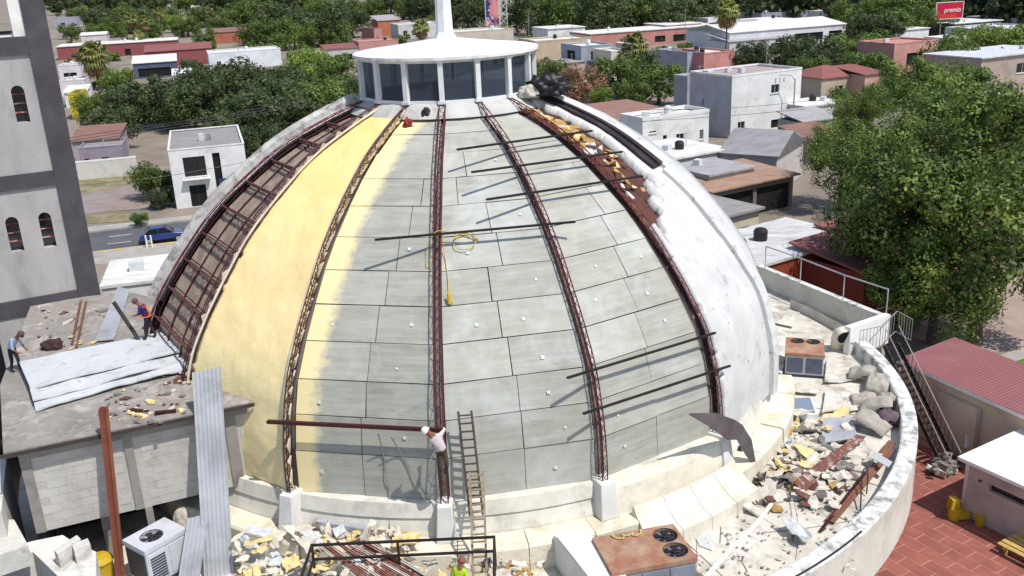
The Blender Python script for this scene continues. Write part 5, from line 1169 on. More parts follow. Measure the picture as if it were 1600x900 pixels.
def lump(name, label, cat, c, r, m, seed=0, n=14, amp=.35, sq=.6, parent=None, fq=1.6):
    bm = bmesh.new(); bmesh.ops.create_icosphere(bm, subdivisions=4, radius=1.0)
    for v in bm.verts:
        k = 1 + amp * noise.fractal(v.co * fq + Vector((seed * 3.1, 0, 0)), 1.0, 2.0, 4); v.co = Vector((v.co.x * r[0], v.co.y * r[1], max(v.co.z, -.35) * r[2])) * k
    me = bpy.data.meshes.new(name); bm.to_mesh(me); bm.free(); me.materials.append(m); me.polygons.foreach_set('use_smooth', [True] * len(me.polygons))
    o = link(name, me, parent); o.location = c; return tag(o, label, cat)
lump('tool_bag', 'dark tool bag lying on the annex roof near the angle bars', 'bag', WA(83, 540, .12), (.45, .3, .3), mat('dark_bag', (48, 40, 42), (70, 40, 34), sc=4))
pts = []
for i in range(150):
    x, y = random.choice(((random.uniform(160, 290), random.uniform(606, 660)), (random.uniform(60, 170), random.uniform(480, 545)), (random.uniform(250, 305), random.uniform(560, 600))))
    pts.append((WA(x, y, .03), Zv))
M_w2 = mat('debris_white', (206, 201, 190), (178, 171, 158), sc=2, dirt=(140, 126, 106), dsc=2, damt=.6); M_gr2 = mat('debris_grey', (130, 124, 118), (100, 94, 90), sc=2); M_br2 = mat('debris_rust', (112, 78, 64), (88, 58, 48), sc=2)
o = scraps('roof_debris', pts, [M_w2, M_gr2, M_br2, M_fs2], None, .06, .32, .15); tag(o, 'small scraps scattered on the annex roof', 'debris')
for x0, y0, x1, y1, lab in ((205, 640, 232, 644, 'short dark red offcut on the annex roof'), (242, 645, 275, 642, 'second dark red offcut right of the first on the annex roof')):
    mb = MB(); mb.bar(WA(x0, y0, .06), WA(x1, y1, .06), .12, .1); mb.bar(WA(x0, y0, .13), WA((x0 + x1) / 2, y1, .13), .06, .05); tag(mb.build('steel_offcut', M_darkred), lab, 'steel offcut')
# -- corrugated strips leaning from the annex roof edge
def edge_pt(x):     # point on the front roof edge under pixel column x
    lo, hi = 0, aw
    for i in range(40):
        m = (lo + hi) / 2
        if pix(FLc + au * m)[0] < x: lo = m
        else: hi = m
    return FLc + au * lo
def lean(x_edge, xb, yb, zb_, wd, ytop, name, label, m, waves, thick=.03):
    E = edge_pt(x_edge) + Vector((0, 0, .05)) - av * .15; Bt = W(xb, yb, zb_); d = E - Bt; k = 1.0
    while pix(Bt + d * k)[1] > ytop and k < 2.2: k += .01
    T = Bt + d * k; s = au * wd / 2
    return sheet(name, label, 'metal sheet', [Bt - s, T - s, T + s, Bt + s], m, thick, 24, 8, .03, .5, waves=waves, wamp=.022)
lean(326, 343, 915, DZ - .3, .98, 580, 'corrugated_strip', 'long corrugated metal strip leaning from annex roof to deck', M_galv, 7)
a_, b_ = W(310, 806, -.2), W(292, 925, DZ); sheet('corrugated_strip', 'shorter pale corrugated strip behind the long leaning one', 'metal sheet', [b_ - au * .36, a_ - au * .36, a_ + au * .36, b_ + au * .36], M_galv, .03, 14, 8, .02, .5, waves=5, wamp=.022)
E_ = edge_pt(166) - av * .25 + Vector((0, 0, .1)); Bt = W(190, 915, DZ - .2); d = E_ - Bt; T = Bt + d * 1.16
mb = MB(); mb.bar(Bt, T, .2, .06); s_ = au * .1; mb.bar(Bt + s_ - av * .06, T + s_ - av * .06, .03, .16); mb.bar(Bt - s_ - av * .06, T - s_ - av * .06, .03, .16)
tag(mb.build('steel_channel', mat('orange_oxide_steel', (136, 80, 62), (118, 66, 52), sc=1, dirt=(96, 58, 48), dsc=1.5)), 'rust orange steel channel leaning against the annex roof edge', 'steel channel')
# -- air conditioning units
M_acg = mat('ac_grey_metal', (196, 198, 206), (180, 182, 190), rough=.5, bump=.05, dirt=(150, 148, 150), dsc=.8, damt=.4)
M_acd = mat('ac_dark_grille', (56, 58, 66), (42, 44, 50), rough=.6, bump=.1)
M_coil = mat('blue_grey_coil', (92, 100, 116), (74, 82, 98), sc=2, rough=.45, bump=.3, bsc=30)
M_fan = mat('ac_fan_dark', (44, 30, 36), (30, 22, 26), rough=.5, bump=0)
M_rtop = mat('rusty_ac_top', (150, 104, 82), (168, 146, 124), sc=1.3, dirt=(140, 74, 52), dsc=.9, dlo=.45, dhi=.65, damt=.7, bump=.2)
def ac_unit(name, label, P, ux, L, D, H, fans, m_body, m_top, fan_r, top_from=0.0, front_split=2, coil=False):
    uy = Vector((-ux.y, ux.x, 0)); o = empty(name, P, label, 'air conditioner')
    T = lambda a, b, z: ux * a + uy * b + Zv * z
    def bx(a0, a1, b0, b1, z0, z1, n, m, par=o, bev=0): return MB().hexa([T(a, b, z) for z in (z0, z1) for a, b in ((a0, b0), (a1, b0), (a1, b1), (a0, b1))]).build(n, m, par, bevel=bev)
    bx(-.02, L + .02, -.02, D + .02, 0, .12, 'base_rail', M_acd)
    bx(0, L, 0, D, .12, H, 'body', m_body, o, .02)
    bx(L * top_from, L * (1 - 0) if top_from else L, 0, D, H, H + .04, 'top_panel', m_body) if False else None
    # top panel with rust and fans
    mb = MB(); holes = [[(fx + fan_r * math.cos(t), fy + fan_r * math.sin(t)) for t in [2 * math.pi * i / 20 for i in range(20)]] for fx, fy in fans]
    plate(mb, [(-.03, -.03), (L + .03, -.03), (L + .03, D + .03), (-.03, D + .03)], holes, Zv * (H + .14), ux, uy, Zv, .13)
    n = 4; q = [(-.03, -.03), (L + .03, -.03), (L + .03, D + .03), (-.03, D + .03)]
    mb.add([T(a, b, H + .14) for a, b in q] + [T(a, b, H - .02) for a, b in q], [(i, (i + 1) % 4, 4 + (i + 1) % 4, 4 + i) for i in range(4)])
    mb.build('top_panel', m_top, o, flip=False)
    for fx, fy in fans:
        c = T(fx, fy, H + .05); fo = MB()
        for i in range(5):
            a = 2 * math.pi * i / 5; d = ux * math.cos(a) + uy * math.sin(a); s2 = ux * -math.sin(a) + uy * math.cos(a)
            fo.add([c + d * .06 - s2 * .05, c + d * fan_r * .92 - s2 * fan_r * .3, c + d * fan_r * .92 + s2 * fan_r * .3 + Zv * .06, c + d * .06 + s2 * .05 + Zv * .04], [(0, 1, 2, 3)])
        fo.tube([c - Zv * .03, c + Zv * .07], .1, 8); f_ = fo.build('fan', M_fan, o, flip=False)
        g = MB()
        for rr in (.33, .66, 1.0): g.tube([T(fx, fy, H + .15) + (ux * math.cos(t) + uy * math.sin(t)) * fan_r * rr for t in [2 * math.pi * i / 20 for i in range(21)]], .012, 4)
        for i in range(3):
            a = math.pi * i / 3; d = (ux * math.cos(a) + uy * math.sin(a)) * fan_r; g.bar(T(fx, fy, H + .15) - d, T(fx, fy, H + .15) + d, .015, .015)
        g.build('fan_guard', M_acd, f_)
    for i in range(front_split):
        a0, a1 = L * i / front_split + .06, L * (i + 1) / front_split - .06
        mb = MB(); bx(a0, a1, -.03, .0, .24, H - .1, 'front_panel', M_coil if coil else m_body)
        nl = 9 if (i == 0 and not coil) else 0
        for j in range(nl):
            z = .3 + (H - .5) * j / nl; bx(a0 + .06, a1 - .06, -.045, -.028, z, z + (H - .5) / nl * .55, 'louver', M_acd)
    bx(-.03, 0.0, .1, D - .1, .24, H - .12, 'side_panel', M_acd)
    return o, T
def hv(x0, y0, x1, y1, z):
    a, b = W(x0, y0, z), W(x1, y1, z); d = b - a; d.z = 0; return a, d.normalized(), d.length
# big rusty unit in front
a, ux, L = hv(957, 892, 1088, 868, DZ + 1.5)
P = Vector((a.x, a.y, DZ))
o, T = ac_unit('rusty_rooftop_unit', 'big rooftop air conditioner with rusty top and two red fans', P, ux, L, 1.95, 1.3, [(L * .83, .55), (L * .83, 1.42)], mat('ac_blue_grey_body', (140, 146, 156), (120, 126, 138), rough=.5, bump=.05, dirt=(104, 100, 100), dsc=1, damt=.5), M_rtop, .4, front_split=3)
mb = MB(); prev = None
for i in range(40):
    t = i / 39; mb_p = T(.55 + 1.15 * t, 1.72 + .07 * math.sin(t * 16), 1.49 + .015 * (i % 2)) + T(.09 * math.cos(t * 22), .1 * math.sin(t * 22), 0)
    if prev is not None: mb.tube([prev, mb_p], .022, 5)
    prev = mb_p
oo = mb.build('cord_coil', mat('pale_yellow_cord', (206, 196, 120), (186, 176, 96))); oo.location = P; tag(oo, 'pale yellow cord coiled on the rusty air conditioner top', 'cord')
# grey condenser bottom left
a, ux, L = hv(226, 862, 290, 826, DZ + 1.55)
P = Vector((a.x, a.y, DZ)); ac_unit('grey_condenser', 'pale grey condenser with one round fan under the annex wall', P, ux, L, 1.25, 1.42, [(L * .42, .62)], M_acg, M_acg, .38, front_split=2)
# unit on the right deck
a, ux, L = hv(1228, 552, 1288, 556, DZ + 1.2)
P = Vector((a.x, a.y, DZ)); ac_unit('deck_rooftop_unit', 'rooftop air conditioner with brown top beside the curved white wall', P, ux, L, 2.0, 1.1, [(L * .3, 1.6), (L * .72, 1.6)], M_acg, M_rtop, .33, front_split=2, coil=True)
# white duct beside the big unit
A_, B_ = W(872, 838, DZ + 1.3), W(925, 905, DZ + 1.3); dd = (B_ - A_); dd.z = 0; dl = dd.length; dd.normalize(); sx = Vector((-dd.y, dd.x, 0)) 
if sx.x < 0: sx = -sx
du = empty('white_duct', (A_.x, A_.y, DZ), 'white sheet metal duct elbow left of the rusty air conditioner', 'duct')
Q = lambda a, b, z: dd * a + sx * b + Zv * z
mb = MB()
secs = [(-.5, 0.0, .5), (-.42, .0, .95), (-.2, 0, 1.22), (.1, .0, 1.3), (dl + 1.2, .0, 1.3)]
vs = []
for a_, z0, z1 in secs: vs += [Q(a_, -.05, z0), Q(a_, 1.05, z0), Q(a_, 1.05, z1), Q(a_, -.05, z1)]
mb.add(vs, [(4 * i + q, 4 * i + (q + 1) % 4, 4 * i + 4 + (q + 1) % 4, 4 * i + 4 + q) for i in range(4) for q in range(4)] + [(0, 1, 2, 3), (16, 17, 18, 19)]); mb.build('duct_body', M_white, du)
mb = MB(); mb.bar(Q(.1, -.07, 1.32), Q(dl + 1.2, -.07, 1.32), .04, .06); mb.build('duct_seam', M_galv, du)
# -- people
def person(name, label, P, rz, J, mats_, hat=None, extra=None, scale=1.0, vest=None):
    """J: joint positions in metres; body grown as one skin. mats_: shirt, trousers, skin, shoes"""
    E = [('pel', 'wst'), ('wst', 'chs'), ('chs', 'nek'), ('nek', 'hed'), ('hed', 'top')]
    for s in 'LR': E += [('chs', 'sh' + s), ('sh' + s, 'el' + s), ('el' + s, 'wr' + s), ('wr' + s, 'hd' + s), ('pel', 'hp' + s), ('hp' + s, 'kn' + s), ('kn' + s, 'an' + s), ('an' + s, 'to' + s)]
    rad = {'pel': .15, 'wst': .135, 'chs': .155, 'nek': .06, 'hed': .095, 'top': .085, 'sh': .075, 'el': .05, 'wr': .035, 'hd': .04, 'hp': .1, 'kn': .07, 'an': .05, 'to': .045}
    names = list(J.keys()); me = bpy.data.meshes.new(name); me.from_pydata([J[n] for n in names], [(names.index(a), names.index(b)) for a, b in E], [])
    o = bpy.data.objects.new(name, me); COL.objects.link(o)
    sk = o.modifiers.new('skin', 'SKIN'); sk.use_smooth_shade = True; sb = o.modifiers.new('sub', 'SUBSURF'); sb.levels = 2; sb.render_levels = 2
    sv = me.skin_vertices[0].data
    for i, n in enumerate(names):
        r = rad.get(n, rad.get(n[:2], .05)); sv[i].radius = (r * (1.25 if n in ('chs', 'pel', 'wst') else 1), r); sv[i].use_root = (n == 'pel')
    dg = bpy.context.evaluated_depsgraph_get(); m2 = bpy.data.meshes.new_from_object(o.evaluated_get(dg)); bpy.data.objects.remove(o)
    # fingers
    bm = bmesh.new(); bm.from_mesh(m2)
    fm = MB()
    for s in 'LR':
        h = Vector(J['hd' + s]); w_ = Vector(J['wr' + s]); d = (h - w_).normalized(); sd_ = d.cross(Vector((.3, .5, .8))).normalized()
        for q, ln in ((-1.2, .07), (-.4, .085), (.4, .08), (1.2, .065)): fm.tube([h + sd_ * q * .02, h + sd_ * q * .022 + d * ln * .6, h + sd_ * q * .02 + d * ln * .95 - Zv * .02], [.01, .009, .007], 5)
        fm.tube([h - d * .02 + sd_ * .03, h + sd_ * .065 + d * .02, h + sd_ * .07 + d * .05], [.012, .01, .008], 5)
    segs = [(Vector(J[a]), Vector(J[b]), a, b) for a, b in E]
    def cls(c):
        best = None
        for a, b, na, nb in segs:
            ab = b - a; t = max(0, min(1, (c - a).dot(ab) / max(ab.dot(ab), 1e-6))); d = (a + ab * t - c).length
            if best is None or d < best[0]: best = (d, na, nb, t)
        _, na, nb, t = best
        if nb in ('hed', 'top') or na == 'hed' or (nb == 'nek' and t > .5): return 2
        if nb[:2] in ('wr', 'hd') and na[:2] in ('el', 'wr'): return 2 if (na[:2] == 'wr' or t > .25) else 0
        if na[:2] in ('hp', 'kn') or nb[:2] in ('hp',): return 1
        if nb[:2] == 'to' or na[:2] == 'an': return 3
        if na == 'pel' and t < .45: return 1
        return 0
    ids = [cls(f.calc_center_median()) for f in bm.faces]
    for f, i in zip(bm.faces, ids): f.material_index = i; f.smooth = True
    bm.to_mesh(m2); bm.free()
    nb0 = len(m2.vertices); vs = [tuple(v.co) for v in m2.vertices] + fm.v; fs = [list(p.vertices) for p in m2.polygons] + [[nb0 + i for i in f] for f in fm.f]; mi = [p.material_index for p in m2.polygons] + [2] * len(fm.f)
    m3 = bpy.data.meshes.new('body'); m3.from_pydata(vs, [], fs); 
    for q in mats_: m3.materials.append(q)
    m3.polygons.foreach_set('material_index', mi); m3.polygons.foreach_set('use_smooth', [True] * len(m3.polygons)); m3.update()
    root = empty(name, P, label, 'person'); root.rotation_euler.z = rz; root.scale = (scale,) * 3
    link('body', m3, root)
    hd, tp, nk = Vector(J['hed']), Vector(J['top']), Vector(J['nek']); up = (tp - nk).normalized(); fwd = J.get('_f', Vector((0, -1, 0))) if isinstance(J, dict) and '_f' in J else Vector((0, -1, 0))
    if hat:
        hm, brim = hat; mb = MB(); s1, _, _ = frame(up, Vector((0, 1, 0))); s2 = up.cross(s1)
        c = hd + up * .06
        prof_ = [(.125, -.01), (.122, .05), (.1, .1), (.06, .135), (.005, .15)]; vs = []; n = 14
        for i in range(n):
            a = 2 * math.pi * i / n
            for r, z in prof_: vs.append(c + (s1 * math.cos(a) + s2 * math.sin(a)) * r + up * z)
        k = len(prof_); mb.add(vs, [(k * i + q, k * ((i + 1) % n) + q, k * ((i + 1) % n) + q + 1, k * i + q + 1) for i in range(n) for q in range(k - 1)])
        vs = []
        for i in range(n):
            a = 2 * math.pi * i / n; d = s1 * math.cos(a) + s2 * math.sin(a); e = brim * (1.6 if d.dot(FWD) > .5 else .6)
            vs += [c + d * .12, c + d * (.12 + e) - up * .015, c + d * (.12 + e) - up * .025, c + d * .12 - up * .015]
        mb.add(vs, [(4 * i + q, 4 * ((i + 1) % n) + q, 4 * ((i + 1) % n) + (q + 1) % 4, 4 * i + (q + 1) % 4) for i in range(n) for q in range(4)]); mb.build('helmet', hm, root, smooth=True)
    # face: nose, ears, eyes
    mb = MB(); s1 = up.cross(FWD).normalized(); f = (FWD - up * FWD.dot(up)).normalized()
    mb.tube([hd + f * .09 + up * .02, hd + f * .115 - up * .02], [.012, .02], 5)
    for q in (-1, 1): mb.tube([hd + s1 * q * .095, hd + s1 * q * .115 + up * .01], [.03, .02], 6)
    mb.build('face', mats_[2], root)
    mb = MB()
    for q in (-1, 1): mb.tube([hd + f * .088 + s1 * q * .035 + up * .025, hd + f * .1 + s1 * q * .035 + up * .025], .012, 5)
    mb.tube([hd + f * .09 + s1 * .03 - up * .05, hd + f * .095 - s1 * .03 - up * .05], .008, 4); mb.build('eyes_and_mouth', M_black, root)
    return root
FWD = Vector((0, -1, 0))
V = Vector
def stand(lean_=0.1, armL=None, armR=None, stride=.12, h=1.72):
    k = h / 1.75; J = dict(pel=(0, 0, .95), wst=(0, -.03 * 1, 1.12), chs=(0, -.06 - lean_, 1.36), nek=(0, -.09 - lean_ * 1.4, 1.52), hed=(0, -.14 - lean_ * 2, 1.62), top=(0, -.15 - lean_ * 2.2, 1.70))
    for s, q in (('L', 1), ('R', -1)):
        J.update({'sh' + s: (.19 * q, -.06 - lean_, 1.42), 'hp' + s: (.1 * q, 0, .9), 'kn' + s: (.11 * q, -.04 - stride * q * .5, .5), 'an' + s: (.12 * q, .02 - stride * q, .09), 'to' + s: (.13 * q, -.13 - stride * q, .05)})
        ar = armL if q == 1 else armR
        if ar is None: ar = ((.27 * q, -.02, 1.14), (.27 * q, -.14, .9), (.27 * q, -.17, .82))
        J.update({'el' + s: ar[0], 'wr' + s: ar[1], 'hd' + s: ar[2]})
    return {a: V(b) * k for a, b in J.items()}
M_skin = mat('skin', (128, 84, 62), (116, 74, 54), rough=.6, bump=0); M_jean = mat('dark_trousers', (44, 40, 52), (34, 30, 42), rough=.9); M_shoe = mat('dark_boots', (36, 32, 30), rough=.8)
M_purp = mat('purple_blue_shirt', (52, 36, 92), (40, 28, 72), rough=.9); M_ltblue = mat('light_blue_shirt', (150, 168, 190), (130, 148, 172), rough=.9); M_wsh = mat('off_white_shirt', (206, 198, 200), (190, 182, 184), rough=.9, sc=8)
M_neon = mat('neon_vest', (178, 206, 40), (160, 190, 36), rough=.8); M_whelm = mat('white_helmet', (236, 236, 232), rough=.35, bump=0); M_rhelm = mat('red_helmet', (176, 26, 40), rough=.35, bump=0); M_gcap = mat('maroon_cap', (96, 66, 74), rough=.8); M_or = mat('orange_harness', (220, 110, 50), rough=.8); M_camo = mat('camo_trousers', (84, 78, 62), (54, 50, 42), sc=8, rough=.9)
# worker on the annex roof, seen from behind and left, holding a plank
Pw = W(236, 529, ZA + .48)
FWD = Vector((0, -1, 0))
wk = person('person', 'person in purple shirt and orange harness standing on white roof panels holding a plank', Pw, R_(-95), stand(.1, ((.3, -.2, 1.2), (.24, -.42, 1.12), (.2, -.5, 1.1)), ((-.3, -.15, 1.16), (-.24, -.38, 1.02), (-.2, -.46, 1.0)), .16), [M_purp, M_jean, M_skin, M_shoe], (M_gcap, .06))
mb = MB()
for q in (-1, 1):
    mb.tube([V((.1 * q, -.26, 1.38)), V((.08 * q, -.3, 1.2)), V((.13 * q, -.2, 1.0))], .028, 5); mb.tube([V((.1 * q, -.26, 1.38)), V((.09 * q, .0, 1.42)), V((-.06 * q, .1, 1.2)), V((.13 * q, .14, 1.0))], .028, 5)
mb.tube([V((.19 * math.cos(t), -.02 + .17 * math.sin(t), 1.0)) for t in [6.283 * i / 12 for i in range(13)]], .028, 5); mb.build('harness', M_or, wk)
a, b = W(221, 525, ZA + .3), W(193, 456, ZA + .2); top = Vector((Pw.x - 1.35, Pw.y + .35, ZA + 2.05))
mb = MB(); bt = Vector((Pw.x - .42, Pw.y - .05, ZA + .34)); mb.bar(bt, top, .16, .05, up=(0, 1, 0)); mb.bar(bt.lerp(top, .1), bt.lerp(top, .9), .06, .09, up=(0, 1, 0)); tag(mb.build('plank', mat('dark_plank', (74, 66, 66), (58, 50, 50))), 'long dark plank held upright by the worker on the annex roof', 'plank')
Pw = W(26, 580, ZA)
person('person', 'person in light blue shirt bending at the far left edge of the annex roof', Pw, R_(70), stand(.22, ((.26, -.3, 1.1), (.2, -.5, .95), (.17, -.57, .92)), ((-.26, -.3, 1.1), (-.2, -.48, .92), (-.18, -.55, .9)), .1), [M_ltblue, M_jean, M_skin, M_shoe], (M_gcap, .03))
# worker bending on the central rib
sB = s_at(0, 745, .1); Pb = C(0, sB, .12)
J = {k: V(v) for k, v in dict(pel=(.06, -.42, 1.02), wst=(.02, -.48, 1.2), chs=(-.1, -.52, 1.46), nek=(-.2, -.5, 1.6), hed=(-.29, -.5, 1.68), top=(-.37, -.5, 1.72),
     shL=(.06, -.5, 1.56), elL=(.2, -.34, 1.7), wrL=(.1, -.12, 1.72), hdL=(.04, -.05, 1.72), shR=(-.2, -.56, 1.4), elR=(-.26, -.4, 1.16), wrR=(-.1, -.2, 1.16), hdR=(-.03, -.12, 1.17),
     hpL=(.14, -.4, .98), knL=(.2, -.45, .56), anL=(.12, -.16, .2), toL=(.1, -.02, .15), hpR=(0, -.4, .96), knR=(.0, -.5, .5), anR=(-.05, -.22, .06), toR=(-.05, -.06, .02)).items()}
J = {k: V((v.x, v.y * .62, v.z)) for k, v in J.items()}
FWD = Vector((-.3, .6, -.5)).normalized()
person('person', 'person in pale shirt and white helmet bending on the central red rib', Pb, PHI0 * 1.0, J, [M_wsh, M_camo, M_skin, M_shoe], (M_whelm, .04), scale=1.12)
FWD = Vector((0, -1, 0))
Pn = W(716, 884, DZ + 1.62); person('person', 'person in neon yellow vest at the bottom edge behind the dark railing', (Pn.x, Pn.y, DZ), R_(150), stand(.04), [M_neon, M_jean, M_skin, M_shoe], (mat('brown_cap', (140, 84, 70), rough=.8, bump=0), .02))
Pn = W(931, 903, DZ + 1.62); person('person', 'person in red helmet just entering the bottom edge by the white duct', (Pn.x, Pn.y, DZ), R_(20), stand(.1), [M_gcap, M_jean, M_skin, M_shoe], (M_rhelm, .04))
# -- ladders
M_lad = mat('worn_ladder_wood', (156, 138, 112), (120, 104, 84), sc=3, bump=.3)
def ladder(label, A, Bp, wd, n, m, side):
    o = empty('ladder', Bp, label, 'ladder'); d = A - Bp; s = side.normalized() * wd / 2
    for q in (-1, 1): mb = MB(); mb.bar(s * q, d + s * q, .07, .05); mb.build('rail', m, o)
    for i in range(n): p = d * ((i + .5) / n); mb = MB(); mb.bar(p - s, p + s, .055, .04); mb.build('rung', m, o)
    return o
tnB = Vector((math.cos(az(.17)), math.sin(az(.17)), 0))
A = C(.155, s_at(.155, 642, .1), .16); Bp = C(.185, 0.0, .25) + Vector((0, 0, -.25))
ladder('upper dark ladder lying on the boards right of the bending worker', A, Bp, .44, 13, mat('dark_ladder', (92, 78, 66), (70, 58, 50), sc=3), tnB)
A = C(.20, s_at(.2, 735, .3), .42); Bp = W(750, 900, -1.1)
ladder('lower pale ladder reaching up from the deck to the boards', A, Bp, .44, 14, M_lad, tnB)
# ropes and cords
def cord(name, label, pts, r, m, cat='rope'):
    P = [Vector(p) for p in pts]; Q = []
    for i in range(len(P) - 1):
        p0, p1, p2, p3 = P[max(i - 1, 0)], P[i], P[i + 1], P[min(i + 2, len(P) - 1)]
        for k in range(6):
            t = k / 6; Q.append(.5 * ((2 * p1) + (p2 - p0) * t + (2 * p0 - 5 * p1 + 4 * p2 - p3) * t * t + (3 * p1 - p0 - 3 * p2 + p3) * t ** 3))
    Q.append(P[-1]); mb = MB(); mb.tube(Q, r, 5); return tag(mb.build(name, m), label, cat)
def onb(k, y, t, off=-.3): return B(k, s_at(k, y, -.3), t, off)
M_rope = mat('grey_rope', (140, 136, 130), (110, 106, 100)); M_yc = mat('yellow_cord', (206, 180, 60), (180, 150, 50))
cord('rope', 'left of two grey ropes hanging over the lower boards', [onb(-1, 664, .62, .2), onb(-1, 700, .62), onb(-1, 735, .63), onb(-1, 762, .64), onb(-1, 772, .635, -.1) - Vector((0, .3, .9))], .02, M_rope)
cord('rope', 'right of two grey ropes slanting over the lower boards', [onb(-1, 668, .7, .2), onb(-1, 700, .74), onb(-1, 740, .83), onb(-1, 770, .9)], .02, M_rope)
s4 = s_at(0, 366, .13)
pts = [C(0, s4, .1, -.15), C(0, s4 + .15, .1, .2)]
for i in range(26): t = i / 25 * 9; pts.append(B(0, s4 - .15 + .42 * math.sin(t) * (.6 + .02 * i), .24 + .1 * math.cos(t * .9 + i * .03), -.28 + .02 * (i % 3)))
cord('cord_coil', 'loose yellow cord coil right of the central rib', pts, .018, M_yc, 'cord')
cord('hanging_rope', 'yellow cord hanging down the boards with a bundled end', [C(0, s4, .1, .2), onb(0, 400, .06), onb(0, 430, .08), onb(0, 458, .085)], .014, M_yc, 'cord')
o = lump('cord_bundle', 'small yellow bundle at the end of the hanging cord', 'cord', onb(0, 472, .09, -.25), (.09, .07, .32), M_yc, 3)
cord('looped_rope', 'thin yellow cord loop left of the central rib', [C(0, s4, .1, -.2), onb(-1, 395, .9), onb(-1, 415, .91), onb(-1, 400, .96)], .012, M_yc, 'cord')
# things near the lantern
p = C(-.75, s_at(-.75, 190, -.2), -.3); lump('red_cloth', 'red cloth snagged on the rib below the lantern', 'cloth', p, (.17, .14, .22), mat('red_cloth', (150, 48, 42), (124, 40, 36)), 5, amp=.5)
p = C(-.4, s_at(-.4, 182, -.3), -.25); o = lump('black_backpack', 'small black bag resting on the boards just below the lantern', 'bag', p, (.2, .16, .3), M_black, 6)
p = C(2.75, SL - 1.2, .35); lump('black_tarp', 'crumpled black tarpaulin bundle right of the lantern', 'tarpaulin', p + Vector((-.1, .3, .25)), (.85, .6, .6), mat('black_tarp', (36, 35, 40), (24, 23, 27), rough=.45, bump=.5, bsc=6), 8, amp=.4, fq=2.4)
p = C(2.6, SL - .4, .2); lump('white_sack', 'white sack beside the lantern next to the black tarpaulin', 'sack', p, (.5, .4, .4), M_w2, 9)
# -- front guard frame and rusty grid
g0, g1 = W(487, 852, .05), W(772, 839, .05); gd = (g1 - g0); gd.z = 0; gl = gd.length; gd.normalize(); gn = Vector((gd.y, -gd.x, 0))
gf = empty('guard_frame', (g0.x, g0.y, DZ + 1.1), 'dark steel guard frame standing on the deck at the bottom edge', 'railing')
for q in (0, .47, 1.0):
    mb = MB(); mb.bar(gd * gl * q - Zv * 1.1, gd * gl * q + Zv * 1.17, .08, .08); mb.build('post', M_darkred, gf)
for z in (1.15, .62):
    mb = MB(); mb.bar(gd * -.04 + Zv * z, gd * (gl + .04) + Zv * z, .07, .07); mb.build('rail', M_black, gf)
for q in (0, 1):
    for z in (1.15, .62): mb = MB(); mb.bar(gd * gl * q + Zv * z, gd * gl * q + gn * 1.8 + Zv * z, .07, .07); mb.build('rail', M_black, gf)
    mb = MB(); mb.bar(gd * gl * q + gn * 1.8 - Zv * 1.1, gd * gl * q + gn * 1.8 + Zv * 1.17, .08, .08); mb.build('post', M_darkred, gf)
M_slr = mat('rust_striped_slat', (150, 104, 90), (112, 64, 54), sc=1.5, dirt=(204, 194, 186), dsc=1.6, damt=.7)
sh_ = empty('slat_heap', tuple(W(560, 880, DZ)), 'slanting heap of rusty slats behind the guard frame at the bottom edge', 'slat heap')
for i in range(13):
    x0 = 490 + i * 7 + random.uniform(-4, 4); a, b = W(x0, 850 + random.uniform(-6, 4), -.75 + random.uniform(0, .15)), W(x0 + 70 + i * 4, 908 + random.uniform(-6, 6), -.95 + random.uniform(0, .2))
    mb = MB(); mb.bar(a, b, .11, .05); mb.bar(a + Zv * .045, b + Zv * .045, .03, .05); o = mb.build('slat', M_slr if i % 4 else M_w2, sh_); o.location = -sh_.location
mb = MB(); a, b = W(498, 812, -.85), W(572, 824, -.85); mb.bar(a, b, .3, .06); mb.bar(a + Vector((0, -.16, -.12)), b + Vector((0, -.16, -.12)), .04, .3); tag(mb.build('grey_channel', M_galv), 'grey channel piece on the debris at the dome foot', 'channel')
pts = []
for i in range(240):
    x, y = random.choice(((random.uniform(372, 500), random.uniform(835, 905)), (random.uniform(480, 640), random.uniform(808, 860)), (random.uniform(755, 850), random.uniform(872, 910)), (random.uniform(500, 760), random.uniform(872, 905))))
    pts.append((W(x, y, -1.08 + random.uniform(0, .15)), Zv))
tag(scraps('front_debris', pts, [M_fs, M_fs2, M_w2, M_w2, M_gr2, M_cream], None, .06, .4, .16), 'heap of yellow foam and broken board at the dome foot', 'debris')
# curved bench along the right foot and raised wall between the right piers
mb = MB(); prof_ = [(15.1, DZ), (15.05, -.95), (15.15, -.82), (15.3, -1.05), (15.85, -1.5), (16.25, -1.62), (16.3, DZ)]
aa = [18.5 + 24 * i / 12 for i in range(13)]
bench = empty('curved_bench', (0, 0, DZ), 'curved white plaster bench along the right foot of the dome', 'bench')
for i in range(4):
    mb = MB(); mb.lathe([(r, z - DZ) for r, z in prof_], 5, a0=R_(21.5 + i * 4.9), a1=R_(21.5 + i * 4.9 + 4.82)); L_ = len(mb.v); k = len(prof_)
    mb.f += [list(range(k)), list(range(L_ - k, L_))]; mb.m += [0, 0]; mb.build('bench_segment', M_cream, bench)
mb = MB(); mb.lathe([(14.3, DZ), (14.3, .02), (14.62, -.02), (14.72, -.2), (14.95, -1.5), (15.0, DZ)], 10, a0=R_(19), a1=R_(41)); o = mb.build('raised_wall', M_cream, dome)
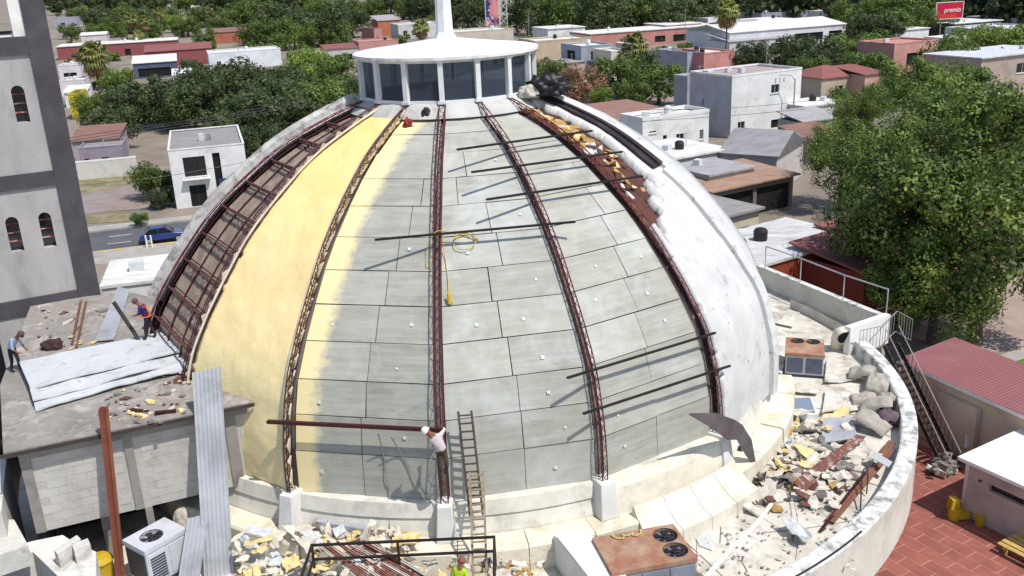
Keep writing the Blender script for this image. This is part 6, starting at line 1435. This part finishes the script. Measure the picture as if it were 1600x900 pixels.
# dark curled flashing hanging at the right pier
M_fl = mat('dark_flashing', (112, 104, 106), (88, 80, 84), sc=1, rough=.5, metal=.3)
P2 = C(2, .2, .15); et = Vector((math.cos(az(2)), math.sin(az(2)), 0)); er = Vector((math.sin(az(2)), -math.cos(az(2)), 0))
path = [P2 - et * 2.9 + Zv * 2.0 + er * .35, P2 - et * 1.6 + Zv * 1.3 + er * .5, P2 - et * .5 + Zv * .5 + er * .55, P2 + et * .2 + Zv * .1 + er * .5, P2 + et * .75 - Zv * .75 + er * .6, P2 + et * 1.15 - Zv * 1.7 + er * .7]
wd_ = [.03, .28, .4, .3, .32, .05]; mb = MB(); vs = []
for p, q in zip(path, wd_): n_ = (Zv * .75 + et * .5).normalized(); vs += [p - n_ * q, p + n_ * q, p + n_ * q + er * .03, p - n_ * q + er * .03]
mb.add(vs, [(4 * i + q, 4 * i + (q + 1) % 4, 4 * i + 4 + (q + 1) % 4, 4 * i + 4 + q) for i in range(5) for q in range(4)] + [(0, 1, 2, 3), (20, 21, 22, 23)])
tag(mb.build('bent_flashing', M_fl), 'dark bent metal flashing hanging off the right pier', 'flashing')
lump('dark_bucket_bag', 'dark plastic bag at the foot of the right pier', 'bag', W(1158, 728, DZ + .3), (.5, .5, .75), mat('black_plastic', (44, 40, 50), (30, 27, 34), rough=.35), 12, amp=.3)
# -- debris on the right deck
def W_(x, y, dz=.05): return W(x, y, DZ + dz)
pts = []
for i in range(330):
    t = random.random()
    if t < .4: x, y = random.gauss(1195, 28), random.gauss(730, 32)
    elif t < .75: x, y = random.gauss(1270, 32), random.gauss(735, 26)
    else: x, y = random.gauss(1225, 45), random.gauss(690, 18)
    if x < 1150 or x > 1350: continue
    pts.append((W_(x, y, random.uniform(.02, .3)), Zv))
tag(scraps('deck_debris', pts, [M_w2, M_w2, M_fs, M_w2, M_gr2, M_fs2, M_gr2, M_w2, M_w2, M_gr2, M_br2], None, .12, .8, .09), 'pile of torn white board and yellow foam on the right deck', 'debris')
pts = [(W_(1085 + 130 * random.random() + random.gauss(0, 3), 0, 0), Zv) for i in range(0)]
for i in range(120):
    t = random.random(); pts.append((W_(1080 + 110 * t + random.gauss(0, 5), 820 - 75 * t + random.gauss(0, 5)), Zv))
tag(scraps('foam_trail', pts, [M_fs, M_fs2, M_fs], None, .08, .3, .25), 'line of yellow foam crumbs along the curved bench', 'debris')
pts = []
for i in range(160): pts.append((W_(random.uniform(1090, 1340), random.uniform(790, 900)), Zv))
tag(scraps('deck_litter', pts, [M_gr2, M_w2, M_conc], None, .03, .16, .2), 'small litter over the cream deck near the parapet', 'debris')
def crumples(name, label, pts, mats, smin, smax):
    mb = MB()
    for P in pts:
        L, Wd = random.uniform(smin, smax), random.uniform(smin, smax) * .6; an = random.uniform(0, 6.28); tl = random.uniform(-.5, .5); ex = Vector((math.cos(an), math.sin(an), tl * .6)).normalized(); ey = Vector((-math.sin(an), math.cos(an), random.uniform(-.35, .35))).normalized(); mi = random.randrange(len(mats)); sd_ = random.random() * 50
        nn = ex.cross(ey).normalized(); n = 5; vs = []; am = random.uniform(.03, .16)
        for lay in (0, 1):
            for i in range(n + 1):
                for j in range(n + 1):
                    a_, b_ = i / n - .5, j / n - .5; q = 1 + .25 * noise.noise(Vector((a_ * 5 + sd_, b_ * 5, 0)))
                    vs.append(P + ex * a_ * L * q + ey * b_ * Wd * q + nn * (am * noise.noise(Vector((a_ * 3 + sd_, b_ * 3, 1))) * 2 - lay * .025) + Zv * (.12 + abs(tl) * L * .2))
        idx = lambda l, i, j: l * (n + 1) ** 2 + i * (n + 1) + j
        fs = [(idx(l, i, j), idx(l, i + 1, j), idx(l, i + 1, j + 1), idx(l, i, j + 1)) for l in (0, 1) for i in range(n) for j in range(n)]
        for i in range(n):
            for e in (0, n): fs += [(idx(0, i, e), idx(0, i + 1, e), idx(1, i + 1, e), idx(1, i, e)), (idx(0, e, i), idx(0, e, i + 1), idx(1, e, i + 1), idx(1, e, i))]
        mb.add(vs, fs, mi)
    return tag(mb.build(name, mats), label, 'debris', kind='stuff')
crumples('crumpled_sheets', 'tangle of crumpled white and grey sheets in the right deck debris', [W_(random.gauss(1235, 48), random.gauss(718, 34), random.uniform(0, .25)) for i in range(58)], [M_w2, M_gr2, M_sheet, M_w2, M_fs2, M_w2, M_fs2, M_cream], .3, 1.3)
crumples('torn_sheets', 'torn sheets and foam mats in the heap at the dome foot', [W(random.uniform(375, 640), random.uniform(832, 900), -1.1 + random.uniform(0, .3)) for i in range(42)], [M_w2, M_fs2, M_sheet, M_w2, M_cream, M_w2], .3, 1.0)
M_rusts = mat('rust_speckled_sheet', (118, 76, 64), (96, 58, 50), sc=1.4, dirt=(200, 186, 176), dsc=1.6, dlo=.52, dhi=.62, damt=.8)
sheet('rusty_sheet', 'long rust red sheet slanting across the right debris pile', 'metal sheet', [W_(1255, 770, .25), W_(1352, 684, .35), W_(1338, 680, .55), W_(1240, 752, .45)], M_rusts, .04, 14, 6, .1, .8)
sheet('grey_metal_sheet', 'pale grey crumpled sheet lying above the rusty one', 'metal sheet', [W_(1283, 694, .15), W_(1340, 686, .15), W_(1330, 652, .2), W_(1286, 656, .2)], M_galv, .03, 10, 8, .1, .8)
sheet('white_board', 'white board standing out of the debris pile below the skylight', 'board', [W_(1222, 716, .15), W_(1262, 712, .3), W_(1262, 690, .4), W_(1226, 690, .3)], M_w2, .05, 8, 5, .06, .8)
sheet('white_board', 'flat white board in the middle of the right debris', 'board', [W_(1230, 742, .2), W_(1268, 736, .25), W_(1262, 724, .3), W_(1226, 728, .3)], M_w2, .05, 8, 5, .05, .8, seed=2)
sheet('white_board', 'narrow white board lying low at the front of the right debris', 'board', [W_(1236, 782, .06), W_(1290, 776, .08), W_(1290, 768, .1), W_(1236, 770, .1)], M_w2, .05, 8, 4, .06, .8, seed=4)
sheet('grey_board', 'two toned grey board on the cream deck beside the rusty unit', 'board', [W_(1092, 852, .04), W_(1112, 860, .04), W_(1114, 812, .05), W_(1076, 812, .05)], mat('pale_grey_board', (196, 198, 196), (182, 184, 182)), .04, 6, 6, .02)
for x0, y0, x1, y1, lab, w_ in ((1296, 815, 1392, 702, 'wide rust orange plank lying along the curved parapet', .34), (1282, 830, 1352, 738, 'thin brown plank left of the wide orange one', .1), (1376, 712, 1394, 690, 'short dark red plank end behind the orange plank', .3)):
    a, b = W_(x0, y0, .1), W_(x1, y1, .3); mb = MB(); mb.bar(a, b, w_, .06); mb.bar(a.lerp(b, .05) + Zv * .05, a.lerp(b, .95) + Zv * .05, w_ * .3, .05); tag(mb.build('plank', M_rust if w_ > .2 else M_darkred), lab, 'plank')
cord('white_pipe', 'white plastic pipe running diagonally over the cream deck', [W_(1100, 905, .08), W_(1140, 860, .08), W_(1182, 818, .1), W_(1216, 772, .2)], .075, M_white, 'pipe')
cord('bent_rod', 'bent grey rod hooked over the parapet beside the planks', [W_(1344, 802, .1), W_(1346, 760, .5), W_(1347, 740, .95), W_(1354, 730, 1.0), W_(1356, 745, .7), W_(1354, 772, .1)], .03, M_acd, 'rod')
sheet('tilted_panel', 'small pale panel leaning against the curved parapet', 'panel', [W_(1362, 716, .6), W_(1388, 730, .65), W_(1394, 722, .75), W_(1370, 708, .7)], M_sheet, .04, 6, 4, .02)
def bag(label, P, r, m, seed):
    rg2 = random.Random(seed); an = rg2.uniform(0, 6.28); n = 16; vs = []; mb = MB(); tilt = rg2.uniform(.1, .45)
    ex = Vector((math.cos(an), math.sin(an), tilt)).normalized(); ey = Vector((-math.sin(an), math.cos(an), 0)); ez = ex.cross(ey)
    for lay in (1, -1):
        for i in range(n + 1):
            for j in range(n + 1):
                u_, v_ = i / n * 2 - 1, j / n * 2 - 1; h = max(0, (1 - abs(u_) ** 2.6)) ** .55 * max(0, (1 - abs(v_) ** 2.6)) ** .55
                cr = .13 * noise.fractal(Vector((u_ * 1.5 + seed, v_ * 3.2, lay)), 1.0, 2.0, 3) + .07 * abs(noise.noise(Vector((u_ * 3 + seed * 2, v_ * 5, 3))))
                pin = 1 - .16 * (1 - h); vs.append(P + ex * u_ * r[0] * .95 * pin + ey * v_ * r[1] * .92 * pin + ez * (lay * h * r[2] * (.62 if lay > 0 else .3) * (1 + cr * 1.5) + cr * .6) + Zv * (r[2] * .45 + r[0] * tilt * .5))
    idx = lambda l, i, j: l * (n + 1) ** 2 + i * (n + 1) + j
    mb.add(vs, [(idx(l, i, j), idx(l, i + 1, j), idx(l, i + 1, j + 1), idx(l, i, j + 1)) for l in (0, 1) for i in range(n) for j in range(n)])
    return tag(mb.build('sack', m, smooth=True), label, 'sack')
# sacks by the parapet
M_sack = mat('grey_canvas_sack', (172, 166, 156), (148, 142, 132), sc=1.2, bump=.4, bsc=5, dirt=(130, 122, 112), dsc=1.2, damt=.4)
for i, (x, y, r, lab) in enumerate(((1346, 594, (.75, .6, .5), 'topmost grey sack under the curved parapet'), (1372, 612, (.8, .7, .5), 'grey sack nearest the parapet, second from the top'), (1350, 632, (.7, .6, .4), 'flat grey sack left of the sack row'), (1368, 646, (.9, .65, .45), 'big grey sack in the middle of the row'), (1385, 636, (.5, .5, .5), 'small pale sack against the parapet'), (1362, 672, (.9, .7, .4), 'lowest pale sack folded over the deck edge'), (1389, 664, (.5, .6, .55), 'dark purple sack wedged under the parapet'))):
    bag(lab, W_(x, y, .02), r, M_sack if i != 6 else mat('purple_sack', (104, 88, 96), (84, 70, 78)), 20 + i)
# lifted membrane sheets on the upper deck
for i, (c, lab) in enumerate((([(1292, 562), (1330, 570), (1338, 595), (1288, 600)], 'lifted white membrane sheet right of the deck unit'), ([(1290, 612), (1340, 618), (1352, 640), (1284, 650)], 'wrinkled white membrane sheet below the deck unit'), ([(1226, 560), (1200, 556), (1192, 575), (1222, 588)], 'white membrane fold left of the deck unit'), ([(1225, 600), (1285, 606), (1276, 618), (1222, 614)], 'narrow membrane strip above the skylight'), ([(1190, 470), (1250, 490), (1238, 512), (1185, 500)], 'long pale membrane sheet behind the deck unit'), ([(1160, 640), (1212, 648), (1212, 690), (1150, 680)], 'ribbed white membrane apron at the dome foot right'))):
    p = [W_(x, y, .08) for x, y in c]; sheet('membrane_sheet', lab, 'membrane', [p[3], p[2], p[1], p[0]], M_deck, .04, 12, 10, .16, .9, 'loose membrane sheets', seed=30 + i)
# skylight
a, b, c_, d_ = [W_(x, y, .3) for x, y in ((1219, 646), (1274, 644), (1266, 621), (1221, 622))]; sk_ = empty('skylight', tuple((a + b + c_ + d_) / 4 - Zv * .3), 'small skylight with blue grey glass on the white deck', 'skylight'); q0 = sk_.location
mb = MB(); mb.prism([tuple((p - q0)[:2]) for p in ((a - c_) * .08 + a, (b - d_) * .08 + b, (c_ - a) * .08 + c_, (d_ - b) * .08 + d_)], 0, .26); mb.build('curb', M_white, sk_)
mb = MB(); mb.prism([tuple((p - q0)[:2]) for p in (a, b, c_, d_)], .26, .3); mb.build('pane', glassmat('skylight_glass', (120, 132, 150), .15), sk_)
vc = empty('vent_cowl', tuple(W_(1308, 545, 0)), 'pale curved vent hood with dark mouth beside the end wall', 'vent')
mb = MB(); mb.tube([(0, 0, 0), (0, 0, .55), (.04, -.12, .85), (.06, -.4, .98), (.06, -.7, .9)], [.34, .34, .38, .42, .45], 14); mb.build('hood', M_cream, vc, smooth=True)
mb = MB(); mb.tube([(.06, -.69, .9), (.06, -.73, .885)], .38, 14); mb.build('mouth', M_dark, vc)
lump('vent_cowl', 'white rounded vent cover between condenser and corrugated strips', 'vent', W(292, 812, DZ + .9), (.5, .4, .5), M_w2, 41, amp=.15)
# yellow bin bottom left
yb = empty('yellow_bin', tuple(W(163, 905, DZ)), 'yellow plastic bin at the bottom left behind the steel channel', 'bin'); M_yp = mat('yellow_plastic', (196, 164, 40), (176, 146, 30), rough=.5, bump=.05)
mb = MB(); mb.lathe([(.02, 0), (.3, 0), (.4, .75), (.42, .76)], 10); mb.build('tub', M_yp, yb); mb = MB(); mb.lathe([(.02, .98), (.3, .95), (.44, .8), (.44, .76)], 10); mb.build('lid', M_yp, yb)
# -- courtyard things
def pail(name, label, x, y, s):
    P = W(x, y, GZ + .04); o = empty(name, P, label, 'bucket')
    mb = MB(); mb.lathe([(.01, 0), (.2 * s, 0), (.26 * s, .5 * s), (.28 * s, .5 * s), (.25 * s, .46 * s), (.02, .3 * s)], 14); mb.build('tub', M_yp, o); mb = MB(); mb.tube([Vector((.27 * s * math.cos(t), 0, .5 * s + .3 * s * math.sin(t))) for t in [math.pi * i / 8 for i in range(9)]], .02, 5); mb.build('handle', M_yp, o); return o
o = pail('mop_bucket', 'yellow mop bucket with wringer in the courtyard shade', 1490, 810, 1.25)
mb = MB(); mb.hexa([(x, y, z) for z, k in ((.55, 1), (1.05, .8)) for x, y in ((-.3 * k, -.2), (.1 * k, -.2), (.1 * k, .2), (-.3 * k, .2))]); mb.build('wringer', M_yp, o)
mb = MB(); mb.box((.42, 0, .18), (.5, .4, .3)); mb.build('caddy', M_yp, o)
pail('paint_bucket', 'small yellow paint bucket against the shed wall', 1530, 820, .85)
pb = empty('wood_pallet', tuple(W(1558, 862, GZ + .03)), 'wooden pallet of yellowed planks on the red courtyard', 'pallet')
for i in range(6):
    mb = MB(); p = cv * (i * .32) + Zv * .45; mb.bar(p, p + cu * 3.0, .24, .05); mb.build('plank', mat('yellowed_wood', (206, 176, 108), (176, 146, 84), sc=2, rnd=.15), pb)
for i in (.3, 1.5, 2.7): mb = MB(); mb.bar(cu * i + cv * -.1 + Zv * .36, cu * i + cv * 1.75 + Zv * .36, .1, .1); mb.build('bearer', MATS['yellowed_wood'], pb)
for i in (.3, 2.7):
    for j in (.1, 1.5): mb = MB(); mb.bar(cu * i + cv * j, cu * i + cv * j + Zv * .33, .12, .12); mb.build('leg', MATS['yellowed_wood'], pb)
pts = [(W(random.gauss(1475, 10), random.gauss(728, 6), GZ + random.uniform(.05, .5)), Zv) for i in range(80)]
tag(scraps('rubble_heap', pts, [M_gr2, M_w2, M_conc], None, .15, .5, .6), 'grey rubble heap at the foot of the steel stair', 'rubble')
sheet('white_hatch', 'white panel standing behind the shed by the hall wall', 'panel', [W(1508, 700, GZ + 1.0), W(1546, 690, GZ + 1.0), W(1546, 672, GZ + 1.6), W(1510, 680, GZ + 1.6)], M_white, .06, 6, 4, .0)
# -- vehicles
def car(label, P, rz, col, L=4.4):
    o = empty('parked_car', P, label, 'car', 'parked cars'); o.rotation_euler.z = rz; k = L / 4.4
    m = mat('car_paint_%d' % col[2], col, tuple(int(c * .9) for c in col), rough=.22, bump=0, spec=.6)
    S = [(-2.2, .45, .7, .78), (-2.1, .4, .92, .84), (-1.2, .38, 1.0, .88), (-.2, .36, 1.0, .9), (.9, .36, .98, .9), (1.9, .38, .86, .86), (2.2, .42, .62, .74)]
    mb = MB(); vs = []
    for x, z0, z1, hw in S: vs += [(x, -hw, z0), (x, hw, z0), (x, hw * 1.0, (z0 + z1) / 2), (x, hw * .9, z1), (x, -hw * .9, z1), (x, -hw, (z0 + z1) / 2)]
    mb.add(vs, [(6 * i + q, 6 * i + (q + 1) % 6, 6 * i + 6 + (q + 1) % 6, 6 * i + 6 + q) for i in range(6) for q in range(6)] + [tuple(range(6)), tuple(range(36, 42))]); mb.build('body', m, o, smooth=False, bevel=.05)
    G = [(-1.75, .92, .78, 1.0), (-1.15, .96, .62, 1.44), (.25, .98, .62, 1.48), (1.05, .98, .8, 1.0)]
    mb = MB(); vs = []
    for x, z0, hw, z1 in G: vs += [(x, -.82, z0), (x, .82, z0), (x, hw, z1), (x, -hw, z1)]
    mb.add(vs, [(4 * i + q, 4 * i + (q + 1) % 4, 4 * i + 4 + (q + 1) % 4, 4 * i + 4 + q) for i in range(3) for q in range(4)] + [(0, 1, 2, 3), (12, 13, 14, 15)]); mb.build('glasshouse', M_glass, o)
    mb = MB(); mb.hexa([(-1.15, -.6, 1.44), (.25, -.6, 1.47), (.25, .6, 1.47), (-1.15, .6, 1.44), (-1.1, -.56, 1.5), (.2, -.56, 1.52), (.2, .56, 1.52), (-1.1, .56, 1.5)]); mb.build('roof', m, o)
    for s in (-1, 1):
        for a0, a1 in (((-1.75, .8, .98), (-1.15, .62, 1.46)), ((-.4, .79, .98), (-.4, .63, 1.48)), ((1.05, .82, .98), (.25, .62, 1.48))):
            mb = MB(); mb.bar((a0[0], a0[1] * s, a0[2]), (a1[0], a1[1] * s, a1[2]), .07, .06); mb.build('pillar', m, o)
        for x in (-1.35, 1.38):
            mb = MB(); mb.tube([(x, s * .68, .33), (x, s * .9, .33)], .33, 16); wl = mb.build('wheel', mat('tyre', (28, 28, 30), rough=.9, bump=0), o)
            mb = MB(); mb.tube([(x, s * .89, .33), (x, s * .915, .33)], .2, 10); mb.build('rim', M_galv, wl)
        mb = MB(); mb.box((2.12, s * .58, .66), (.12, .3, .14)); mb.build('headlight', M_stick, o); mb = MB(); mb.box((-2.14, s * .6, .78), (.1, .28, .14)); mb.build('tail_light', M_rhelm, o)
    o.scale = (k, k, k); return o
pc = W(252, 381, GZ); car('blue car parked at the yellow kerb left of the dome', (pc.x, pc.y + 1.0, GZ + .02), math.atan2(sd.y, sd.x), (38, 54, 110))
pc = W(1070, 226, GZ); car('black car parked below the white parapet house', (pc.x, pc.y, GZ + .02), R_(25), (26, 24, 28))
for i, x in enumerate((230, 238)):
    P = W(x, 386, GZ + .15); bo = empty('bollard', P, ('left', 'right')[i] + ' white bollard on the yellow kerb in front of the blue car', 'bollard', 'white bollards'); mb = MB(); mb.tube([(0, 0, 0), (0, 0, 1.1)], .08, 8); mb.build('post', M_white, bo); mb = MB(); mb.lathe([(.0, 1.2), (.07, 1.16), (.09, 1.1)], 8); mb.build('cap', M_white, bo)
# -- poles, lamps, wires
M_pole = mat('concrete_pole', (150, 146, 138), (130, 126, 120))
def pole(label, x, yb, h, arm=None, lamp=False):
    P = W(x, yb, GZ); o = empty('street_lamp' if lamp else 'utility_pole', P, label, 'lamp post' if lamp else 'pole'); mb = MB(); mb.tube([(0, 0, 0), (0, 0, h)], [.13, .08], 8); mb.build('shaft', M_pole, o)
    if lamp:
        s = arm; mb = MB(); mb.tube([(0, 0, h - .2), (s * .6, -.1, h + .5), (s * 1.8, -.3, h + .7)], .05, 6); mb.build('arm', M_pole, o); mb = MB(); mb.box((s * 2.1, -.35, h + .68), (.7, .25, .12)); mb.build('lamp_head', M_galv, o)
    else: mb = MB(); mb.bar((-1.0, 0, h - .5), (1.0, 0, h - .5), .1, .1); mb.build('crossarm', M_pole, o)
    return o
pole('street lamp leaning over trees near the beige house', 1530, 140, 7, -1, True); pole('street lamp in front of the white cube building', 1238, 206, 7.5, -1, True); pole('street lamp above the dark trees by the warehouse', 1196, 128, 7, 1, True)
pole('wooden utility pole right of the advertising lattice', 827, 70, 11); pole('slim utility pole behind the tan house', 895, 96, 9); pole('utility pole behind the long pink house', 1070, 68, 10)
def wire(label, pts, r=.03):
    P = [W(x, y, z) for x, y, z in pts]; return cord('overhead_wire', label, P, r, mat('black_wire', (60, 58, 60), rough=.5, bump=0), 'wire')
for i in range(3):
    wire(('upper', 'middle', 'lower')[i] + ' overhead wire crossing in front of the trees left', [(60, 222 + i * 5, GZ + 8), (240, 196 + i * 4, GZ + 7.6), (360, 178 + i * 4, GZ + 7.5), (490, 152 + i * 4, GZ + 8)], .035)
wire('thin wire crossing the white two storey shop front', [(60, 294, GZ + 6), (240, 278, GZ + 5.6), (400, 250, GZ + 6)], .025)
wire('thin wire crossing the white cube building low', [(1000, 190, GZ + 7), (1150, 180, GZ + 6.6), (1260, 170, GZ + 7)], .03); wire('thin wire crossing the white cube building high', [(1000, 172, GZ + 7), (1150, 168, GZ + 6.8), (1260, 158, GZ + 7)], .03)
